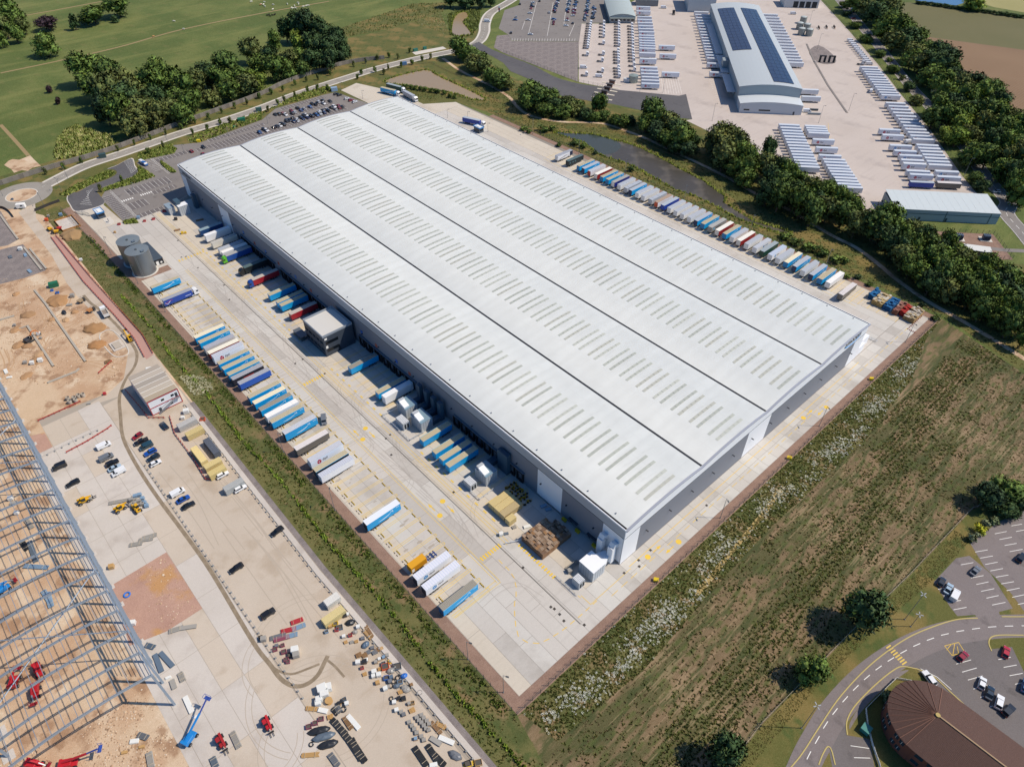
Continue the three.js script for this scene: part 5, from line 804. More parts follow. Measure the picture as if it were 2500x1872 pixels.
// water tanks
function tank(u, v, label) {
  const t = thing('water_tank', label, 'tank', u, v, 0, 0.055, 'steel water tanks'), prof = [[5.4, 0]]; for (let i = 0; i < 22; i++) { prof.push([5.4, 0.1 + i * 0.56], [5.44, 0.35 + i * 0.56], [5.4, 0.6 + i * 0.56]); } prof.push([5.4, 12.5]);
  const m = new THREE.MeshStandardMaterial({ color: '#8b9297', roughness: 0.38, metalness: 0.75 });
  mesh('shell', new THREE.LatheGeometry(prof.map(p => new THREE.Vector2(...p)), 48), m, t);
  const cone = new THREE.ConeGeometry(5.6, 0.55, 48); cone.translate(0, 12.75, 0); mesh('tank_roof', cone, mat('#7f888c', 0.55, 0.3), t);
  mesh('roof_hatch', bx(0.4, 13.15, 0.3, 1.1, 0.3, 0.8), mat('#4c5254'), t); mesh('access_platform', [bx(3.6, 13.1, -1.6, 1.6, 0.12, 1.6), bx(3.6, 13.6, -2.4, 1.6, 0.06, 0.06), bx(4.4, 13.6, -1.6, 0.06, 0.06, 1.6)], mat('#9aa3a6', 0.4, 0.6), t);
  mesh('ladder', [bx(4.6, 6.4, 3.1, 0.08, 12.8, 0.08), bx(4.95, 6.4, 2.55, 0.08, 12.8, 0.08), ...Array.from({ length: 24 }, (_, i) => bar([4.6, 0.5 + i * 0.52, 3.1], [4.95, 0.5 + i * 0.52, 2.55], 0.05))], mat('#a9b0b3', 0.4, 0.6), t);
  mesh('base_ring', cyl(0, 0.12, 0, 6.2, 0.24, 'y', 40), MAT.kerb, t);
}
tank(-354.6, 61.5, 'corrugated steel water tank standing farther from the parked trailers'); tank(-342.7, 61.4, 'corrugated steel water tank standing closer to the parked trailers');
{ const b = thing('pump_house', 'long black pump house beside the water tanks', 'pump house', -354, 69.4, 0, 0.055); mesh('wall', bx(0, 1.5, 0, 20.4, 3, 4.3), mat('#25282d', 0.5), b); for (let i = 0; i < 8; i++) mesh('roof_sheet', bx(-8.9 + i * 2.55, 3.08, 0, 2.45, 0.14, 4.6), mat('#46505a', 0.5), b); mesh('door_frame', [bx(10.24, 1.1, 1.0, 0.08, 2.1, 1.3), bx(10.24, 1.1, -0.9, 0.08, 0.9, 0.9)], MAT.white, b); }
sheet('tank_pad', [[-362, 55.8], [-335.5, 55.8], [-335.5, 72], [-341, 72], [-341, 66.5], [-362, 66.5]], 0.066, MAT.gravel);
function gatehouse(u, v, label) { const b = thing('gatehouse', label, 'gatehouse', u, v, 0, 0.055, 'blue framed gatehouses'); mesh('wall', bx(0, 1.6, 0, 5.8, 3.2, 3.8), mat('#4b5560', 0.4), b); mesh('fascia', [bx(0, 3.5, 2.0, 6.6, 0.7, 0.2), bx(0, 3.5, -2.0, 6.6, 0.7, 0.2), bx(3.3, 3.5, 0, 0.2, 0.7, 3.8), bx(-3.3, 3.5, 0, 0.2, 0.7, 3.8)], mat('#2f7cb8', 0.5), b); mesh('roof', bx(0, 3.5, 0, 6.3, 0.16, 3.7), mat('#c8d3da', 0.6), b); mesh('roof_light', bx(0, 3.7, 0, 3.6, 0.2, 1.6), MAT.white, b); for (const z of [-1.94, 1.94]) mesh('window', bx(0.6, 2, z, 3.4, 1.2, 0.06), glassM, b); mesh('window', bx(2.94, 2, 0, 0.06, 1.3, 3), glassM, b); }
gatehouse(-414.3, 64, 'glazed gatehouse with blue frame near the car park loop'); gatehouse(-359.5, 295, 'glazed gatehouse with blue frame at the rear truck lanes');
for (const [x, y, l] of [[650, 215, 'left'], [705, 225, 'right']]) { const t = thing('sliding_gate', l === 'left' ? 'grey mesh sliding gate at the yard edge' : 'grey mesh sliding gate next to the gatehouse', 'gate', ...q(10, x + 20, y), 20, 0.06); mesh('frame', [bx(0, 0.1, 0, 6, 0.1, 0.1), bx(0, 1.9, 0, 6, 0.1, 0.1), bx(-3, 1, 0, 0.1, 1.9, 0.1), bx(3, 1, 0, 0.1, 1.9, 0.1)], steelGrey, t); for (let i = 0; i < 14; i++) mesh('picket', bx(-2.8 + i * 0.43, 1, 0, 0.05, 1.7, 0.05), steelGrey, t); }
{ const o = thing('kerb_island', 'raised pale kerb island by the gatehouse', 'kerb', -406.5, 65, 0, 0.055); mesh('island', extr([[-4, -1.6], [3, -1.8], [5, 0], [3, 2.4], [-4, 2.6]].map(p => p), 0.16).rotateX(-Math.PI / 2), MAT.kerb, o); mesh('sign_board', bx(2, 1.5, 0, 1.4, 1.6, 0.1), mat('#36425e'), o); mesh('sign_post', bx(2, 0.7, 0, 0.12, 1.4, 0.08), steelGrey, o); }
// ---- air handling plant
const duct = mat('#3f5666', 0.5), casing = mat('#b9bfc4', 0.45, 0.15), whiteM = mat('#e4e7ea', 0.45);
function ahu(u0, u1, v0, v1, h, label, cm, hood) {
  const t = thing('air_handling_unit', label, 'plant unit', (u0 + u1) / 2, (v0 + v1) / 2, 0, 0.055), w = u1 - u0, d = v1 - v0;
  mesh('casing', bx(0, h / 2, 0, w, h, d), casing, t); mesh('casing_roof', bx(0, h + 0.06, 0, w + 0.2, 0.12, d + 0.2), mat(cm, 0.5, 0.1), t);
  const n = Math.round(w / 1.1); for (let i = 1; i < n; i++) mesh('panel_seam', bx(-w / 2 + i * w / n, h / 2, d / 2 + 0.03, 0.08, h, 0.06), mat('#8e959b', 0.5), t);
  const m = Math.round(d / 1.1); for (let i = 1; i < m; i++) mesh('panel_seam', bx(w / 2 + 0.03, h / 2, -d / 2 + i * d / m, 0.06, h, 0.08), mat('#8e959b', 0.5), t);
  if (hood) { mesh('intake_hood', (() => { const g = extr([[-1.6, 0], [1.6, 0], [1.6, 0.5], [-1.6, 1.6]], 2.4); g.translate(w * 0.1, h + 0.1, d * 0.28); return g; })(), whiteM, t); mesh('louvre_box', bx(-w * 0.3, h + 0.7, d * 0.2, 1.4, 1.3, 2.6), casing, t); }
  return t;
}
function chiller(u, v, w, d, h, label) { const t = thing('chiller', label, 'plant unit', u, v, 0, 0.055, 'chillers beside the air plant'); mesh('casing', bx(0, h / 2, 0, w, h, d), casing, t); for (let i = 0; i < 6; i++) mesh('top_louvre', bx(0, h + 0.06, -d / 2 + (i + 0.5) * d / 6, w - 0.2, 0.12, d / 9), mat('#e1e4e6', 0.4), t); mesh('top_grille', bx(0, h + 0.015, 0, w - 0.05, 0.03, d - 0.05), mat('#2f3538', 0.8), t); for (const z of [-0.6, 0.6]) mesh('fan_opening', bx(w / 2 + 0.03, h * 0.5, z, 0.06, h * 0.7, 0.8), mat('#20262a', 0.7), t); }
{
  const t1 = ahu(-176, -169.8, 97.9, 103.4, 5, 'grey air handling unit beside the tall white docked trailer', '#7d98a8', true), t2 = ahu(-166.8, -159.8, 97.9, 103.2, 5, 'grey air handling unit beside louvred chiller and railing', '#7d98a8', true);
  for (const [t, us] of [[t1, [-174.4, -169.6]], [t2, [-165, -160.9]]]) for (const u of us) { const x = u - t.position.x; mesh('wall_duct', [bx(x, 4.5, -7.6, 2.1, 9, 1.7)], duct, t); mesh('floor_duct', [bx(x, 1.3, -4.4, 1.9, 2.2, 4.8)], duct, t); }
  chiller(-168, 94.8, 5.2, 2.9, 3.4, 'louvred chiller inside the pipe railing near two grey units');
  const t3 = ahu(-129.4, -123.2, 99.2, 104.4, 5, 'grey air handling unit with tall dark duct near cream containers', '#7d98a8', true); mesh('wall_duct', [bx(1.6, 5, -7.2, 5.2, 10, 1.9), bx(-3.6, 1.2, -5.4, 2.4, 2.2, 5)], duct, t3); chiller(-127.2, 95, 4.2, 2.8, 3, 'louvred chiller inside the railing near the cream containers');
  const t4 = ahu(-77.4, -71.3, 99, 104.6, 5.2, 'white topped air handling unit with twin white ducts at the warehouse corner', '#f0f2f4', false);
  mesh('sloped_duct', (() => { const g = extr([[-2.6, 0], [2.6, 0], [1.0, 4.4], [-1.0, 4.4]], 2.4); g.rotateX(-Math.PI / 2); g.translate(0.4, 3.2, -2.4); return g; })(), whiteM, t4);
  for (const x of [-2.6, 1.9]) { mesh('white_duct', bx(x, 5.4, -6.6, 2.0, 7.6, 1.8), whiteM, t4); mesh('duct_head', (() => { const g = new THREE.BoxGeometry(2.0, 1.6, 2.6); g.rotateX(-0.5); g.translate(x, 9.5, -7.6); return g; })(), whiteM, t4); }
  chiller(-73.9, 95.2, 3.2, 2.6, 3.2, 'red based louvred chiller at the warehouse corner'); const lab = [['P', 0]];
  const t5 = ahu(-388, -383.8, 97.6, 103, 5.6, 'white topped air handling unit beside the car park', '#f0f2f4', false); mesh('hooked_duct', [bx(-2.5, 7, 1.5, 4.6, 1.4, 2.6), bx(-2, 4, -8, 3, 8, 2)], duct, t5); ahu(-395.5, -388.6, 93.4, 96.6, 4.2, 'dull grey plant box beside white topped unit', '#8fa0ab', false);
}
function railing(name, label, pts, closed) { const t = thing(name, label, 'railing', 0, 0, 0, 0.055); const P2 = closed ? [...pts, pts[0]] : pts; for (let i = 1; i < P2.length; i++) { for (const h of [0.5, 1.0]) mesh('rail', bar([P2[i - 1][0], h, -P2[i - 1][1]], [P2[i][0], h, -P2[i][1]], 0.12), mat('#c9cdd0', 0.4, 0.3), t); for (const [u, v] of along([P2[i - 1], P2[i]], 2)) mesh('post', bx(u, 0.5, -v, 0.1, 1.0, 0.1), mat('#b5babd', 0.4, 0.3), t); } }
railing('pipe_railing', 'pale pipe railing round the two grey air units', [[-176.8, 98.4], [-177.6, 91.8], [-159.6, 91.8], [-159.4, 98.9]]); railing('pipe_railing', 'pale pipe railing round the lone grey air unit', [[-130, 98], [-130.6, 93.5], [-120.2, 93.4], [-120.4, 100.3]]); railing('crash_barrier', 'yellow lined low barrier at the yard corner', [[-80.3, 91.9], [-71, 92]]); railing('crash_barrier', 'low barrier at the rear corner of the warehouse', [[-75.2, 280.7], [-68.4, 280.8]]);
railing('white_barrier', 'white double barrier beside pallet stacks', [[-100.6, 88], [-98, 92.5], [-97.6, 97]]);
// ---- containers and cabins
function container(u, v, deg, L, w, h, col, label, roofCol, group) {
  const t = thing('container', label, 'container', u, v, deg, 0.05, group); mesh('shell', bx(0, h / 2 + 0.1, 0, L, h, w), mat(col, 0.65), t);
  const rb = []; for (let i = 0; i < L / 0.3; i++) { rb.push(bx(-L / 2 + 0.15 + i * 0.3, h / 2 + 0.1, w / 2 + 0.02, 0.13, h - 0.3, 0.05), bx(-L / 2 + 0.15 + i * 0.3, h / 2 + 0.1, -w / 2 - 0.02, 0.13, h - 0.3, 0.05), bx(-L / 2 + 0.15 + i * 0.3, h + 0.11, 0, 0.13, 0.04, w - 0.2)); } mesh('corrugation', rb, mat(roofCol || col, 0.65), t);
  mesh('door', bx(-L / 2 - 0.03, h / 2 + 0.1, 0, 0.06, h - 0.2, w - 0.2), mat(roofCol || col, 0.6), t); mesh('door_bar', [bx(-L / 2 - 0.08, h / 2, -0.4, 0.05, h - 0.4, 0.05), bx(-L / 2 - 0.08, h / 2, 0.4, 0.05, h - 0.4, 0.05)], steelGrey, t); return t;
}
const CR = '#cdb983';
for (const [i, u, l] of [[0, -114.5, 'cream storage container farthest from pallets of three abreast'], [1, -111.7, 'cream storage container in the middle of three abreast'], [2, -108.9, 'stained cream storage container closest to pallets of three abreast']]) container(u, 98, 90, 8.4, 2.6, 2.6, i === 2 ? '#b9a67c' : CR, l);
container(-105.9, 95.3, 90, 3.2, 2.2, 2.6, CR, 'small square cream store beside three long containers');
for (const [x, y, d, L, c, l, rc] of [[1575, 400, 90, 7, '#b5b3ae', 'pale grey corrugated site container behind the cream one'], [1640, 475, 90, 6.4, '#c9b67e', 'cream site container below the grey corrugated one'], [1785, 600, 0, 9.5, '#565c66', 'dark slate roofed site cabin beside cream containers'], [1680, 670, 0, 9.5, '#dcc78c', 'long cream cabin set beside the slate roofed cabin'], [1795, 745, 90, 6.2, '#d2be84', 'upper of two cream containers set end on'], [1830, 805, 90, 6.2, '#cdb97c', 'lower of two cream containers set end on'], [1970, 925, 90, 7, '#a9aba8', 'grey flat roofed container between two white cars'], [740, 395, 90, 7, '#d0bf88', 'cream container beside scrap heaps at the site edge', 31], [728, 262, 90, 4.6, '#d6d4cc', 'white patched container next to the edge blocks', 31]]) container(...q(rc || 20, x, y, 1.3), d, L, 2.44, 2.6, c, l);
{ // two storey site hut
  const t = thing('site_office', 'two storey white site office with red trim and seamed roof', 'site office', -248.6, 30.5, 0, 0.045);
  mesh('wall', bx(0, 3.6, 0, 19.6, 7.0, 12), mat('#dedfdf', 0.6), t);
  mesh('red_trim', [bx(9.82, 7.1, 0, 0.12, 0.4, 12.2), bx(9.82, 3.6, 0, 0.12, 0.35, 12.2), bx(9.82, 0.3, 0, 0.12, 0.3, 12.2), bx(0, 7.1, 6.04, 19.8, 0.4, 0.12), bx(0, 3.6, 6.04, 19.8, 0.35, 0.12), bx(9.84, 3.6, 6.0, 0.14, 7.1, 0.3), bx(9.84, 3.6, -6, 0.14, 7.1, 0.3)], mat('#a32a30', 0.6), t);
  for (let i = 0; i < 6; i++) mesh('roof_panel', bx(-8.15 + i * 3.26, 7.42, 0, 3.12, 0.16, 12.2), mat(['#a59a8c', '#b3a899', '#9f968a', '#aca192', '#b5aa99', '#a89a84'][i], 0.85), t);
  mesh('roof_seam', Array.from({ length: 5 }, (_, i) => bx(-6.52 + i * 3.26, 7.5, 0, 0.14, 0.14, 12.2)), MAT.white, t);
  for (const [y, z] of [[5.3, -3.4], [5.3, 0.5], [1.8, -2]]) mesh('window', bx(9.83, y, z, 0.06, 0.9, 1.2), glassM, t);
  mesh('door', bx(9.83, 1.2, 2.6, 0.06, 2.1, 1.0), mat('#3a3d42'), t); mesh('door', bx(9.83, 4.8, -4.8, 0.06, 2.0, 1.0), mat('#3a3d42'), t);
  mesh('stair', [...Array.from({ length: 12 }, (_, i) => bx(10.5, 0.3 + i * 0.28, 3.4 - i * 0.6, 1.0, 0.06, 0.5)), bar([11, 1.2, 3.6], [11, 4.6, -3.6], 0.06), bar([10, 1.2, 3.6], [10, 4.6, -3.6], 0.06), bx(10.5, 3.6, -4.6, 1.1, 0.08, 1.8)], mat('#8d9094', 0.5, 0.4), t);
}
// ---- brown roofed office with a round end
{
  const b = thing('round_ended_office', 'brick office with brown tiled round ended roof', 'office', 19.4, 131.7, 0, 0.05), A = [], N = 18, Le = 46;
  const rt = tex(512, 6, (u, v) => gn(mix3([78, 56, 48], [96, 70, 60], (v * 18) % 1 < 0.2 ? 0 : 0.5 + 0.5 * vn(u * 24, v * 18, 48, 3)), 26)), tile = new THREE.MeshStandardMaterial({ map: rt, roughness: 0.85, bumpMap: tex(256, 6, (u, v) => { const s = 255 * ((v * 18) % 1); return [s, s, s]; }, false), bumpScale: 0.05 });
  const fan = (r, h, y0) => Array.from({ length: N + 1 }, (_, i) => { const a = Math.PI / 2 + Math.PI * i / N; return [r * Math.cos(a), h, -r * Math.sin(a)]; });
  const eave = fan(10.9, 7), quad = (name, a, b2, c, d, m, uvw) => { const g = new THREE.BufferGeometry(), p = d ? [a, b2, c, a, c, d] : [a, b2, c]; g.setAttribute('position', new THREE.Float32BufferAttribute(p.flat(), 3)); const L = Math.hypot(b2[0] - a[0], b2[2] - a[2]), Hh = 11.5, uv = d ? [0, 0, L, 0, L, Hh, 0, 0, L, Hh, 0, Hh] : [0, 0, L, 0, L / 2, Hh]; g.setAttribute('uv', new THREE.Float32BufferAttribute(uv, 2)); g.computeVertexNormals(); return mesh(name, g, m, b); };
  for (let i = 0; i < N; i++) quad('roof_slope', eave[i], eave[i + 1], [0, 10.8, 0], null, tile);
  quad('roof_slope', [Le, 7, -10.9], [0, 7, -10.9], [0, 10.8, 0], [Le, 10.8, 0], tile); quad('roof_slope', [0, 7, 10.9], [Le, 7, 10.9], [Le, 10.8, 0], [0, 10.8, 0], tile);
  for (let i = 1; i < N; i += 1) if (i % 2 === 1 || i > 5) mesh('hip_tile', bar([eave[i][0], 7.06, eave[i][2]], [0, 10.86, 0], 0.16, 0.12), mat('#7a5646', 0.8), b); mesh('ridge_tile', bx(Le / 2, 10.88, 0, Le, 0.2, 0.36), mat('#a08566', 0.8), b); mesh('apex_cap', cyl(0, 10.95, 0, 0.6, 0.2), mat('#b09a5c', 0.8), b);
  const wall = fan(10.1, 0); for (let i = 0; i < N; i++) { const a = wall[i], c = wall[i + 1], mx = (a[0] + c[0]) / 2, mz = (a[2] + c[2]) / 2, an = Math.atan2(mx, mz), L = Math.hypot(a[0] - c[0], a[2] - c[2]); mesh('brick_wall', bx(0, 3.4, 0, L + 0.05, 6.8, 0.3).rotateY(an).translate(mx, 0, mz), mat('#7d4a3a', 0.85), b); if (i % 3 !== 2) for (const y of [1.9, 5.0]) { const f = mesh('window', bx(0, y, 0.16, L * 0.8, 1.5, 0.08).rotateY(an).translate(mx, 0, mz), mat('#33404a', 0.15), b); mesh('frame', bx(0, y, 0.2, 0.08, 1.5, 0.06).rotateY(an).translate(mx, 0, mz), MAT.white, f); } }
  for (const z of [10, -10]) { mesh('brick_wall', bx(Le / 2, 3.4, z, Le, 6.8, 0.3), mat('#7d4a3a', 0.85), b); for (let i = 0; i < 14; i++) for (const y of [1.9, 5.0]) mesh('window', bx(2 + i * 3.1, y, z + Math.sign(z) * 0.17, 2.0, 1.5, 0.06), mat('#33404a', 0.15), b); }
  mesh('soffit', (() => { const s = [...fan(10.85, 0).map(p => [p[0], -p[2]]), [Le, -10.85], [Le, 10.85]]; const g = flat(s, 6.9); return g; })(), mat('#4a3a32'), b);
}
// ---- fences
function fenceRun(name, label, line, o) {
  const f = thing(name, label, 'fence'); const pts = along(line, o.step);
  for (let i = 0; i < pts.length; i++) {
    const [u, v, a] = pts[i]; if (o.post) { const p = mesh('post', o.postGeo, o.post, f); p.position.set(u, 0.02, -v); p.rotation.y = a; }
    if (i + 1 < pts.length) { const [u2, v2] = pts[i + 1], a2 = Math.atan2(v2 - v, u2 - u); for (const [n, g, m] of o.parts) { const p = mesh(n, g, Array.isArray(m) ? m[(i * 7 + 3) % m.length] : m, f); p.position.set((u + u2) / 2, 0.02, -(v + v2) / 2); p.rotation.y = a2; } }
  }
  return f;
}
const TIMBER = smooth([q(0, -250, 1640), ...qs(0, [0, 1562], [340, 1452], [900, 1285], [1500, 1060], [2208, 800]), ...qs(1, [300, 720], [500, 645], [830, 545], [1000, 515], [1180, 497])], 4);
fenceRun('timber_fence', 'tall grey timber panel fence running along the estate road', TIMBER, { step: 3, post: mat('#8a8278', 0.9), postGeo: bx(0, 1.6, 0, 0.2, 3.2, 0.24), parts: [['fence_panel', bx(0, 1.55, 0, 2.86, 2.9, 0.1), ['#7b746a', '#867e74', '#716a61', '#80786e'].map(c => mat(c, 0.9))], ['top_rail', bx(0, 3.04, 0, 2.9, 0.1, 0.16), mat('#a19a8e', 0.9)]] });
const meshM = mat('#4b5150', 0.6, 0.3), meshParts = [['mesh_wire', bx(0, 1.2, 0, 2.95, 0.05, 0.04), meshM], ['mesh_wire', bx(0, 1.9, 0, 2.95, 0.05, 0.04), meshM], ['mesh_wire', bx(0, 0.5, 0, 2.95, 0.05, 0.04), meshM]], meshO = { step: 3, post: meshM, postGeo: bx(0, 1.2, 0, 0.12, 2.4, 0.12), parts: meshParts };
fenceRun('mesh_fence', 'dark wire mesh fence along the gravel beside the grass bank', [[-437, 49.9], [-330, 52.6], [-230, 53.1], [-58, 53.4]], meshO);
fenceRun('mesh_fence', 'dark wire mesh fence between gravel and white flowers', [[-57.2, 53.6], [-57.2, 319]], meshO);
fenceRun('mesh_fence', 'dark wire mesh fence behind the long trailer row', [[-57.5, 319.8], [-290, 322.9], [-374, 321.9]], meshO);
fenceRun('mesh_fence', 'dark palisade fence between depot trailers and main road', qs(3, [490, -10], [720, 240], [985, 540], [1190, 800], [1430, 1090], [1700, 1480], [1850, 1656]), { ...meshO, step: 4, parts: meshParts.map(([n, g, m]) => [n, g.clone().scale(1.33, 1, 1), m]) });
fenceRun('mesh_fence', 'dark mesh fence between waste ground and depot road', qs(2, [100, 440], [370, 548], [640, 655], [728, 690], [960, 735]), { ...meshO, step: 4, parts: meshParts.map(([n, g, m]) => [n, g.clone().scale(1.33, 1, 1), m]) });
fenceRun('mesh_fence', 'steel fence round the substation compound', [...qs(13, [1470, 360], [1950, 385], [2120, 600], [1790, 600])], meshO);
const woodO = (c, h = 1.1) => ({ step: 2.6, post: mat(c, 0.9), postGeo: bx(0, h / 2, 0, 0.14, h, 0.14), parts: [['rail', bx(0, h * 0.85, 0, 2.5, 0.09, 0.06), mat(c, 0.9)], ['rail', bx(0, h * 0.45, 0, 2.5, 0.09, 0.06), mat(c, 0.9)]] });
fenceRun('post_fence', 'low grey post fence between rough field and lane verge', [[-9.4, 60], [-10.8, 101], [-7.8, 143], [-4.8, 177], [-2.3, 218], [7.7, 244], [21, 300]], woodO('#a39a86'));
fenceRun('post_fence', 'brown post and rail fence round the settling pond', qs(1, [1050, 640], [1300, 560], [1560, 530], [1700, 600], [1900, 690], [2160, 880]), woodO('#7a6a50'));
fenceRun('post_fence', 'brown post and rail fence beside the riverside path', [...qs(2, [600, 1050], [900, 1065], [1130, 1130], [1400, 1260], [1760, 1420]), ...qs(13, [0, 30], [350, 220], [620, 430])], woodO('#7a6a50'));
fenceRun('picket_fence', 'white picket fence curving round the brown roofed office', qs(33, [1280, 945], [1130, 917], [1035, 1008], [872, 1172], [892, 1330], [930, 1480], [990, 1650], [1020, 1800]), { step: 1.2, post: MAT.white, postGeo: bx(0, 0.6, 0, 0.12, 1.2, 0.12), parts: [['picket_board', bx(0, 0.65, 0, 1.1, 0.9, 0.06), MAT.white]] });
const redM = mat('#b04a40', 0.7);
const barrierO = { step: 2, post: redM, postGeo: bx(0, 0.5, 0, 0.14, 1.0, 0.3), parts: [['barrier_panel', bx(0, 0.6, 0, 1.9, 0.5, 0.06), redM]] };
for (const [l, label] of [[qs(10, [430, 415], [700, 785], [960, 1065], [1130, 1265], [1225, 1440]), 'red barrier line between haul road and red footway'], [qs(10, [470, 400], [760, 745], [1020, 1035], [1200, 1235], [1290, 1395]), 'red barrier line between red footway and grass bank'], [qs(20, [1060, 120], [1180, 260], [1250, 350], [1390, 350]), 'red barrier line round the site office'], [qs(20, [1430, 340], [1470, 480], [1620, 680], [1740, 880], [1785, 860]), 'red barrier line beside the cream cabins'], [qs(20, [320, 375], [620, 240], [700, 200]), 'red barrier line by the concrete pipes'], [qs(20, [560, 640], [730, 550], [940, 420], [930, 400]), 'red barrier line above parked white van'], [qs(10, [830, 1560], [950, 1450]), 'short red barrier line by the rebar stack']]) fenceRun('safety_barrier', label, l, barrierO);
const greyO = { step: 2.6, post: mat('#a8a6a0', 0.9), postGeo: bx(0, 0.4, 0, 0.3, 0.8, 0.5), parts: [['rail', bx(0, 0.9, 0, 2.5, 0.06, 0.05), steelGrey]] };
for (const [l, label] of [[[[-215, 12.3], [-100, 12.3]], 'block footed rail between dusty lane and slab'], [[[-236, 36], [-133, 35.2], [-84, 36.6], [-56, 37.4]], 'block footed rail along the edge blocks'], [qs(20, [340, 690], [640, 540], [880, 430]), 'low block wall with rail on the upper slab']]) fenceRun('block_rail', label, l, greyO);
// ---- lamp posts
function lampPost(h, arms) { const t = thing('lamp_post', '', 'lamp post'); mesh('pole', cyl(0, h / 2, 0, 0.11, h, 'y', 8, 0.07), mat('#8a9094', 0.4, 0.5), t); if (arms === 4) for (let i = 0; i < 4; i++) mesh('lamp_head', bx(0.65, h, 0, 0.8, 0.14, 0.26).rotateY(i * Math.PI / 2 + 0.6), mat('#999d9f', 0.4), t); else { mesh('arm', bx(0.5, h - 0.05, 0, 1.0, 0.1, 0.1), mat('#8a9094', 0.4, 0.5), t); mesh('lamp_head', bx(1.2, h - 0.02, 0, 0.9, 0.16, 0.4), mat('#44494d', 0.4), t); } mesh('foot', cyl(0, 0.1, 0, 0.25, 0.2, 'y', 8), mat('#6c6f70'), t); return t; }
for (const [rc, x, y] of [[21, 750, 1125], [21, 318, 635], [31, 1872, 752], [10, 935, 560], [10, 1160, 800], [32, 100, 1030], [10, 1390, 1040]]) spawn('L10', () => lampPost(10.7), ...q(rc, x, y), 150, 0.04, 'slim grey lamp post on the gravel beside the loading yard', 'lamp posts along the loading yard');
for (const [u, v] of [[-331.7, 319.3], [-290, 320.5], [-250, 320], [-205, 319.6], [-160, 319.2], [-115, 318.6], [-60, 290], [-58.8, 215], [-58.8, 150]]) spawn('L10', null, u, v, 210, 0.04, 'slim grey lamp post on the gravel behind the warehouse or at its end', 'lamp posts round the far yard edges');
for (const [rc, x, y] of [[2, 1860, 1015], [3, 735, 930], [3, 480, 1035], [3, 1702, 1490], [3, 1408, 1035], [2, 1250, 770], [2, 1445, 780], [3, 400, 205], [3, 470, 410]]) spawn('L12', () => lampPost(12), ...q(rc, x, y), 40, 0.04, 'tall grey lamp post on the depot concrete', 'lamp posts in the depot');
for (const [rc, x, y] of [[33, 1205, 415], [33, 335, 1330], [33, 1255, 475]]) spawn('L14' + (x === 1255), () => lampPost(x === 1255 ? 7 : 14.4, 4), ...q(rc, x, y), x, 0.03, x === 1255 ? 'short lamp post with clustered heads on the verge' : 'tall lamp post with four cross heads on the lane verge', 'cross headed lamp posts on the verge');
for (const [rc, x, y] of [[0, 515, 1605], [0, 570, 1505], [10, 365, 140], [10, 20, 60], [0, 1415, 1215], [1, 1020, 600]]) spawn('L8', () => lampPost(8), ...q(rc, x, y), 200, 0.03, 'road lamp post beside the estate road', 'lamp posts along the estate road');
for (const [rc, x, y] of [[0, 1550, 1290], [0, 1925, 1145], [1, 185, 1040], [1, 800, 760], [10, 1130, 30], [10, 1440, 20], [1, 985, 830], [1, 1700, 990], [1, 1870, 1010], [1, 2040, 1110]]) spawn('L6', () => lampPost(6), ...q(rc, x, y), 30, 0.07, 'short lamp post standing in the staff car park or truck lanes', 'lamp posts in the car park');
// ---- steel frame under construction
{
  const g = thing('steel_frame', 'grey steel portal frame of a warehouse under construction', 'steel frame', 0, 0, 0, 0.02), sm = mat('#96a4b1', 0.45, 0.3), E = 18.4, us = []; for (let u = -123; u > -330; u -= 8.2) us.push(u);
  const prof = v => E + 2.1 * (1 - ((((-15 - v) % 38) / 38) * 2 - 1) ** 2), vs = [-15, -19, -24, -29, -34, -39, -44, -48.5, -53, -58, -63, -68];
  for (const u of us) {
    mesh('column', bx(u, E / 2, 15, 0.45, E, 0.6), sm, g); mesh('column', bx(u, E / 2, 53, 0.45, E, 0.6), sm, g);
    const segs = []; for (let i = 0; i + 1 < vs.length; i++) for (const dz of [-0.22, 0.22]) segs.push(bar([u + dz, prof(vs[i]), -vs[i]], [u + dz, prof(vs[i + 1]), -vs[i + 1]], 0.14, 0.42)); mesh('rafter', segs, sm, g);
  }
  const uA = us.at(-1), uB = us[0];
  for (let v = -17; v > -68; v -= 3.05) mesh('purlin', bx((uA + uB) / 2, prof(v) + 0.4, -v, uB - uA, 0.18, 0.12), mat('#9aa6b0', 0.4, 0.4), g);
  mesh('eaves_beam', [bx((uA + uB) / 2, E + 0.1, 15, uB - uA, 0.4, 0.3), bx((uA + uB) / 2, E - 1.6, 15.1, uB - uA, 0.3, 0.3), bx((uA + uB) / 2, E - 0.2, 14.2, uB - uA, 0.25, 0.25), bx((uA + uB) / 2, E + 0.1, 53, uB - uA, 0.4, 0.5)], sm, g);
  for (let i = 0; i + 1 < us.length; i++) mesh('edge_lattice', bar([us[i], E - 1.5, 15], [us[i + 1], E, 15], 0.14), sm, g);
  for (let h = 4.2; h < 17; h += 1.7) mesh('side_rail', bx((uA + uB - 10) / 2, h, 14.7, uB - uA - 10, 0.16, 0.12), mat('#9aa6b0', 0.4, 0.4), g);
  for (const i of [2, 12]) for (const [a, b] of [[0, 1], [1, 0]]) mesh('wind_brace', bar([us[i], E + 0.2, 15 + a * 34], [us[i] - 26, E + 0.2, 15 + b * 34], 0.22), sm, g);
  mesh('foundation_pad', us.map(u => bx(u, 0.06, 15, 1.8, 0.12, 1.8)), MAT.sitePale, g); mesh('foundation_pad', us.map(u => bx(u, 0.08, 53, 3, 0.16, 3)), MAT.sitePale, g);
}
ribbon('frame_edge_slab', [[-246, -17], [-104, -17.4], [-60, -17.4]], 2.6, 0.05, MAT.sitePale);
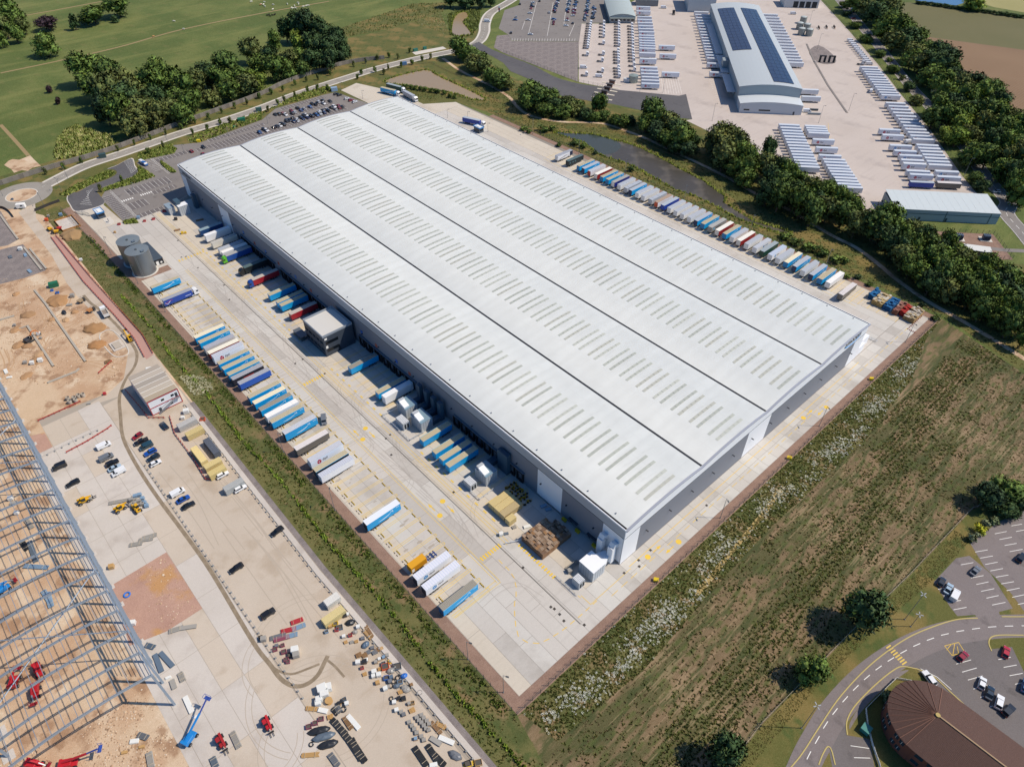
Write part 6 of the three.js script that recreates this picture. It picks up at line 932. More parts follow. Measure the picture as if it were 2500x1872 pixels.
// ================================================================ TREES AND PLANTS
function crownGeo(seed, nl, leaves, size, shape) {
  const r = mulberry(seed), rr = (a, b) => a + (b - a) * r(), pos = [], nor = [], col = [], v3 = () => { let x, y, z; do { x = rr(-1, 1); y = rr(-1, 1); z = rr(-1, 1); } while (x * x + y * y + z * z > 1 || x * x + y * y + z * z < 0.05); const l = Math.hypot(x, y, z); return [x / l, y / l, z / l]; };
  const push = (p, n, c) => { pos.push(...p); nor.push(...n); col.push(...c); };
  for (let k = 0; k < nl; k++) {
    const a = rr(0, 6.283), y = shape === 'cone' ? rr(0.08, 0.92) : 0.2 + 0.66 * Math.pow(r(), 0.8), wr = shape === 'cone' ? (1 - y) * 0.75 + 0.06 : Math.sqrt(Math.max(0.04, 1 - ((y - 0.46) / 0.6) ** 2)), rad = (k % 4 ? rr(0.42, 0.66) : rr(0, 0.35)) * wr, lr = shape === 'cone' ? rr(0.18, 0.3) : rr(0.3, 0.46), c = [Math.cos(a) * rad, y, Math.sin(a) * rad], ly = lr * 0.62, tone = rr(0.72, 1.22), warm = rr(0.9, 1.12);
    const core = new THREE.IcosahedronGeometry(1, 0), cp = core.attributes.position; const cj = Array.from({ length: 64 }, () => rr(0.55, 0.78));
    for (let i = 0; i < cp.count; i++) { const x = cp.getX(i), yy = cp.getY(i), z = cp.getZ(i), j = cj[Math.abs(Math.round(x * 13 + yy * 29 + z * 47)) % 64]; push([c[0] + x * lr * j, c[1] + yy * ly * j, c[2] + z * lr * j], [x, yy, z], [tone * 0.9, tone * 0.9, tone * 0.9]); }
    for (let i = 0; i < leaves; i++) {
      const n = v3(), d = rr(0.78, 1.16), p = [c[0] + n[0] * lr * d, c[1] + n[1] * ly * d, c[2] + n[2] * lr * d], s = size * rr(0.6, 1.3), t = v3(), u = [n[1] * t[2] - n[2] * t[1], n[2] * t[0] - n[0] * t[2], n[0] * t[1] - n[1] * t[0]], q2 = v3(), f = tone * rr(0.78, 1.25), cc = [f * warm, f, f * 0.95];
      const A = [p[0] + u[0] * s, p[1] + u[1] * s * 0.6, p[2] + u[2] * s], B = [p[0] - u[0] * s * 0.6 + q2[0] * s, p[1] + q2[1] * s * 0.5, p[2] - u[2] * s * 0.6 + q2[2] * s], C = [p[0] + n[0] * s * 0.5 - q2[0] * s * 0.7, p[1] - u[1] * s * 0.5 + n[1] * s * 0.3, p[2] + n[2] * s * 0.5 - q2[2] * s * 0.7];
      const nn = [n[0] * 0.7 + q2[0] * 0.4, n[1] * 0.7 + q2[1] * 0.4 + 0.15, n[2] * 0.7 + q2[2] * 0.4], l = Math.hypot(...nn), N = nn.map(x => x / l);
      for (const P3 of [A, B, C]) push(P3, N, cc);
    }
  }
  const g = new THREE.BufferGeometry(); g.setAttribute('position', new THREE.Float32BufferAttribute(pos, 3)); g.setAttribute('normal', new THREE.Float32BufferAttribute(nor, 3)); g.setAttribute('color', new THREE.Float32BufferAttribute(col, 3)); return g;
}
const crowns = { broad: [1, 2, 3, 4].map(s => crownGeo(s * 17, 26, 105, 0.1)), cone: [5, 6].map(s => crownGeo(s * 17, 18, 90, 0.1, 'cone')), small: [8, 9].map(s => crownGeo(s * 17, 9, 44, 0.18)) };
const leafM = c => { const k = 'leaf' + c; return M[k] || (M[k] = new THREE.MeshStandardMaterial({ color: c, roughness: 0.9, vertexColors: true, side: THREE.DoubleSide })); };
const SPEC = { mid: ['#657c36', '#6f863c', '#5b7235', '#688038'], dark: ['#465f34', '#4c653a', '#405836'], lime: ['#7d953c', '#86993e'], copper: ['#4c3a42', '#503c40'], pale: ['#8f9c78', '#86966a'], yellow: ['#b8bc34'], olive: ['#6b7640', '#747c42'] };
const SNAME = { mid: 'green', dark: 'dark green', lime: 'bright green', copper: 'purple leaved', pale: 'grey green', yellow: 'golden yellow', olive: 'olive green' };
const trunkG = mergeGeometries([cyl(0, 0.28, 0, 0.055, 0.56, 'y', 7, 0.035), bar([0, 0.3, 0], [0.22, 0.55, 0.08], 0.03), bar([0, 0.34, 0], [-0.18, 0.6, 0.14], 0.028), bar([0, 0.36, 0], [0.02, 0.62, -0.22], 0.028)]);
const barkM = mat('#5a4a3a', 0.95); let treeN = 0;
function plantTree(u, v, Rr, h, sp, shape, name, label, group, cat = 'tree') {
  const t = thing(name, label, cat, u, v, rnd() * 360, 0.015, group), list = crowns[shape], c = mesh('crown', list[treeN % list.length], leafM(SPEC[sp][treeN % SPEC[sp].length]), t); treeN++;
  const low = cat === 'tree' ? 0.1 : 0; c.scale.set(Rr, h * (1.04 - low), Rr * R(0.9, 1.08)); c.position.y = h * low - (cat === 'tree' ? 0 : h * 0.05);
  const k = mesh('trunk', trunkG, barkM, t); k.scale.set(Math.min(h * 0.9, Rr * 1.4), h * 0.9, Math.min(h * 0.9, Rr * 1.4)); return t;
}
// by crown centre in the photograph, crown width (tile pixels) and the height of the tree
function T(rc, where, list, grow = 1) {
  for (const [x, y, w, h0, sp = rnd() < 0.16 ? 'olive' : rnd() < 0.22 ? 'dark' : 'mid', shape = 'broad'] of list) {
    const h = h0 > 8 ? h0 * R(0.86, 1.16) : h0, [u, v] = q(rc, x, y, h0 * 0.52), depth = (u * FH[0] + v * FH[1]) * Math.cos(PITCH) + (CAM_H - h * 0.52) * Math.sin(PITCH), Rr = w / 3.45 * depth / FOCAL / 2 * R(1.05, 1.3) * grow;
    const bush = h < 7.5; plantTree(u, v, Rr, h, sp, h < 5 ? 'small' : shape, bush ? 'bush' : shape === 'cone' ? 'conifer' : 'broadleaf_tree', `${SNAME[sp]} ${bush ? 'rounded bush' : shape === 'cone' ? 'pointed conifer' : 'leafy tree'} ${where}`, `${bush ? 'bushes' : 'trees'} ${where}`, bush ? 'bush' : 'tree');
  }
}
T(0, 'in the left edge clump of the pasture', [[60, 110, 150, 16], [150, 180, 140, 15], [40, 250, 140, 15], [120, 290, 130, 14], [190, 230, 100, 12], [-20, 330, 120, 14], [0, 60, 120, 15], [60, 200, 130, 16]]);
T(0, 'standing alone in the pasture', [[395, 208, 190, 9, 'copper'], [375, 390, 205, 16], [615, 185, 130, 13, 'dark', 'cone'], [785, 135, 225, 13, 'mid'], [985, 65, 235, 16, 'mid'], [960, 160, 60, 6, 'dark'], [410, 752, 48, 5, 'copper'], [485, 845, 54, 5, 'copper']]);
T(0, 'in the wood beside the timber fence', [[690, 600, 230, 22], [820, 590, 220, 21], [930, 660, 220, 21], [760, 720, 240, 22], [900, 790, 230, 22], [1040, 720, 220, 20], [1060, 850, 230, 21], [880, 930, 200, 20], [1010, 960, 220, 20], [1150, 800, 210, 19], [1180, 930, 220, 19], [1120, 1040, 190, 18], [1290, 740, 230, 20], [1340, 640, 190, 18], [1310, 860, 220, 19], [1300, 980, 190, 17], [1440, 720, 200, 18], [1450, 830, 210, 18], [1440, 930, 190, 16], [1560, 760, 200, 18], [1580, 870, 190, 17], [1540, 960, 150, 14], [1660, 720, 180, 17], [1640, 850, 150, 14], [1760, 650, 190, 18], [1790, 835, 175, 9, 'olive'], [1900, 560, 200, 19], [1860, 700, 190, 18], [1930, 760, 170, 15], [2000, 660, 190, 17], [2080, 720, 170, 15], [2170, 690, 130, 13, 'lime']]);
T(1, 'in the wood beside the timber fence', [[30, 430, 170, 19], [100, 560, 170, 16], [40, 660, 120, 12, 'lime'], [200, 480, 170, 17], [250, 600, 180, 15], [240, 350, 100, 14], [330, 250, 120, 20, 'dark'], [420, 240, 150, 22, 'dark'], [510, 250, 170, 22, 'dark'], [600, 260, 170, 22, 'dark'], [680, 300, 160, 21, 'dark'], [430, 380, 120, 16, 'lime'], [560, 370, 180, 20, 'dark'], [660, 420, 180, 19, 'dark'], [760, 400, 150, 18, 'dark'], [820, 420, 110, 17, 'dark'], [780, 330, 130, 19, 'dark'], [460, 500, 150, 15], [560, 520, 150, 16, 'dark'], [700, 520, 150, 14, 'dark'], [370, 520, 140, 14], [350, 600, 130, 12], [480, 580, 130, 11], [780, 470, 120, 12, 'dark']]);
T(1, 'in the dark clump above the small pond', [[1720, 5, 140, 12, 'dark'], [1850, 0, 150, 14, 'dark'], [1980, 5, 130, 13, 'dark'], [2060, 15, 80, 9, 'dark']]);
T(1, 'by the riverside path', [[1790, 420, 190, 14], [1870, 440, 150, 13], [1950, 500, 190, 13], [1920, 540, 170, 12], [1990, 560, 160, 11], [2080, 650, 170, 10], [2150, 690, 160, 10]]);
T(1, 'in the row beside the settling pond', Array.from({ length: 11 }, (_, i) => [1340 + i * 42 + R(-8, 8), 722 + i * 6.5 + (i > 8 ? 22 : 0), 46, 3.2, 'mid']));
T(2, 'by the riverside path', [[50, 650, 120, 9], [120, 700, 130, 9], [60, 700, 100, 7], [320, 790, 230, 16], [390, 840, 200, 14], [300, 850, 170, 13], [450, 930, 160, 8], [500, 820, 140, 10], [540, 880, 170, 10], [600, 940, 140, 8], [650, 870, 130, 9], [700, 920, 130, 8], [740, 900, 100, 8], [910, 890, 140, 13], [800, 960, 110, 6], [870, 975, 110, 6], [950, 970, 110, 6], [1040, 1000, 100, 6], [1100, 1020, 140, 7], [1180, 1010, 90, 6], [1350, 960, 200, 17], [1300, 1030, 150, 13], [1420, 1020, 170, 14], [1480, 1060, 190, 14], [1560, 1120, 170, 12], [1400, 1110, 180, 12], [1480, 1180, 160, 10], [1600, 1190, 190, 13], [1660, 1260, 160, 9], [1560, 1250, 130, 8], [1720, 1190, 100, 7], [1900, 1180, 220, 17], [1990, 1170, 200, 17], [1950, 1260, 230, 16], [2050, 1250, 200, 16], [2100, 1330, 190, 15], [1950, 1350, 200, 14], [2060, 1400, 190, 13], [2160, 1420, 170, 14], [2140, 1500, 150, 11], [1880, 1290, 120, 10], [2180, 1350, 160, 14]]);
T(2, 'on the bank of the dark river pool', [[430, 1085, 100, 4, 'mid'], [510, 1075, 60, 3.5, 'mid'], [720, 1200, 90, 3, 'mid'], [770, 1225, 70, 3, 'mid'], [870, 1280, 50, 2.5, 'dark'], [1175, 1420, 60, 3, 'dark'], [560, 1215, 60, 2.5, 'mid'], [270, 1080, 70, 2.5, 'mid'], [310, 1105, 60, 2.5, 'mid']]);
T(3, 'by the riverside path', [[60, 1290, 140, 15], [40, 1400, 170, 15], [130, 1420, 170, 15], [80, 1510, 180, 15], [220, 1470, 170, 13], [180, 1570, 190, 14], [320, 1540, 150, 12], [300, 1630, 180, 13], [420, 1600, 160, 12], [560, 1610, 150, 11], [660, 1640, 120, 10], [480, 1650, 150, 12]]);
T(13, 'in the long wood between path and substation', [[50, 40, 190, 15], [150, 90, 190, 15], [260, 60, 180, 15], [330, 150, 190, 15], [430, 100, 180, 15], [420, 220, 190, 14], [540, 60, 180, 14], [560, 190, 200, 14], [660, 110, 180, 14], [690, 230, 190, 14], [780, 180, 150, 13], [790, 330, 180, 12], [880, 300, 170, 12], [960, 330, 230, 15], [1060, 270, 230, 16], [1040, 400, 220, 14], [1150, 380, 190, 14], [1250, 360, 170, 12], [1130, 500, 200, 13], [1240, 500, 190, 13], [1340, 430, 170, 12], [1400, 490, 170, 12], [1500, 530, 160, 11], [1560, 480, 140, 11], [1650, 540, 150, 11], [1180, 600, 200, 13], [1310, 600, 200, 13], [1430, 640, 200, 13], [1560, 620, 190, 13], [1680, 620, 180, 13], [1740, 590, 110, 10], [1250, 680, 190, 12], [1380, 740, 200, 12], [1520, 760, 210, 13], [1650, 740, 200, 12], [1420, 820, 190, 11], [1560, 860, 190, 12], [1700, 830, 200, 13], [1810, 730, 190, 13], [1870, 680, 150, 12], [1950, 700, 180, 12], [2040, 760, 190, 13], [1840, 830, 190, 13], [1960, 840, 200, 13], [2100, 830, 190, 13], [1760, 920, 180, 12], [1890, 940, 190, 12], [2020, 950, 200, 13], [2150, 930, 200, 13], [1850, 1040, 170, 11], [1980, 1060, 180, 12], [2100, 1060, 190, 12], [2200, 1040, 180, 12], [2080, 1170, 160, 11], [2190, 1170, 160, 11], [2200, 1280, 130, 9], [2240, 880, 190, 13]]);
T(13, 'on the river bank below the wood', [[300, 440, 120, 3.5, 'mid'], [400, 490, 130, 4, 'mid'], [500, 530, 130, 4, 'mid'], [640, 590, 120, 3.5, 'mid'], [700, 610, 90, 3, 'mid'], [200, 400, 110, 3, 'mid'], [820, 745, 70, 2.5, 'dark'], [1350, 985, 50, 3, 'dark'], [1460, 1080, 90, 2, 'mid'], [720, 740, 60, 2, 'mid'], [900, 800, 60, 2, 'mid']]);
T(3, 'in the belt of wood along the main road', [[800, 20, 180, 17], [900, 60, 180, 17], [1000, 40, 180, 17], [1080, 110, 190, 18], [960, 130, 190, 17], [1100, 190, 190, 17], [1040, 260, 190, 17], [1150, 260, 190, 17], [1240, 260, 160, 16], [1120, 350, 190, 16], [1230, 350, 190, 17], [1310, 330, 160, 16], [1300, 440, 190, 16], [1380, 430, 160, 15], [1270, 500, 190, 15], [1340, 530, 190, 15], [1500, 460, 190, 17, 'dark'], [1570, 510, 170, 17, 'dark'], [1430, 540, 180, 16], [1500, 580, 190, 16, 'dark'], [1420, 640, 190, 15], [1590, 600, 170, 15], [1520, 690, 190, 15], [1620, 680, 190, 15], [1560, 780, 180, 14], [1680, 760, 180, 15], [1780, 750, 180, 16, 'dark'], [1720, 850, 190, 15], [1840, 820, 190, 16], [1920, 800, 190, 16], [1990, 870, 190, 16, 'dark'], [1500, 900, 180, 14], [1600, 900, 190, 15], [1450, 1000, 190, 14], [1580, 1010, 190, 14], [1700, 960, 190, 15], [1810, 930, 190, 15], [1900, 960, 190, 16], [2010, 990, 190, 16], [2100, 1010, 190, 16], [1700, 1080, 190, 13, 'lime'], [1650, 1160, 170, 12, 'lime'], [1560, 1150, 150, 11, 'lime'], [1760, 1150, 160, 12], [1870, 1080, 190, 15], [1990, 1110, 190, 16], [2110, 1110, 190, 16], [2190, 1100, 190, 16], [1830, 1280, 200, 14], [1900, 1340, 180, 13], [1760, 1330, 170, 12], [1940, 1210, 180, 15], [2050, 1230, 190, 16], [2150, 1240, 190, 16], [2080, 1350, 190, 16], [2180, 1360, 190, 16], [2040, 1440, 160, 14], [2130, 1480, 190, 15], [2200, 1500, 190, 15], [2120, 1590, 180, 14], [2200, 1640, 180, 14], [2260, 1250, 190, 16], [2270, 1420, 190, 16]]);
T(3, 'on the verge between depot fence and main road', [[800, 210, 100, 5], [890, 320, 110, 6], [1000, 450, 90, 5], [1110, 580, 110, 6], [1240, 730, 100, 6], [1310, 840, 120, 6], [1800, 1500, 110, 7], [1860, 1560, 110, 6], [1470, 790, 80, 5, 'pale'], [720, 110, 70, 4], [1180, 650, 70, 4], [1080, 500, 60, 3], [700, 40, 90, 5]]);
T(3, 'by the lake shore', [[1790, 25, 170, 12, 'lime']]);
T(3, 'in the hedgerow between far fields', Array.from({ length: 30 }, (_, i) => [1310 + i * 34, 15 + i * 4.6 + R(-3, 3), 52, 3.2, 'dark']));
T(23, 'on the verge by the overflow car park', [[1905, 1015, 240, 8, 'dark'], [2060, 950, 240, 8, 'mid'], [2080, 1130, 180, 5, 'dark'], [2200, 1075, 160, 5, 'dark'], [1780, 1340, 105, 3, 'pale'], [1850, 1285, 95, 3, 'yellow'], [1900, 1235, 85, 2.6, 'pale'], [1970, 1215, 90, 2.2, 'pale']]);
T(33, 'on the lane verge beside the post fence', [[870, 385, 390, 12, 'dark'], [420, 840, 260, 9, 'mid']]); T(32, 'on the lane verge beside the post fence', [[1985, 1520, 320, 12, 'dark']]);
T(33, 'against the round ended office', [[1060, 1060, 90, 3, 'pale']]);
for (const [rc, l] of [[0, [[1125, 1195], [985, 1245], [680, 1345], [525, 1395], [370, 1440], [1260, 1150], [1390, 1105], [1520, 1060], [1635, 1015], [1750, 975], [1860, 930], [1970, 885], [2070, 850], [2180, 800], [1370, 1215], [1240, 1265], [1020, 1500], [835, 1580], [1615, 1105], [1740, 1070], [1845, 1020], [1930, 1010]]], [1, [[110, 805], [210, 765], [310, 740], [410, 690], [510, 660], [605, 645], [710, 610], [905, 535], [1005, 510], [1105, 480], [975, 600], [1085, 580], [1195, 560], [1160, 600], [940, 640], [1400, 520], [1485, 490], [1555, 470], [1310, 540], [1280, 470], [1380, 420], [1205, 460], [185, 910], [265, 855], [320, 830], [410, 790], [515, 745], [600, 730], [680, 735]]]])
  T(rc, 'staked as a sapling beside the estate road', l.map(([x, y]) => [x, y, R(24, 36), R(4.2, 5), rnd() < 0.6 ? 'mid' : 'olive']));
// ---- low growth: nobody could count it
function tuftGeo(n, w, h, seed) { const r = mulberry(seed), pos = [], nor = []; for (let i = 0; i < n; i++) { const a = r() * 6.283, d = r() * 0.32, x = Math.cos(a) * d, z = Math.sin(a) * d, b = r() * 6.283, ww = w * (0.6 + r() * 0.7), hh = h * (0.5 + r()), lx = (r() - 0.5) * 0.5 + x, lz = (r() - 0.5) * 0.5 + z; pos.push(x - Math.cos(b) * ww, 0, z - Math.sin(b) * ww, x + Math.cos(b) * ww, 0, z + Math.sin(b) * ww, lx, hh, lz); for (let k = 0; k < 3; k++) nor.push(Math.cos(b + 1.57) * 0.3, 0.95, Math.sin(b + 1.57) * 0.3); } const g = new THREE.BufferGeometry(); g.setAttribute('position', new THREE.Float32BufferAttribute(pos, 3)); g.setAttribute('normal', new THREE.Float32BufferAttribute(nor, 3)); return g; }
const noiseAt = (u, v, m, s) => fbm(((u / m) % 1 + 1) % 1, ((v / m) % 1 + 1) % 1, 4, 5, s);
function stuff(name, label, cat, geo, mt, items) {
  const im = new THREE.InstancedMesh(geo, mt, items.length), m = new THREE.Matrix4(), qq = new THREE.Quaternion(), c = new THREE.Color();
  items.forEach(([u, v, s, col, sy, y], i) => { qq.setFromAxisAngle(new THREE.Vector3(0, 1, 0), rnd() * 6.283); m.compose(new THREE.Vector3(u, y ?? 0.02, -v), qq, new THREE.Vector3(s, s * (sy || 1), s)); im.setMatrixAt(i, m); im.setColorAt(i, c.set(col)); });
  im.castShadow = im.receiveShadow = true; im.name = numbered(name); tag(im, label, cat, null, 'stuff'); scene.add(im); return im;
}
const tuft = tuftGeo(12, 0.2, 0.24, 3), bladeM = new THREE.MeshStandardMaterial({ color: '#ffffff', roughness: 0.95, side: THREE.DoubleSide });
const pick = a => a[rnd() * a.length | 0];
const G1 = ['#59662f', '#636f34', '#4e5b28', '#6f783a', '#465524'], G2 = ['#7b7841', '#867f4b', '#6a7037', '#908655'];
function scatter(poly, n, fn) { const us = poly.map(p => p[0]), vs = poly.map(p => p[1]), a = Math.min(...us), b = Math.max(...us), c = Math.min(...vs), d = Math.max(...vs), out = []; let guard = 0; while (out.length < n && guard++ < n * 6) { const u = R(a, b), v = R(c, d); if (!inside([u, v], poly)) continue; const r = fn(u, v); if (r) out.push([u, v, ...r]); } return out; }
{
  const w = [];
  for (let u = -44; u < -6; u += 1.5) for (let v = 44; v < 312; v += 0.3) { const uu = u + R(-0.5, 0.5) + Math.sin(v * 0.03) * 0.8, p = [uu, v + R(-0.3, 0.3)]; if (!inside(p, FIELD) || inside(p, DAISY)) continue; const n = 0.62 * noiseAt(u, v * 0.1, 46, 16) + 0.38 * noiseAt(u, v, 22, 20), k = 0.05 + 0.85 * ss(0.44, 0.6, n); if (rnd() > k) continue; w.push([...p, R(0.4, 1.5), rnd() < 0.3 ? pick(G2) : pick(G1), R(0.5, 1.1)]); }
  w.push(...scatter(FIELD, 9000, (u, v) => u > -44 ? [R(0.4, 1.0), rnd() < 0.6 ? pick(['#867757', '#7c6e4e', '#90815f']) : pick(G1), 0.7] : null));
  stuff('field_weeds', 'rows of low green weeds across the rough brown field', 'weeds', tuft, bladeM, w);
  stuff('margin_grass', 'long green grass in the flower margin', 'grass', tuft, bladeM, scatter(DAISY, 12000, (u, v) => [R(0.5, 1.2), rnd() < 0.35 ? pick(G2) : pick(G1), R(0.6, 1.1)]));
  const fl = mergeGeometries([0, 1, 2, 3, 4].map(i => { const g = new THREE.CircleGeometry(0.12, 5); g.rotateX(-Math.PI / 2 + (i - 2) * 0.2); g.translate(Math.cos(i * 2.4) * 0.3, 0.5 + i * 0.05, Math.sin(i * 2.4) * 0.3); return g; }));
  stuff('white_flowers', 'drifts of white daisies in the grass margin', 'flowers', fl, bladeM, scatter(DAISY, 2900, (u, v) => { const band = Math.exp(-(((u + 50 + 2 * Math.sin(v * 0.05)) / 3.3) ** 2)), n = noiseAt(u, v, 34, 5); return rnd() < band * ss(0.5, 0.62, n) * 0.55 + 0.03 + (v > 88 && v < 112 ? band * 0.3 : 0) ? [R(0.35, 0.85), pick(['#dedfd0', '#cfd0bc', '#e8e8da'])] : null; }));
  stuff('bank_flowers', 'cream blossom on the grass bank beside the site office', 'flowers', fl, bladeM, scatter(smooth(qs(20, [1520, 0], [1700, 0], [1790, 110], [1650, 160], [1560, 60]), 3, true), 420, () => [R(0.4, 0.9), pick(['#d9d4b4', '#cfc9a4'])]));
}
const BANK = [[-437, 40.7], [-330, 40.4], [-230, 40.6], [-130, 40.2], [-40, 41], [-30, 30], [-22, 44], [-56.9, 53.2], [-330, 52.8], [-437, 49.8]];
stuff('bank_grass', 'rough grass and weeds on the bank beside the construction site', 'grass', tuft, bladeM, scatter(BANK, 7000, (u, v) => { const n = noiseAt(u, v, 50, 15), t = u < -270 ? 0.5 : 0; return rnd() < 1.1 - ss(0.5, 0.66, n) ? [R(0.4, 1.2), rnd() < 0.42 + t * 0.6 ? pick([...G2, '#b09c74']) : pick(G1), R(0.5, 1.0) * (t ? 0.5 : 1)] : null; }));
{ const l = []; for (const [a, b, n] of [[-225, -30, 420], [-330, -225, 160]]) for (let i = 0; i < n; i++) { const u = R(a, b); l.push([u, 45.2 + R(-0.5, 0.5) + 0.5 * Math.sin(u * 0.1), R(0.8, 1.6), pick(['#7a9436', '#68842e', '#8aa03c']), R(0.9, 1.5)]); } for (let i = 0; i < 1100; i++) { const u = R(-400, -60); if (noiseAt(u, 50, 40, 3) < 0.47) continue; l.push([u, R(50.2, 52.6), R(0.6, 1.4), pick(['#56682c', '#64762f']), R(0.8, 1.2)]); } stuff('young_hedge', 'low bright hedge line along the middle of the grass bank', 'hedge', tuftGeo(16, 0.2, 0.6, 5), bladeM, l); }
stuff('verge_grass', 'uneven dry grass on verges and river banks', 'grass', tuft, bladeM, [...scatter([[-420, 323], [-57, 321], [-17, 309], [20, 303], [30, 330], [-60, 350], [-128, 360], [-180, 372], [-280, 385], [-400, 372], [-470, 330], [-470, 298], [-425, 300]], 14000, (u, v) => { const n = noiseAt(u, v, 70, 3); return [R(0.5, 1.3), rnd() < 0.35 + 0.4 * n ? pick(G2) : pick([...G1, '#6f7c30']), R(0.5, 1.1)]; }).filter(([u, v]) => !WET(u, v)), ...scatter([[-9, 62], [-10, 101], [-7, 143], [-4, 177], [-2.5, 205], [3, 205], [1, 180], [-3, 150], [-6, 118], [-7, 62]], 3500, () => [R(0.4, 0.8), pick(G2), 0.5])]);
function WET(u, v) { return WATERS.some(p => inside([u, v], p)) || PATH.some(p => Math.hypot(p[0] - u, p[1] - v) < 1.8); }
stuff('bed_shrubs', 'low shrubs in the car park planting beds', 'shrubs', tuftGeo(16, 0.22, 0.6, 9), bladeM, GREENS.flatMap(g => scatter(g, 520, () => [R(0.8, 1.7), pick(['#758a3c', '#667a30', '#8f9c4a', '#5a6c2e', '#a0a45c']), R(0.7, 1.2), 0.07])));
stuff('scrub_growth', 'pale brambles and scrub below the wood', 'scrub', tuftGeo(18, 0.3, 0.8, 11), bladeM, scatter(qs(0, [460, 1290], [480, 1180], [560, 1090], [640, 1060], [960, 1150], [960, 1215], [700, 1310], [470, 1345]), 1800, () => [R(1, 2.2), pick(['#8a9450', '#6b7c3c', '#a0a262', '#78883e', '#b0ae74']), R(0.7, 1.2)]));
stuff('plantation_saplings', 'rows of young planted saplings beyond the road', 'saplings', tuftGeo(14, 0.22, 0.6, 12), bladeM, [...scatter(qs(1, [780, 240], [1000, 170], [1400, 30], [1700, 20], [1660, 100], [1180, 250], [860, 310]), 700, () => [R(0.6, 1.5), pick(['#566632', '#6a763c', '#8a8a56']), R(0.8, 1.6)]), ...scatter(qs(1, [1360, 180], [1620, 110], [1720, 110], [1690, 290]), 420, () => [R(0.5, 1.0), pick(['#8a9054', '#b0ac8c', '#6a763c']), R(0.8, 1.4)]), ...scatter(qs(1, [1700, 130], [1760, 90], [1980, 80], [1960, 230], [1900, 310], [1720, 300]), 500, (u, v) => WET(u, v) ? null : [R(1, 2.4), pick(G1), 1])]);
stuff('pond_reeds', 'reeds and rank grass round the ponds and river', 'reeds', tuftGeo(16, 0.2, 0.6, 14), bladeM, WATERS.flatMap((w, k) => { const l = []; for (const [u, v, a] of along([...w, w[0]], 0.8)) for (let i = 0; i < 3; i++) { const d = R(0.2, 2.6); const uu = u + R(-d, d), vv = v + R(-d, d); if (!WATERS.some(x => inside([uu, vv], x))) l.push([uu, vv, R(0.8, 1.8), pick(['#72863c', '#5a6e30', '#8a963f', '#9ca648']), R(0.7, 1.2)]); } return l; }));
// ---- grazing animals
{
  const N = 30, mc = new MarchingCubes(N, mat('#ddd6c4'), false, false, 20000); mc.isolation = 0;
  const bones = [[[-0.75, 0.95, 0], [0.65, 1.0, 0], 0.34, 0.36], [[0.65, 1.1, 0], [1.05, 0.95, 0], 0.22, 0.16], [[1.05, 0.95, 0], [1.3, 0.6, 0], 0.15, 0.1], ...[[-0.65, 0.2], [-0.65, -0.2], [0.6, 0.2], [0.6, -0.2]].map(([x, z]) => [[x, 0.85, z], [x, 0.06, z], 0.16, 0.08]), [[-1.02, 1.1, 0], [-1.1, 0.5, 0], 0.06, 0.05]];
  const S = 1.5; for (let k = 0; k < N; k++) for (let j = 0; j < N; j++) for (let i = 0; i < N; i++) { const p = [(i / N * 2 - 1) * S, (j / N * 2 - 1) * S + 0.8, (k / N * 2 - 1) * S]; let d = 9; for (const [a, b, r0, r1] of bones) { const ab = [b[0] - a[0], b[1] - a[1], b[2] - a[2]], ap = [p[0] - a[0], p[1] - a[1], p[2] - a[2]], t = clamp((ap[0] * ab[0] + ap[1] * ab[1] + ap[2] * ab[2]) / (ab[0] ** 2 + ab[1] ** 2 + ab[2] ** 2), 0, 1), e = Math.hypot(ap[0] - ab[0] * t, ap[1] - ab[1] * t, ap[2] - ab[2] * t) - lerp(r0, r1, t), h = clamp(0.5 + 0.5 * (d - e) / 0.1, 0, 1); d = lerp(d, e, h) - 0.1 * h * (1 - h); } mc.field[i + j * N + k * N * N] = -d; }
  mc.update(); const n = mc.count, g = new THREE.BufferGeometry(); g.setAttribute('position', new THREE.Float32BufferAttribute(mc.positionArray.slice(0, n * 3), 3)); g.scale(S, S, S); g.translate(0, 0.8, 0); g.computeVertexNormals();
  const herd = (rc, l, c, label, grp) => { for (const [x, y] of l) { const [u, v] = q(rc, x, y), o = mesh('cow', g, mat(c, 0.9)); place(o, u, v, rnd() * 360, 0.01); o.scale.setScalar(R(1.0, 1.25)); tag(o, label, 'cow', grp); } };
  herd(1, [[45, 20], [130, 40], [150, 45], [160, 60], [230, 45], [228, 85], [350, 40], [410, 55], [440, 30], [445, 42], [385, 70], [395, 76], [420, 75], [485, 62], [510, 55], [525, 52], [155, 22]], '#ded8c8', 'cream coloured cow grazing beside the farm track', 'cream cows in the pasture');
  herd(1, [[180, 135], [205, 141], [222, 132], [238, 130], [248, 124], [195, 130]], '#221e1c', 'black cow in the tight group below the track', 'black cows in the pasture');
  herd(0, [[1465, 185], [1545, 250], [2115, 20]], '#d9d2c2', 'pale cow standing apart near the farm track', 'cream cows apart'); herd(0, [[1292, 312], [2195, 45]], '#b98a55', 'tan cow standing beside the farm track', 'tan cows in the pasture');
}
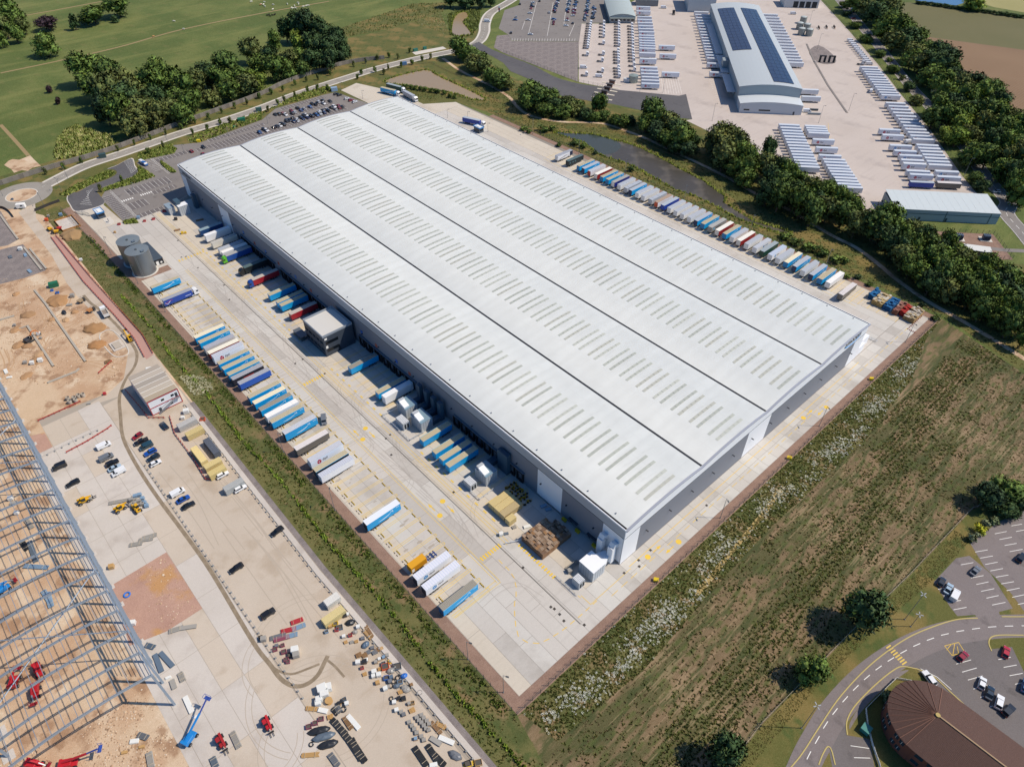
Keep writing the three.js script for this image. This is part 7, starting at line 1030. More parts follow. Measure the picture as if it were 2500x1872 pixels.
// ================================================================ SITE PLANT AND STORED GOODS
const dirOf = (a, b) => Math.atan2(b[1] - a[1], b[0] - a[0]) / RAD;
const YEL = '#d9a51e', RED = '#b3202a', BLU = '#1f7fc4';
function loader(u, v, deg, col, label, o = {}) {
  const t = thing(o.name || 'telehandler', label, 'telehandler', u, v, deg, 0.045), m = mat(col, 0.45);
  mesh('body', [new RoundedBoxGeometry(3.4, 0.9, 1.5, 1, 0.12).translate(0, 1.0, 0), bx(-1.2, 1.6, -0.45, 1.4, 0.5, 0.6)], m, t); mesh('cab', new RoundedBoxGeometry(1.3, 1.4, 0.95, 1, 0.1).translate(0.1, 2.0, 0.42), mat('#23282c', 0.2), t); mesh('cab_roof', bx(0.1, 2.74, 0.42, 1.3, 0.08, 1.0), m, t);
  mesh('boom', bar([-1.7, 2.0, -0.35], [2.6 + (o.reach || 0), 1.3 + (o.up || 0), -0.35], 0.36, 0.4), m, t); mesh('fork_carriage', [bx(2.9 + (o.reach || 0), 0.9 + (o.up || 0), 0, 0.15, 0.9, 1.5), bx(3.5 + (o.reach || 0), 0.45 + (o.up || 0), -0.4, 1.2, 0.08, 0.16), bx(3.5 + (o.reach || 0), 0.45 + (o.up || 0), 0.4, 1.2, 0.08, 0.16)], mat('#2c2c2e', 0.6), t);
  mesh('engine_cover', bx(-1.55, 1.5, 0, 0.5, 0.3, 1.3), mat('#2c2c2e', 0.6), t); wheels(t, [-1.25, 1.3], [-0.95, 0.95], 0.6); return t;
}
function boomLift(u, v, deg, col, label, fold) {
  const t = thing('boom_lift', label, 'boom lift', u, v, deg, 0.045), m = mat(col, 0.45);
  mesh('chassis', new RoundedBoxGeometry(3.6, 0.6, 1.6, 1, 0.1).translate(0, 0.85, 0), m, t); mesh('turntable', [new RoundedBoxGeometry(2.8, 1.1, 1.9, 1, 0.15).translate(-0.7, 1.7, 0), bx(-1.9, 1.9, 0, 0.7, 1.2, 2.0)], m, t);
  const P1 = fold ? [1.8, 3.0, 0] : [5.4, 4.6, 0], P2 = fold ? [-0.4, 3.8, 0] : [8.6, 6.0, 0]; mesh('lower_boom', bar([-1.6, 2.3, 0], P1, 0.42, 0.46), m, t); mesh('upper_boom', bar(P1, P2, 0.3, 0.34), fold ? m : mat('#3b4f96', 0.45), t);
  const b = fold ? [3.2, 1.6, 0] : P2; if (fold) mesh('jib', bar([1.8, 3.0, 0], [3.2, 1.8, 0], 0.26), mat('#8c9196', 0.4, 0.3), t);
  mesh('basket', [bx(b[0] + 0.5, b[1] - 0.2, 0, 0.95, 0.08, 1.9), ...[[0, -0.95], [1, -0.95], [0, 0.95], [1, 0.95]].map(([x, z]) => bx(b[0] + x * 0.95, b[1] + 0.35, z, 0.07, 1.1, 0.07)), bx(b[0] + 0.5, b[1] + 0.9, 0.95, 1, 0.07, 0.07), bx(b[0] + 0.5, b[1] + 0.9, -0.95, 1, 0.07, 0.07), bx(b[0] + 0.98, b[1] + 0.9, 0, 0.07, 0.07, 1.9)], mat(fold ? '#8f2028' : '#35509c', 0.5), t); wheels(t, [-1.3, 1.3], [-1.0, 1.0], 0.5); return t;
}
function excavator(u, v, deg, label) {
  const t = thing('excavator', label, 'excavator', u, v, deg, 0.02), o = mat('#c2702e', 0.5), d = mat('#2b2c2e', 0.7);
  for (const z of [-1, 1]) mesh('track', new RoundedBoxGeometry(3.8, 0.8, 0.6, 1, 0.3).translate(0, 0.42, z), d, t);
  mesh('house', new RoundedBoxGeometry(2.8, 1.2, 2.4, 1, 0.15).translate(-0.5, 1.6, 0), mat('#3a3a3c', 0.5), t); mesh('cab', new RoundedBoxGeometry(1.3, 1.5, 1, 1, 0.1).translate(0.5, 2.1, 0.7), glassM, t);
  mesh('boom', [bar([0.6, 1.7, -0.2], [2.6, 3.8, -0.2], 0.4), bar([2.5, 3.8, -0.2], [4.4, 3.2, -0.2], 0.36)], o, t); mesh('stick', bar([4.3, 3.4, -0.2], [5.2, 1.2, -0.2], 0.3), o, t); mesh('bucket', extr([[4.7, 0.3], [5.5, 0.2], [5.6, 1.1], [5.0, 1.2]], 1.0).translate(0, 0, -0.2), d, t); return t;
}
function dumper(u, v, deg, col, label) { const t = thing('site_dumper', label, 'dumper', u, v, deg, 0.02, 'dumpers on bare earth'); mesh('skip', extr([[0, 0.7], [1.7, 0.9], [2.1, 1.8], [-0.2, 1.8]], 1.8), mat(col, 0.6), t); mesh('chassis', [bx(-0.8, 0.8, 0, 1.9, 0.5, 1.2), bx(-1.3, 1.3, 0, 0.9, 0.5, 1.1)], mat('#4a4640', 0.6), t); mesh('roll_bar', [bx(-0.5, 1.9, -0.5, 0.08, 1.6, 0.08), bx(-0.5, 1.9, 0.5, 0.08, 1.6, 0.08), bx(-0.5, 2.7, 0, 0.08, 0.08, 1.1)], mat(col, 0.6), t); wheels(t, [-1.1, 0.9], [-0.8, 0.8], 0.5); }
boomLift(...q(30, 1610, 1425), dirOf(q(30, 1610, 1425), q(30, 1760, 1210)), BLU, 'blue boom lift with raised boom on the concrete');
boomLift(...q(30, 335, 860), dirOf(q(30, 335, 860), q(30, 310, 780)) + 180, RED, 'red boom lift folded under the steel frame farther from its edge column', true); boomLift(...q(30, 135, 950), 150, RED, 'red boom lift folded under the steel frame beside bare pads', true); boomLift(...q(30, 310, 1040), -20, '#a51e28', 'red boom lift with grey jib reaching out below the frame', true); boomLift(...q(30, 600, 1640), 60, RED, 'long red boom lift at the foot of the steel frame'); boomLift(...q(30, 40, 170), 100, BLU, 'blue boom lift folded under the steel frame', true); boomLift(...P(90, 1870), 40, RED, 'red boom lift on bare earth outside the frame', true);
loader(...q(31, 185, 1300), dirOf(q(31, 170, 1240), q(31, 240, 1400)), RED, 'red telehandler with forks lowered on the slab'); loader(...q(30, 1865, 1450), dirOf(q(30, 1850, 1420), q(30, 1900, 1520)), '#9c2226', 'small red forklift by silver pipes', { name: 'rough_terrain_forklift' });
loader(...q(20, 710, 1055), dirOf(q(20, 690, 1070), q(20, 780, 1030)), YEL, 'yellow telehandler carrying a grey pallet alone'); loader(...q(20, 1015, 1120), dirOf(q(20, 980, 1140), q(20, 1060, 1090)), YEL, 'yellow telehandler left of the wrapped pallets'); loader(...q(20, 1155, 1125), dirOf(q(20, 1175, 1160), q(20, 1110, 1090)), YEL, 'yellow telehandler reversed against the wrapped pallets');
loader(...q(10, 1095, 1280), dirOf(q(10, 1100, 1300), q(10, 1060, 1230)), YEL, 'yellow telehandler with raised boom on the muddy track', { reach: 2, up: 2 });
excavator(...q(10, 250, 1290), 110, 'dark excavator with orange arm on bare earth'); dumper(...q(10, 690, 955), -60, '#a08a6c', 'earth coloured dumper beside the pump'); dumper(...q(10, 772, 1035), -70, '#b07a48', 'orange brown dumper beside the haul road'); dumper(...q(10, 420, 352), 10, YEL, 'yellow dumper by the red barriers'); dumper(...q(10, 465, 378), 60, YEL, 'yellow dumper beside the trench'); dumper(...q(10, 490, 352), 60, '#b5332e', 'red dumper beside the trench');
{ const [u, v] = q(10, 890, 1065), t = thing('tipper_lorry', 'white tipper lorry on the haul road', 'lorry', u, v, dirOf(q(10, 900, 1090), q(10, 865, 1030)), 0.045); mesh('cab', new RoundedBoxGeometry(1.9, 2.2, 2.4, 1, 0.15).translate(2.9, 1.9, 0), mat('#e3e4e4', 0.4), t); mesh('windscreen', bx(3.87, 2.2, 0, 0.06, 0.9, 2.1), glassM, t); mesh('tipper_body', [bx(-0.8, 1.2, 0, 5.2, 0.2, 2.4), bx(-0.8, 1.9, 1.15, 5.2, 1.3, 0.12), bx(-0.8, 1.9, -1.15, 5.2, 1.3, 0.12), bx(-3.35, 1.9, 0, 0.12, 1.3, 2.3), bx(1.7, 2.1, 0, 0.12, 1.7, 2.3)], mat('#d9d8d2', 0.5), t); mesh('load', bx(-0.8, 1.75, 0, 5, 0.5, 2.2), mat('#8a7f74', 0.95), t); wheels(t, [-2.6, -1.4, 2.7], [-1.05, 1.05]); }
// concrete ring pipes, ground beams, trench boxes
{ const pg = new THREE.LatheGeometry([[0.62, 0], [0.78, 0], [0.78, 1.6], [0.62, 1.6], [0.62, 0]].map(p => new THREE.Vector2(...p)), 20); for (const [x, y] of [[575, 195], [590, 222], [628, 192], [664, 172], [702, 165], [640, 210]]) tag(place(mesh('concrete_pipe', pg, mat('#b5ab9c', 0.9)), ...q(20, x, y), 0, 0.03), 'upright concrete ring pipe in the row on bare earth', 'concrete pipe', 'concrete ring pipes'); }
for (const [l, lab] of [[qs(10, [290, 860], [380, 970], [720, 1460]), 'long grey ground beam crossing the bare earth'], [qs(10, [100, 1205], [230, 1160], [450, 1500]), 'bent grey ground beam beside the excavator'], [qs(10, [400, 1640], [640, 1545], [665, 1520]), 'short grey ground beam near the rebar stack'], [qs(10, [0, 225], [60, 310], [150, 430]), 'grey ground beam beside the roundabout'], [qs(10, [200, 500], [350, 690]), 'grey ground beam beside the dark slab'], [qs(10, [250, 510], [390, 680]), 'second grey ground beam beside the dark slab'], [qs(10, [0, 1110], [120, 1075]), 'stub of grey ground beam at the site edge']]) { const o = mesh('ground_beam', ribbonGeo(l, 0.9, 0.03, 0, 0.5), mat('#aaa294', 0.9)); tag(o, lab, 'ground beam'); }
{ const t = thing('hoarding', 'curved dark hoarding by the roundabout', 'hoarding'); const l = smooth(qs(10, [-60, 165], [20, 170], [70, 195], [110, 240])); for (const [u, v, a] of along(l, 1.2)) { const p = mesh('board', bx(0, 0.8, 0, 1.18, 1.6, 0.06), mat('#4f3f36', 0.9), t); p.position.set(u, 0.02, -v); p.rotation.y = a; } const l2 = qs(10, [300, 190], [420, 140], [510, 108]); for (const [u, v, a] of along(l2, 1.2)) { const p = mesh('board', bx(0, 0.8, 0, 1.18, 1.6, 0.06), mat('#3c3836', 0.9), t); p.position.set(u, 0.02, -v); p.rotation.y = a; } }
{ const [u, v] = q(10, 575, 295), t = thing('trench_box', 'timber lined excavation with pale slab inside', 'excavation', u, v, 0, 0.03); mesh('lining', [bx(0, 0.5, 5, 15, 1.0, 0.2), bx(0, 0.5, -4, 15, 1.0, 0.2), bx(-7.4, 0.5, 0.5, 0.2, 1.0, 9), bx(7.4, 0.5, 0.5, 0.2, 1.0, 9)], mat('#a5763e', 0.85), t); mesh('blinding', bx(0, 0.05, 0.5, 14.6, 0.1, 8.6), MAT.sitePale, t); }
{ const pts = qs(10, [840, 1230], [920, 1190], [1075, 1350], [1070, 1400], [990, 1420], [930, 1390]); ribbon('plot_kerb', [...smooth(pts, 5, true)], 0.4, 0.05, MAT.kerb, 0, 0.14); const [u, v] = q(10, 985, 1325), t = thing('concrete_plinth', 'grey concrete plinth inside the kerbed plot', 'plinth', u, v, 0, 0.05); mesh('slab', bx(0, 0.2, 0, 7, 0.4, 5), MAT.sitePale, t); mesh('upstand', bx(0.4, 0.6, 0, 4.4, 0.5, 3.2), mat('#b3a796', 0.9), t); }
{ const [u, v] = q(10, 455, 825), t = thing('green_container', 'small green store container on bare earth', 'container', u, v, 75, 0.02); mesh('shell', bx(0, 1.2, 0, 4, 2.3, 2.4), mat('#1f6a4c', 0.6), t); mesh('door', bx(2.03, 1.2, 0, 0.06, 2, 2), mat('#1a5a40', 0.6), t); }
{ const [u, v] = q(10, 182, 165), t = thing('welfare_van', 'white welfare cabin on wheels by the roundabout', 'cabin', u, v, 60, 0.06); mesh('shell', new RoundedBoxGeometry(4.6, 2.4, 2.2, 1, 0.1).translate(0, 1.6, 0), MAT.white, t); mesh('window', bx(0.6, 1.9, 1.12, 1.2, 0.7, 0.05), glassM, t); wheels(t, [-0.6, 0.6], [-1, 1], 0.34); }
function mound(u, v, r, h, c, label) { const g = new THREE.SphereGeometry(1, 20, 8, 0, 6.283, 0, Math.PI / 2), p = g.attributes.position; for (let i = 0; i < p.count; i++) { const k = 0.8 + 0.4 * vn(p.getX(i) * 3 + 9, p.getZ(i) * 3 + 9, 64, 3); p.setXYZ(i, p.getX(i) * r * k, p.getY(i) * h * k, p.getZ(i) * r * 0.75 * k); } g.computeVertexNormals(); tag(place(mesh('spoil_heap', g, mat(c, 0.98)), u, v, R(0, 180), 0.01), label, 'spoil heap'); }
mound(...q(10, 600, 395), 7, 1.8, '#9a7c56', 'grassy brown spoil heap beside the timber lined excavation'); mound(...q(10, 790, 1180), 5, 1.5, '#a07a52', 'brown spoil heap beside the haul road'); mound(...q(10, 810, 1320), 4, 1.3, '#a5794e', 'orange brown spoil heap beside the kerbed plot'); mound(...q(10, 480, 950), 6, 1.2, '#a57e56', 'low spoil heap beside the earth coloured dumper');
// ---- stacks and loose goods; local x along the length
const palG = mergeGeometries([...Array.from({ length: 5 }, (_, i) => bx(0, 0.125, -0.42 + i * 0.21, 1.2, 0.03, 0.13)), ...[-0.5, 0, 0.5].map(x => bx(x, 0.06, 0, 0.12, 0.1, 0.98))]);
const stackG = mergeGeometries(Array.from({ length: 15 }, (_, i) => bx(0, 0.07 + i * 0.15, 0, 1.16 + 0.04 * ((i * 7) % 3 - 1), 0.09, 0.96 + 0.04 * ((i * 5) % 3 - 1))));
const gapG = mergeGeometries([-0.5, 0, 0.5].map(x => bx(x, 1.1, 0, 0.12, 2.2, 0.9)));
function palletStack(u, v, h, col, top, label, group) { const t = thing('pallet_stack', label, 'pallets', u, v, R(-3, 3), 0.055, group); const b = mesh('stack_boards', stackG, mat(col, 0.9), t); b.scale.y = h / 2.25; const g = mesh('stack_blocks', gapG, mat(col, 0.9), t); g.scale.y = h / 2.25; const p = mesh('top_pallet', palG, mat(top, 0.9), t); p.position.y = h; }
for (let i = 0; i < 8; i++) for (let j = 0; j < 13; j++) { if (j > 10 && i < 2) continue; const u = -97.4 + i * 1.28, v = 93.5 + j * 1.03; palletStack(u, v, R(2.2, 2.9) - (j > 9 ? R(0, 0.8) : 0), '#8f7055', pick(['#94806c', '#a08c78', '#86725f', '#b09c88', '#7d6654', '#a5805c']), 'stack of weathered wooden pallets in the block by the zebra bars', 'pallet stacks by the zebra bars'); }
for (const [u0, u1, v0, v1, cols, tops, l] of [[-87.6, -84.6, 309, 316, ['#1d5f92'], ['#2676ad', '#1d6a9c'], 'blue pallet stack at the far end of the crate rows'], [-84.4, -79.3, 306, 316, ['#b89c66'], ['#c9b588', '#d8d2c4', '#c4bfb4'], 'pale wooden pallet stack between two blue blocks'], [-78.9, -74.6, 306, 315.5, ['#1c5484'], ['#1f639a', '#2a74a8', '#18527e'], 'blue pallet stack between pale and brown blocks'], [-74.2, -71.8, 305.6, 315, ['#8a5a48'], ['#a5766a', '#966454'], 'brown red pallet stack beside the blue block'], [-71.4, -69.2, 307, 314.6, ['#9a2420'], ['#b53a30', '#a82c26'], 'bright red pallet stack beside the brown block'], [-68.8, -64, 305.4, 316, ['#a88a5c'], ['#bdb4a6', '#cfc8ba', '#b8a684'], 'grey wooden pallet stack at the end by the cones']])
  for (let u = u0 + 0.6; u < u1; u += 1.25) for (let v = v0 + 0.5; v < v1; v += 1.06) palletStack(u, v, R(2.0, 3.0), pick(cols), pick(tops), l, l.replace('stack', 'stacks'));
for (let i = 0; i < 14; i++) { const u = i < 10 ? -63.6 : -63.4 + (i - 9) * 0.75, v = i < 10 ? lerp(314, 300.2, i / 9) : 300; const t = thing('traffic_cone', 'red traffic cone marking off the stored pallets', 'cone', u, v, 0, 0.055, 'red cones by the pallets'); mesh('cone', new THREE.ConeGeometry(0.22, 0.75, 10).translate(0, 0.42, 0), mat('#a52a24', 0.6), t); mesh('cone_base', bx(0, 0.04, 0, 0.5, 0.08, 0.5), mat('#6b1d1a', 0.7), t); }
// yellow roll trolleys heaped in the shade
for (let i = 0; i < 26; i++) { const u = -117.6 + (i % 7) * 1.55 + R(-0.3, 0.3), v = 104 + (i / 7 | 0) * 1.2 + R(-0.3, 0.3); const t = spawn('trolley', () => { const t = thing('roll_trolley', '', 'trolley'); mesh('base', bx(0, 0.2, 0, 1.1, 0.1, 0.8), mat('#2c2a20', 0.8), t); mesh('frame', [bx(-0.5, 0.8, -0.35, 0.07, 1.2, 0.07), bx(-0.5, 0.8, 0.35, 0.07, 1.2, 0.07), bx(-0.5, 1.4, 0, 0.07, 0.07, 0.75), bx(0.5, 0.55, 0, 0.07, 0.7, 0.8)], mat('#d2a41c', 0.6), t); return t; }, u, v, R(0, 360), 0.055, 'yellow framed roll trolley in the heap beside cream containers', 'yellow trolleys in the heap'); }
for (const [u, v, l] of [[-94.1, 109.3, 'beside the first wall door'], [-87.8, 109.3, 'between the two wall doors'], [-80, 109.2, 'beside the white wall corner']]) { const t = thing('grit_bin', 'yellow grit bin on the yard ' + l, 'bin', u, v, 0, 0.055); mesh('tub', new RoundedBoxGeometry(1.8, 0.9, 0.9, 1, 0.08).translate(0, 0.48, 0), mat('#d9bb1e', 0.6), t); mesh('lid', bx(0, 1.0, 0, 1.9, 0.12, 1.0), mat('#cfb01a', 0.6), t); }
for (const [rc, x, y, l] of [[32, 1385, 90, 'nearest the yard corner'], [23, 230, 690, 'midway along the flower margin'], [23, 922, 25, 'towards the rear yard']]) { const t = thing('grit_bin', 'yellow grit bin on the gravel ' + l, 'bin', ...q(rc, x, y), 30, 0.04); mesh('tub', new RoundedBoxGeometry(1.5, 0.9, 1.1, 1, 0.08).translate(0, 0.48, 0), mat('#e0c21e', 0.6), t); mesh('lid', (() => { const g = new THREE.BoxGeometry(1.6, 0.14, 1.2); g.rotateZ(0.15); g.translate(0, 1.05, 0); return g; })(), mat('#d8ba1a', 0.6), t); }
// goods: wrapped pallets, bundles, rolls, sheets
function goods(kind, u, v, deg, s, col, label, group) {
  const t = thing({ p: 'wrapped_pallet', g: 'block_pallet', w: 'timber_pallet', c: 'plastic_crate', t: 'timber_bundle', s: 'pipe_bundle', b: 'tarpaulin_bundle', d: 'cable_drum', f: 'sheet_stack', r: 'hose_coil' }[kind], label, { p: 'pallet load', g: 'pallet load', w: 'pallet', c: 'crate', t: 'timber', s: 'pipes', b: 'tarpaulin', d: 'cable drum', f: 'sheets', r: 'hose' }[kind], u, v, deg, 0.045, group), m = mat(col, 0.7);
  if (kind === 'p') { mesh('pallet', palG, mat('#a5845c', 0.9), t); mesh('wrapped_load', new RoundedBoxGeometry(1.15 * s, 1.0 * s, 0.98 * s, 2, 0.08).translate(0, 0.15 + 0.5 * s, 0), mat(col, 0.35), t); }
  else if (kind === 'g') { mesh('pallet', palG, mat('#a5845c', 0.9), t); for (let i = 0; i < 4; i++) mesh('block_course', bx(-0.42 + i * 0.28, 0.45, 0, 0.25, 0.6 * s, 0.95), m, t); }
  else if (kind === 'w') { for (let i = 0; i < 3; i++) { const p = mesh('pallet', palG, m, t); p.position.y = i * 0.16; p.rotation.y = i * 0.1; p.scale.setScalar(s); } }
  else if (kind === 'c') { mesh('tub', [bx(0, 0.1, 0, 1.2 * s, 0.12, 1 * s), bx(0.56 * s, 0.5, 0, 0.08, 0.8, 1 * s), bx(-0.56 * s, 0.5, 0, 0.08, 0.8, 1 * s), bx(0, 0.5, 0.46 * s, 1.1 * s, 0.8, 0.08), bx(0, 0.5, -0.46 * s, 1.1 * s, 0.8, 0.08)], m, t); mesh('contents', bx(0, 0.4, 0, 1.0 * s, 0.5, 0.8 * s), mat('#55504a', 0.9), t); }
  else if (kind === 't' || kind === 's') { const n = kind === 't' ? 5 : 6; for (let j = 0; j < 2; j++) for (let i = 0; i < n; i++) mesh(kind === 't' ? 'plank' : 'pipe', kind === 't' ? bx(R(-0.2, 0.2), 0.14 + j * 0.2, (i - n / 2) * 0.24, s, 0.16, 0.2) : cyl(R(-0.1, 0.1), 0.16 + j * 0.24, (i - n / 2 + j * 0.4) * 0.26, 0.12, s, 'x', 8), m, t); mesh('bearer', [bx(-s * 0.3, 0.03, 0, 0.1, 0.06, 1.6), bx(s * 0.3, 0.03, 0, 0.1, 0.06, 1.6), bx(-s * 0.3, 0.58, -0.1, 0.08, 0.06, 1.6), bx(s * 0.3, 0.58, -0.1, 0.08, 0.06, 1.6)], mat('#c0b096', 0.9), t); }
  else if (kind === 'b') { const g = new THREE.SphereGeometry(1, 18, 10), p = g.attributes.position; for (let i = 0; i < p.count; i++) { const k = 0.8 + 0.4 * vn(p.getX(i) * 4 + 20, p.getZ(i) * 4 + p.getY(i) * 3 + 20, 64, 5); p.setXYZ(i, p.getX(i) * s / 2 * k, Math.max(0, p.getY(i) * 0.8 * k + 0.15), p.getZ(i) * Math.min(1.1, s * 0.35) * k); } g.computeVertexNormals(); mesh('tarpaulin', g, mat(col, 0.35), t); mesh('tie', bx(0, 0.1, 0, 0.1, 0.1, 2.0), mat('#c8c2b4'), t); }
  else if (kind === 'd') { mesh('core', cyl(0, 0.55, 0, 0.45 * s, 1.0, 'y', 14), mat('#7d6140', 0.9), t); for (const y of [0.05, 1.05]) mesh('flange', cyl(0, y, 0, 0.85 * s, 0.1, 'y', 18), m, t); }
  else if (kind === 'f') { for (let i = 0; i < 5; i++) mesh('sheet', bx(R(-0.06, 0.06), 0.06 + i * 0.11, R(-0.06, 0.06), s, 0.08, Math.min(1.3, s * 0.5)), m, t); }
  else if (kind === 'r') { mesh('coil', new THREE.TorusGeometry(0.55 * s, 0.16 * s, 8, 20).rotateX(Math.PI / 2).translate(0, 0.18, 0), m, t); mesh('coil_tie', bx(0.55 * s, 0.2, 0, 0.3, 0.36, 0.1), MAT.white, t); }
  return t;
}
const GN = { p: 'wrapped pallet load', g: 'pallet of grey blocks', w: 'low pile of wooden pallets', c: 'open plastic crate', t: 'bundle of timber planks', s: 'bundle of pipes', b: 'heap under tarpaulin', d: 'wooden cable drum', f: 'stack of flat sheets', r: 'coil of hose' };
const WHITE2 = '#dcdcd6', CN = { '#dcdcd6': 'white', '#5a6b7c': 'slate blue', '#2b2d30': 'black', '#9a968e': 'grey', '#8a6a48': 'brown', '#b8925c': 'tan', '#b0323a': 'red', '#2f6fc0': 'blue', '#d8b22c': 'yellow', '#d0582e': 'orange', '#5f6b76': 'steel grey', '#7d97ad': 'pale blue', '#8d4a5c': 'maroon', '#6f7276': 'dark grey' };
function lay(rc, where, list) { for (const [k, x, y, s, c, deg = 65] of list) goods(k, ...q(rc, x, y, 0.3), deg + R(-8, 8), s, c, `${CN[c]} ${GN[k]} ${where}`, 'goods ' + where); }
lay(31, 'in the storage strip by the edge blocks', [['b', 880, 440, 3, '#2b2d30'], ['p', 945, 480, 1, WHITE2], ['c', 790, 485, 1.5, '#5a6b7c'], ['c', 755, 455, 1.3, '#d8b22c'], ['p', 710, 475, 1, '#b8925c'], ['c', 680, 520, 0.9, '#7d97ad'], ['p', 835, 385, 1, '#2b2d30'], ['p', 855, 375, 0.9, WHITE2], ['c', 765, 505, 0.9, '#b0323a'], ['b', 920, 520, 1.8, '#9a968e'], ['t', 1020, 540, 4, '#b8925c', 0], ['t', 1035, 520, 4.5, '#8a6a48', 0], ['p', 825, 560, 0.9, WHITE2], ['c', 880, 550, 0.9, '#b0323a'], ['w', 840, 605, 0.9, '#b8925c'], ['w', 890, 605, 0.9, '#9a968e'], ['w', 930, 600, 0.9, '#b8925c'], ['g', 985, 575, 1.2, '#6f7276'], ['b', 1010, 625, 2.6, '#5a6b7c', 90], ['g', 1065, 655, 1, '#6f7276'],
  ['w', 950, 715, 1.4, '#8a6a48'], ['w', 1000, 715, 1.3, '#8a6a48'], ['w', 1030, 690, 1.2, '#6f7276'], ['w', 1085, 690, 1.3, '#6f7276'], ['w', 1110, 670, 1.2, '#8a6a48'], ['w', 1140, 660, 1, '#b8925c'], ['p', 945, 780, 1.2, WHITE2], ['p', 1000, 775, 1.2, '#2b2d30'], ['p', 1015, 760, 0.9, WHITE2], ['c', 980, 825, 0.8, '#b0323a'], ['w', 1000, 875, 1, '#b8925c'], ['p', 1095, 775, 0.9, '#9a968e'], ['p', 1125, 750, 0.8, WHITE2], ['p', 1160, 735, 0.8, '#7d97ad'], ['p', 1190, 720, 0.9, '#9a968e'], ['r', 1215, 765, 1.1, '#d8b22c'], ['c', 1175, 815, 1.8, '#d0582e'], ['c', 1160, 790, 1, '#5a6b7c'], ['c', 1275, 815, 2, '#5f6b76'], ['b', 1225, 845, 2.6, '#9a968e'], ['w', 1130, 830, 1, '#b8925c'],
  ['p', 1080, 860, 1.2, WHITE2], ['p', 1075, 895, 1, WHITE2], ['p', 1120, 885, 1.2, WHITE2], ['c', 1185, 910, 1.3, '#2f6fc0'], ['b', 1335, 890, 2.2, '#2f6fc0'], ['p', 1225, 905, 1, '#5a6b7c'], ['r', 1280, 905, 1.2, '#2b2d30'], ['p', 1215, 940, 1, '#6f7276'], ['r', 1245, 935, 1.1, '#2b2d30'], ['c', 1300, 945, 1.2, '#7d97ad'], ['p', 1110, 950, 1, '#b8925c'], ['r', 1220, 970, 1.3, '#2b2d30'], ['b', 1270, 975, 2, '#5f6b76'], ['p', 1175, 1000, 1.1, WHITE2], ['p', 1200, 985, 0.9, '#9a968e'], ['b', 1345, 1000, 3, '#9a968e', 20], ['w', 1300, 1025, 1.1, '#b8925c'], ['p', 1395, 968, 0.8, '#8a6a48'], ['r', 1465, 1030, 1.2, '#2b2d30'], ['r', 1225, 1080, 1, '#2b2d30'], ['p', 1250, 1115, 1, WHITE2], ['p', 1290, 1080, 0.9, '#2b2d30'], ['p', 1330, 1085, 1.1, '#2b2d30'], ['p', 1375, 1125, 0.8, '#9a968e'], ['c', 1405, 1120, 0.9, '#b8925c'], ['p', 1270, 1180, 1, WHITE2], ['g', 1310, 1195, 1.2, '#9a968e'], ['g', 1330, 1215, 1.1, '#6f7276'], ['w', 1400, 1180, 1.3, '#b8925c'],
  ['g', 1440, 1240, 1, '#9a968e'], ['g', 1460, 1265, 1, '#9a968e'], ['g', 1480, 1285, 1, '#9a968e'], ['g', 1500, 1310, 1, '#9a968e'], ['g', 1520, 1335, 1, '#9a968e'], ['g', 1540, 1345, 1, '#9a968e'], ['g', 1480, 1220, 1, '#9a968e'], ['g', 1500, 1245, 1, '#9a968e'], ['g', 1525, 1270, 1, '#9a968e'], ['g', 1545, 1295, 1, '#9a968e'], ['g', 1375, 1280, 1, '#9a968e'], ['g', 1400, 1310, 1, '#9a968e'], ['g', 1420, 1340, 1, '#9a968e'], ['g', 1440, 1370, 1, '#9a968e'], ['g', 1480, 1400, 1, '#9a968e'], ['g', 1500, 1430, 1, '#9a968e'], ['t', 1640, 1310, 3, '#b8925c', 20], ['w', 1670, 1320, 1, '#b8925c'], ['t', 1600, 1330, 4, '#8a6a48', 0], ['f', 1600, 1440, 3.4, '#9a968e', 20], ['f', 1690, 1430, 4.4, WHITE2, 20], ['b', 1765, 1560, 4, '#6f7276', 20], ['s', 1570, 1540, 5, '#2b2d30', 0], ['s', 1620, 1590, 5, '#2b2d30', 0], ['s', 1470, 1570, 6, '#2b2d30', 0], ['p', 1430, 1420, 0.8, '#7d97ad'], ['c', 1870, 1630, 1.4, '#2b2d30'], ['t', 1880, 1640, 2.5, '#d8b22c', 60], ['f', 1580, 1640, 2, WHITE2], ['c', 1960, 1625, 1.6, '#b8925c']]);
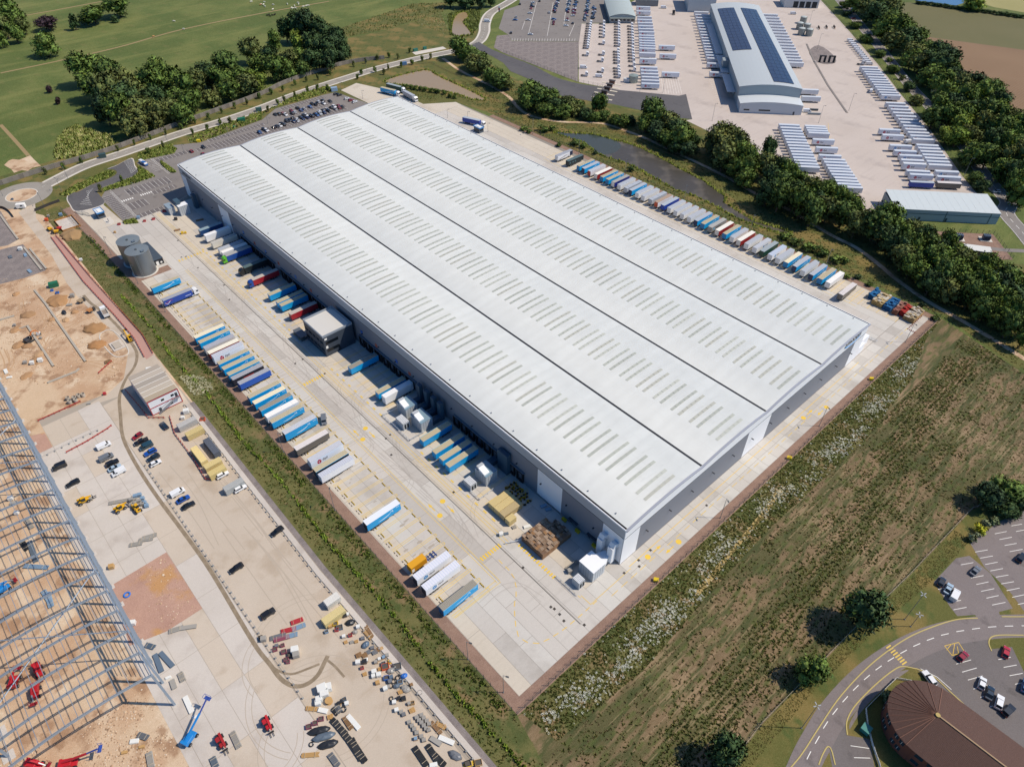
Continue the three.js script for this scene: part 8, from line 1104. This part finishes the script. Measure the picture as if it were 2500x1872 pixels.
lay(31, 'on the slab near the steel frame', [['p', 645, 1010, 2.2, WHITE2], ['p', 690, 1000, 2, WHITE2], ['p', 665, 1050, 2, WHITE2], ['p', 620, 1095, 1.6, WHITE2], ['p', 610, 1125, 1.4, WHITE2], ['d', 700, 1105, 1.2, '#b8925c'], ['t', 550, 1170, 3, '#b8925c', 50], ['f', 650, 1180, 2.6, WHITE2, 30], ['p', 780, 1125, 0.8, '#2b2d30'], ['p', 805, 1110, 0.8, '#2b2d30'], ['p', 850, 1125, 1, WHITE2], ['c', 830, 1090, 0.9, '#5a6b7c'], ['r', 820, 1170, 1.3, '#2b2d30'], ['s', 755, 1185, 2.4, '#2b2d30', 0], ['s', 775, 1170, 2.4, '#6f7276', 0], ['s', 780, 1320, 6, '#2b2d30', 0], ['s', 820, 1370, 6, '#2b2d30', 0], ['s', 800, 1345, 6, '#2b2d30', 0], ['s', 905, 1490, 6.4, '#2b2d30', 0], ['s', 950, 1530, 6.4, '#2b2d30', 0], ['s', 930, 1510, 6.4, '#2b2d30', 0], ['b', 620, 1350, 6, '#2b2d30', 65], ['b', 660, 1400, 6.2, '#5f6b76', 65], ['b', 695, 1465, 5.4, '#2b2d30', 65], ['f', 905, 1280, 5, WHITE2, 0], ['s', 860, 1285, 4, '#8a6a48', 0], ['c', 530, 1320, 1.2, '#8d4a5c'], ['c', 585, 1290, 1.1, '#8d4a5c'], ['c', 635, 1255, 1.1, '#8d4a5c'], ['r', 550, 1465, 1, '#2b2d30'], ['t', 540, 1560, 4.5, '#b8925c', 60], ['s', 740, 1600, 4, '#6f7276', 0], ['w', 710, 1235, 1.3, '#b8925c']]);
lay(31, 'in the island of goods beside the mud curve', [['s', 270, 560, 4.6, '#6f7276'], ['s', 300, 575, 4.6, '#8d4a5c'], ['s', 360, 505, 4.4, '#b0323a'], ['s', 385, 550, 3.4, '#7d97ad'], ['s', 430, 430, 3.6, '#b0323a'], ['s', 445, 480, 4, '#7d97ad'], ['p', 415, 680, 1.8, WHITE2], ['p', 425, 720, 1.6, '#9a968e'], ['c', 375, 715, 1.4, '#2b2d30'], ['c', 320, 690, 1.2, '#8d4a5c'], ['c', 340, 755, 1.1, '#8d4a5c'], ['c', 245, 670, 1.1, '#8d4a5c'], ['p', 260, 640, 0.9, '#6f7276'], ['c', 310, 635, 0.9, '#8d4a5c'], ['c', 355, 775, 0.9, '#8d4a5c'], ['p', 150, 585, 1.4, '#9a968e'], ['c', 125, 570, 1, '#2b2d30']]);
lay(20, 'beside the yellow telehandlers', [['p', 1105, 1040, 1.2, '#9a968e'], ['p', 1140, 1010, 1.2, '#7d97ad'], ['p', 1175, 1000, 1.2, '#7d97ad'], ['p', 1200, 1030, 1.2, '#7d97ad'], ['p', 1170, 1050, 1.2, '#9a968e'], ['p', 1215, 1065, 1.2, '#7d97ad'], ['p', 1235, 1090, 1.2, '#7d97ad'], ['p', 1135, 1070, 1.2, '#9a968e'], ['p', 1110, 1085, 1.2, '#9a968e'], ['p', 1200, 1075, 1.2, '#9a968e'], ['s', 1030, 1045, 9, '#9a968e'], ['p', 765, 1030, 1, '#9a968e']]);
lay(20, 'on the pale slab above the bare patch', [['s', 1140, 1410, 4, '#9a968e'], ['s', 1225, 1370, 4.5, '#9a968e'], ['s', 1255, 1345, 4.5, '#9a968e'], ['p', 940, 1605, 1.4, '#b8925c']]);
lay(20, 'beside the cream cabins', [['p', 1570, 300, 1.8, WHITE2], ['p', 1540, 350, 1.2, WHITE2], ['c', 1705, 360, 1.6, '#d0582e'], ['p', 880, 145, 1, '#b0323a'], ['f', 745, 225, 1.4, '#9a968e']]);
lay(30, 'near the feet of the steel frame', [['s', 410, 250, 6, '#7d97ad', 0], ['s', 385, 215, 5, '#7d97ad', 0], ['f', 1330, 780, 6.5, '#5a6b7c', -10], ['f', 1400, 750, 6.5, '#5a6b7c', 5], ['s', 1525, 900, 3, '#9a968e', 0], ['f', 1455, 960, 3, '#9a968e', 0], ['f', 1415, 905, 1.4, WHITE2], ['f', 1585, 1130, 5.5, WHITE2, 0], ['f', 1642, 1238, 1.6, WHITE2], ['s', 1980, 1430, 5, '#9a968e', -5], ['s', 1800, 1620, 3, '#5f6b76', -10], ['f', 1130, 1440, 2.2, WHITE2, 60], ['f', 1190, 1485, 1.4, '#b8925c'], ['f', 1045, 1535, 1.4, '#b8925c'], ['s', 1260, 1600, 4.4, '#9a968e', -10], ['s', 1200, 1400, 3, '#6f7276', 30], ['p', 1120, 450, 1.4, WHITE2], ['s', 1480, 500, 4, '#9a968e'], ['f', 1580, 480, 5, '#9a968e'], ['r', 1065, 205, 1.6, '#2f6fc0'], ['s', 1260, 640, 3, '#5a6b7c', 30]]);
lay(20, 'under the upper part of the frame', [['s', 240, 1240, 5, '#9a968e', 0], ['s', 270, 1470, 10, '#5f6b76', 0], ['s', 200, 1420, 5, '#2b2d30', 0], ['s', 300, 1600, 8, '#7d97ad', 40], ['p', 90, 1030, 1.4, WHITE2], ['p', 140, 1150, 1.2, WHITE2], ['f', 110, 1060, 2.4, '#9a968e']]);
lay(10, 'on the bare earth of the site', [['f', 45, 1540, 3, WHITE2, 0], ['f', 75, 1590, 2, WHITE2], ['p', 210, 1470, 1.2, '#9a968e'], ['p', 270, 1475, 1.4, WHITE2], ['p', 340, 1455, 1.6, WHITE2], ['p', 325, 1230, 1.3, WHITE2], ['p', 340, 1262, 0.9, '#9a968e'], ['p', 120, 1155, 1, '#9a968e'], ['w', 905, 1460, 2, '#8a6a48'], ['f', 580, 980, 2.4, '#9a968e'], ['b', 535, 1045, 4, '#2b2d30', 0], ['p', 610, 910, 1.6, '#9a968e'], ['c', 435, 860, 1, '#2f6fc0'], ['c', 480, 880, 1.2, '#2f6fc0'], ['s', 80, 575, 3, '#5a6b7c', 0], ['f', 245, 695, 3.4, '#7d97ad', 0], ['f', 210, 560, 3, '#7d97ad', 0], ['p', 510, 225, 1.4, '#7d97ad'], ['p', 390, 268, 1.4, '#d0582e'], ['p', 405, 235, 1, '#9a968e'], ['p', 680, 605, 1.2, WHITE2], ['p', 170, 515, 1.6, WHITE2], ['f', 1250, 1515, 2.4, WHITE2], ['c', 100, 92, 1, '#5a6b7c']]);
lay(22, 'on the yard beside the pallet block', [['p', 80, 1330, 1.2, WHITE2], ['f', 122, 1320, 1.6, '#5f6b76'], ['w', 190, 1265, 1.2, '#9a968e'], ['f', 300, 1260, 2.4, WHITE2], ['f', 440, 1085, 2.4, '#7d97ad'], ['f', 480, 1115, 2, '#7d97ad'], ['s', 680, 1590, 5, '#9a968e', 90], ['p', 660, 1640, 1.4, '#9a968e']]);
lay(10, 'near the car park end of the dock yard', [['s', 1490, 350, 3, '#8a6a48', 80], ['p', 1535, 378, 1.2, '#d8b22c'], ['p', 1560, 375, 1, '#d8b22c'], ['s', 1680, 265, 4, '#8a6a48', 80], ['p', 1480, 262, 1.4, '#2b2d30'], ['c', 1385, 190, 1.8, '#b0323a'], ['c', 1290, 258, 1.4, '#b0323a'], ['c', 1215, 275, 1.2, '#b0323a'], ['c', 1000, 302, 1.2, '#b0323a'], ['p', 965, 370, 0.9, '#b8925c'], ['p', 1165, 250, 1.4, '#7d97ad']]);
// ---- roadside and depot odds
function cabinet(rc, x, y, w, h, d, col, deg, label, cat = 'cabinet') { const t = thing('street_cabinet', label, cat, ...q(rc, x, y), deg, 0.03); mesh('housing', new RoundedBoxGeometry(w, h, d, 1, 0.06).translate(0, h / 2, 0), mat(col, 0.6), t); mesh('lid', bx(0, h + 0.06, 0, w + 0.15, 0.12, d + 0.15), mat(col, 0.5), t); mesh('door', bx(0, h / 2, d / 2 + 0.02, w * 0.8, h * 0.8, 0.04), mat(col, 0.7), t); }
cabinet(0, 865, 1325, 4, 2.4, 2.6, '#3c5250', 70, 'dark green utility cabinet on the road verge'); cabinet(0, 1672, 1196, 2.2, 1.4, 1.5, '#d8c024', 60, 'yellow bin at the car park entrance'); cabinet(0, 2035, 1020, 5, 2.2, 2.6, '#1f6a50', 70, 'green shelter above the car park bays'); cabinet(0, 1975, 1075, 1.6, 1.2, 1.2, '#1f7a50', 70, 'small green bin beside the bare bed'); cabinet(1, 745, 765, 4.6, 2.6, 3, '#8fa6bc', 70, 'pale blue roofed shelter at the car park gate'); cabinet(1, 1335, 548, 4, 2.4, 2, '#4a6f96', 75, 'blue shelter on the far road verge'); cabinet(1, 1430, 432, 4, 2.2, 1.6, '#2a6a58', 80, 'green bus shelter on the pale lay by'); cabinet(1, 1508, 415, 3, 2, 1.6, '#2a6a58', 80, 'smaller green box on the pale lay by'); cabinet(1, 110, 935, 4, 2.4, 2.4, '#3d5c56', 70, 'dull green cabinet by the car park hedge'); cabinet(33, 870, 1350, 2.2, 1.6, 2.2, '#2c7a72', 0, 'teal cabinet beside the white picket fence'); cabinet(1, 1180, 745, 1, 1, 1, '#8a8a88', 0, 'small grey post box at the rear gate');
sheet('lay_by', qs(1, [1400, 440], [1660, 392], [1690, 410], [1430, 462]), 0.045, MAT.kerb);
{ const [u, v] = q(2, 65, 100), t = thing('totem_sign', 'red and white totem sign at the depot corner', 'sign', u, v, 41, 0.03); mesh('panel', bx(0, 3, 0, 1.6, 4.4, 0.4), MAT.white, t); mesh('red_face', bx(0, 2.4, 0.22, 1.5, 2.4, 0.06), mat('#b01e2d', 0.5), t); mesh('post', bx(0, 0.4, 0, 1, 0.8, 0.3), steelGrey, t); }
{ const [u, v] = q(2, 1192, 690), t = thing('silver_tank', 'round silver tank beside the depot trailers', 'tank', u, v, 0, 0.03); mesh('shell', cyl(0, 2.6, 0, 3.6, 5.2, 'y', 28), mat('#98a29e', 0.4, 0.5), t); mesh('tank_roof', new THREE.ConeGeometry(3.7, 0.7, 28).translate(0, 5.5, 0), mat('#7f8c88', 0.5), t); mesh('pipe', bx(3.7, 2.6, 0, 0.2, 5.2, 0.2), steelGrey, t); }
container(...q(2, 1140, 680, 1), DROT, 5, 2.6, 2.8, '#cfd2d2', 'white container beside the round silver tank');
[[315, 215], [375, 225], [330, 262], [395, 270], [345, 165]].forEach(([x, y], i) => { const t = thing('depot_silo', 'squat grey storage silo in the depot fuel compound', 'silo', ...q(3, x, y + 30), DROT, 0.03, 'silos in the depot fuel compound'); mesh('shell', cyl(0, 2.8, 0, 3, 5.6, 'y', 20), mat('#8a918e', 0.5, 0.3), t); mesh('dome', new THREE.SphereGeometry(3, 20, 6, 0, 6.283, 0, 1.1).scale(1, 0.4, 1).translate(0, 5.05, 0), mat('#b3bab6', 0.5), t); mesh('ladder', bx(3.05, 2.8, 0, 0.12, 5.6, 0.5), steelGrey, t); });
{ const [u, v] = q(3, 545, 525), t = thing('wash_gantry', 'black vehicle wash gantry on the depot concrete', 'gantry', u, v, DROT, 0.03); const m = mat('#2a2d2f', 0.6); for (const x of [-6, -1.4, 1.4, 6]) mesh('leg', bx(x, 2.6, 0, 0.7, 5.2, 1.2), m, t); for (const x of [-3.7, 3.7]) mesh('beam', bx(x, 5, 0, 5.2, 0.8, 1.2), m, t); for (const x of [-5.2, -2.2, 2.2, 5.2]) mesh('brush', cyl(x, 2.4, 0, 0.5, 4.4), mat('#3a3f44', 0.95), t); }
sheet('stained_concrete', smooth(qs(3, [400, 430], [480, 380], [600, 460], [620, 530], [520, 540], [440, 500]), 3, true), 0.04, MAT.slate);
[[480, 240], [545, 235], [610, 235]].forEach(([x, y]) => { const t = thing('fuel_island', 'small fuel pump island with orange markers on depot concrete', 'fuel island', ...q(3, x, y), DROT + 90, 0.03, 'fuel islands in the depot'); mesh('kerb', bx(0, 0.1, 0, 8, 0.2, 1.6), MAT.kerb, t); for (const s of [-2, 0.2, 2.2]) mesh('pump', bx(s, 1.1, 0, 0.9, 1.8, 0.7), mat('#54504c', 0.6), t); mesh('marker', [bx(-3.6, 0.7, 0, 0.3, 1.2, 0.3), bx(3.6, 0.7, 0, 0.3, 1.2, 0.3)], mat('#c0622c'), t); });
for (const [x, y, l] of [[440, 965, 'grey'], [420, 930, 'dark']]) cabinet(3, x, y, 9, 1.2, 0.8, l === 'grey' ? '#8f9698' : '#4d5456', DROT, `${l} storage rack beside the hub end wall`, 'rack');

// loose rubble and clods over the bare earth
{
  const rock = new THREE.IcosahedronGeometry(0.5, 0), l = [];
  const EARTH1 = qs(10, [-50, 760], [330, 760], [600, 950], [830, 1130], [1060, 1420], [1000, 1656], [-50, 1656]), EARTH2 = qs(30, [-60, 1656], [300, 1500], [1200, 1000], [1500, 1500], [1580, 1656]);
  for (const [poly, n] of [[EARTH1, 2600], [EARTH2, 900], [qs(10, [300, 190], [600, 150], [690, 330], [560, 470], [420, 400]), 300], [[[-172, 2], [-147, 2], [-147, -8], [-172, -13]], 260]])
    l.push(...scatter(poly, n, (u, v) => noiseAt(u, v, 30, 8) > 0.46 ? [R(0.12, 0.5) * (rnd() < 0.05 ? 2 : 1), pick(['#b3957a', '#a08266', '#c4aa8c', '#8f745c', '#cdbba4']), R(0.4, 0.8), 0.03] : null));
  stuff('loose_rubble', 'loose stones and clods scattered over bare site earth', 'rubble', rock, bladeM, l);
  for (let i = 0; i < 12; i++) { const p = q(10, R(30, 640), R(850, 1600)); mound(p[0], p[1], R(1.6, 3.4), R(0.4, 1.1), pick(['#a8835e', '#b3926e', '#9c7a58']), 'small spoil heap among the ground beams'); const o = scene.children.at(-1); o.userData.group = 'small spoil heaps on the site'; }
}
renderer.setSize(1024, 766);
renderer.render(scene, camera);
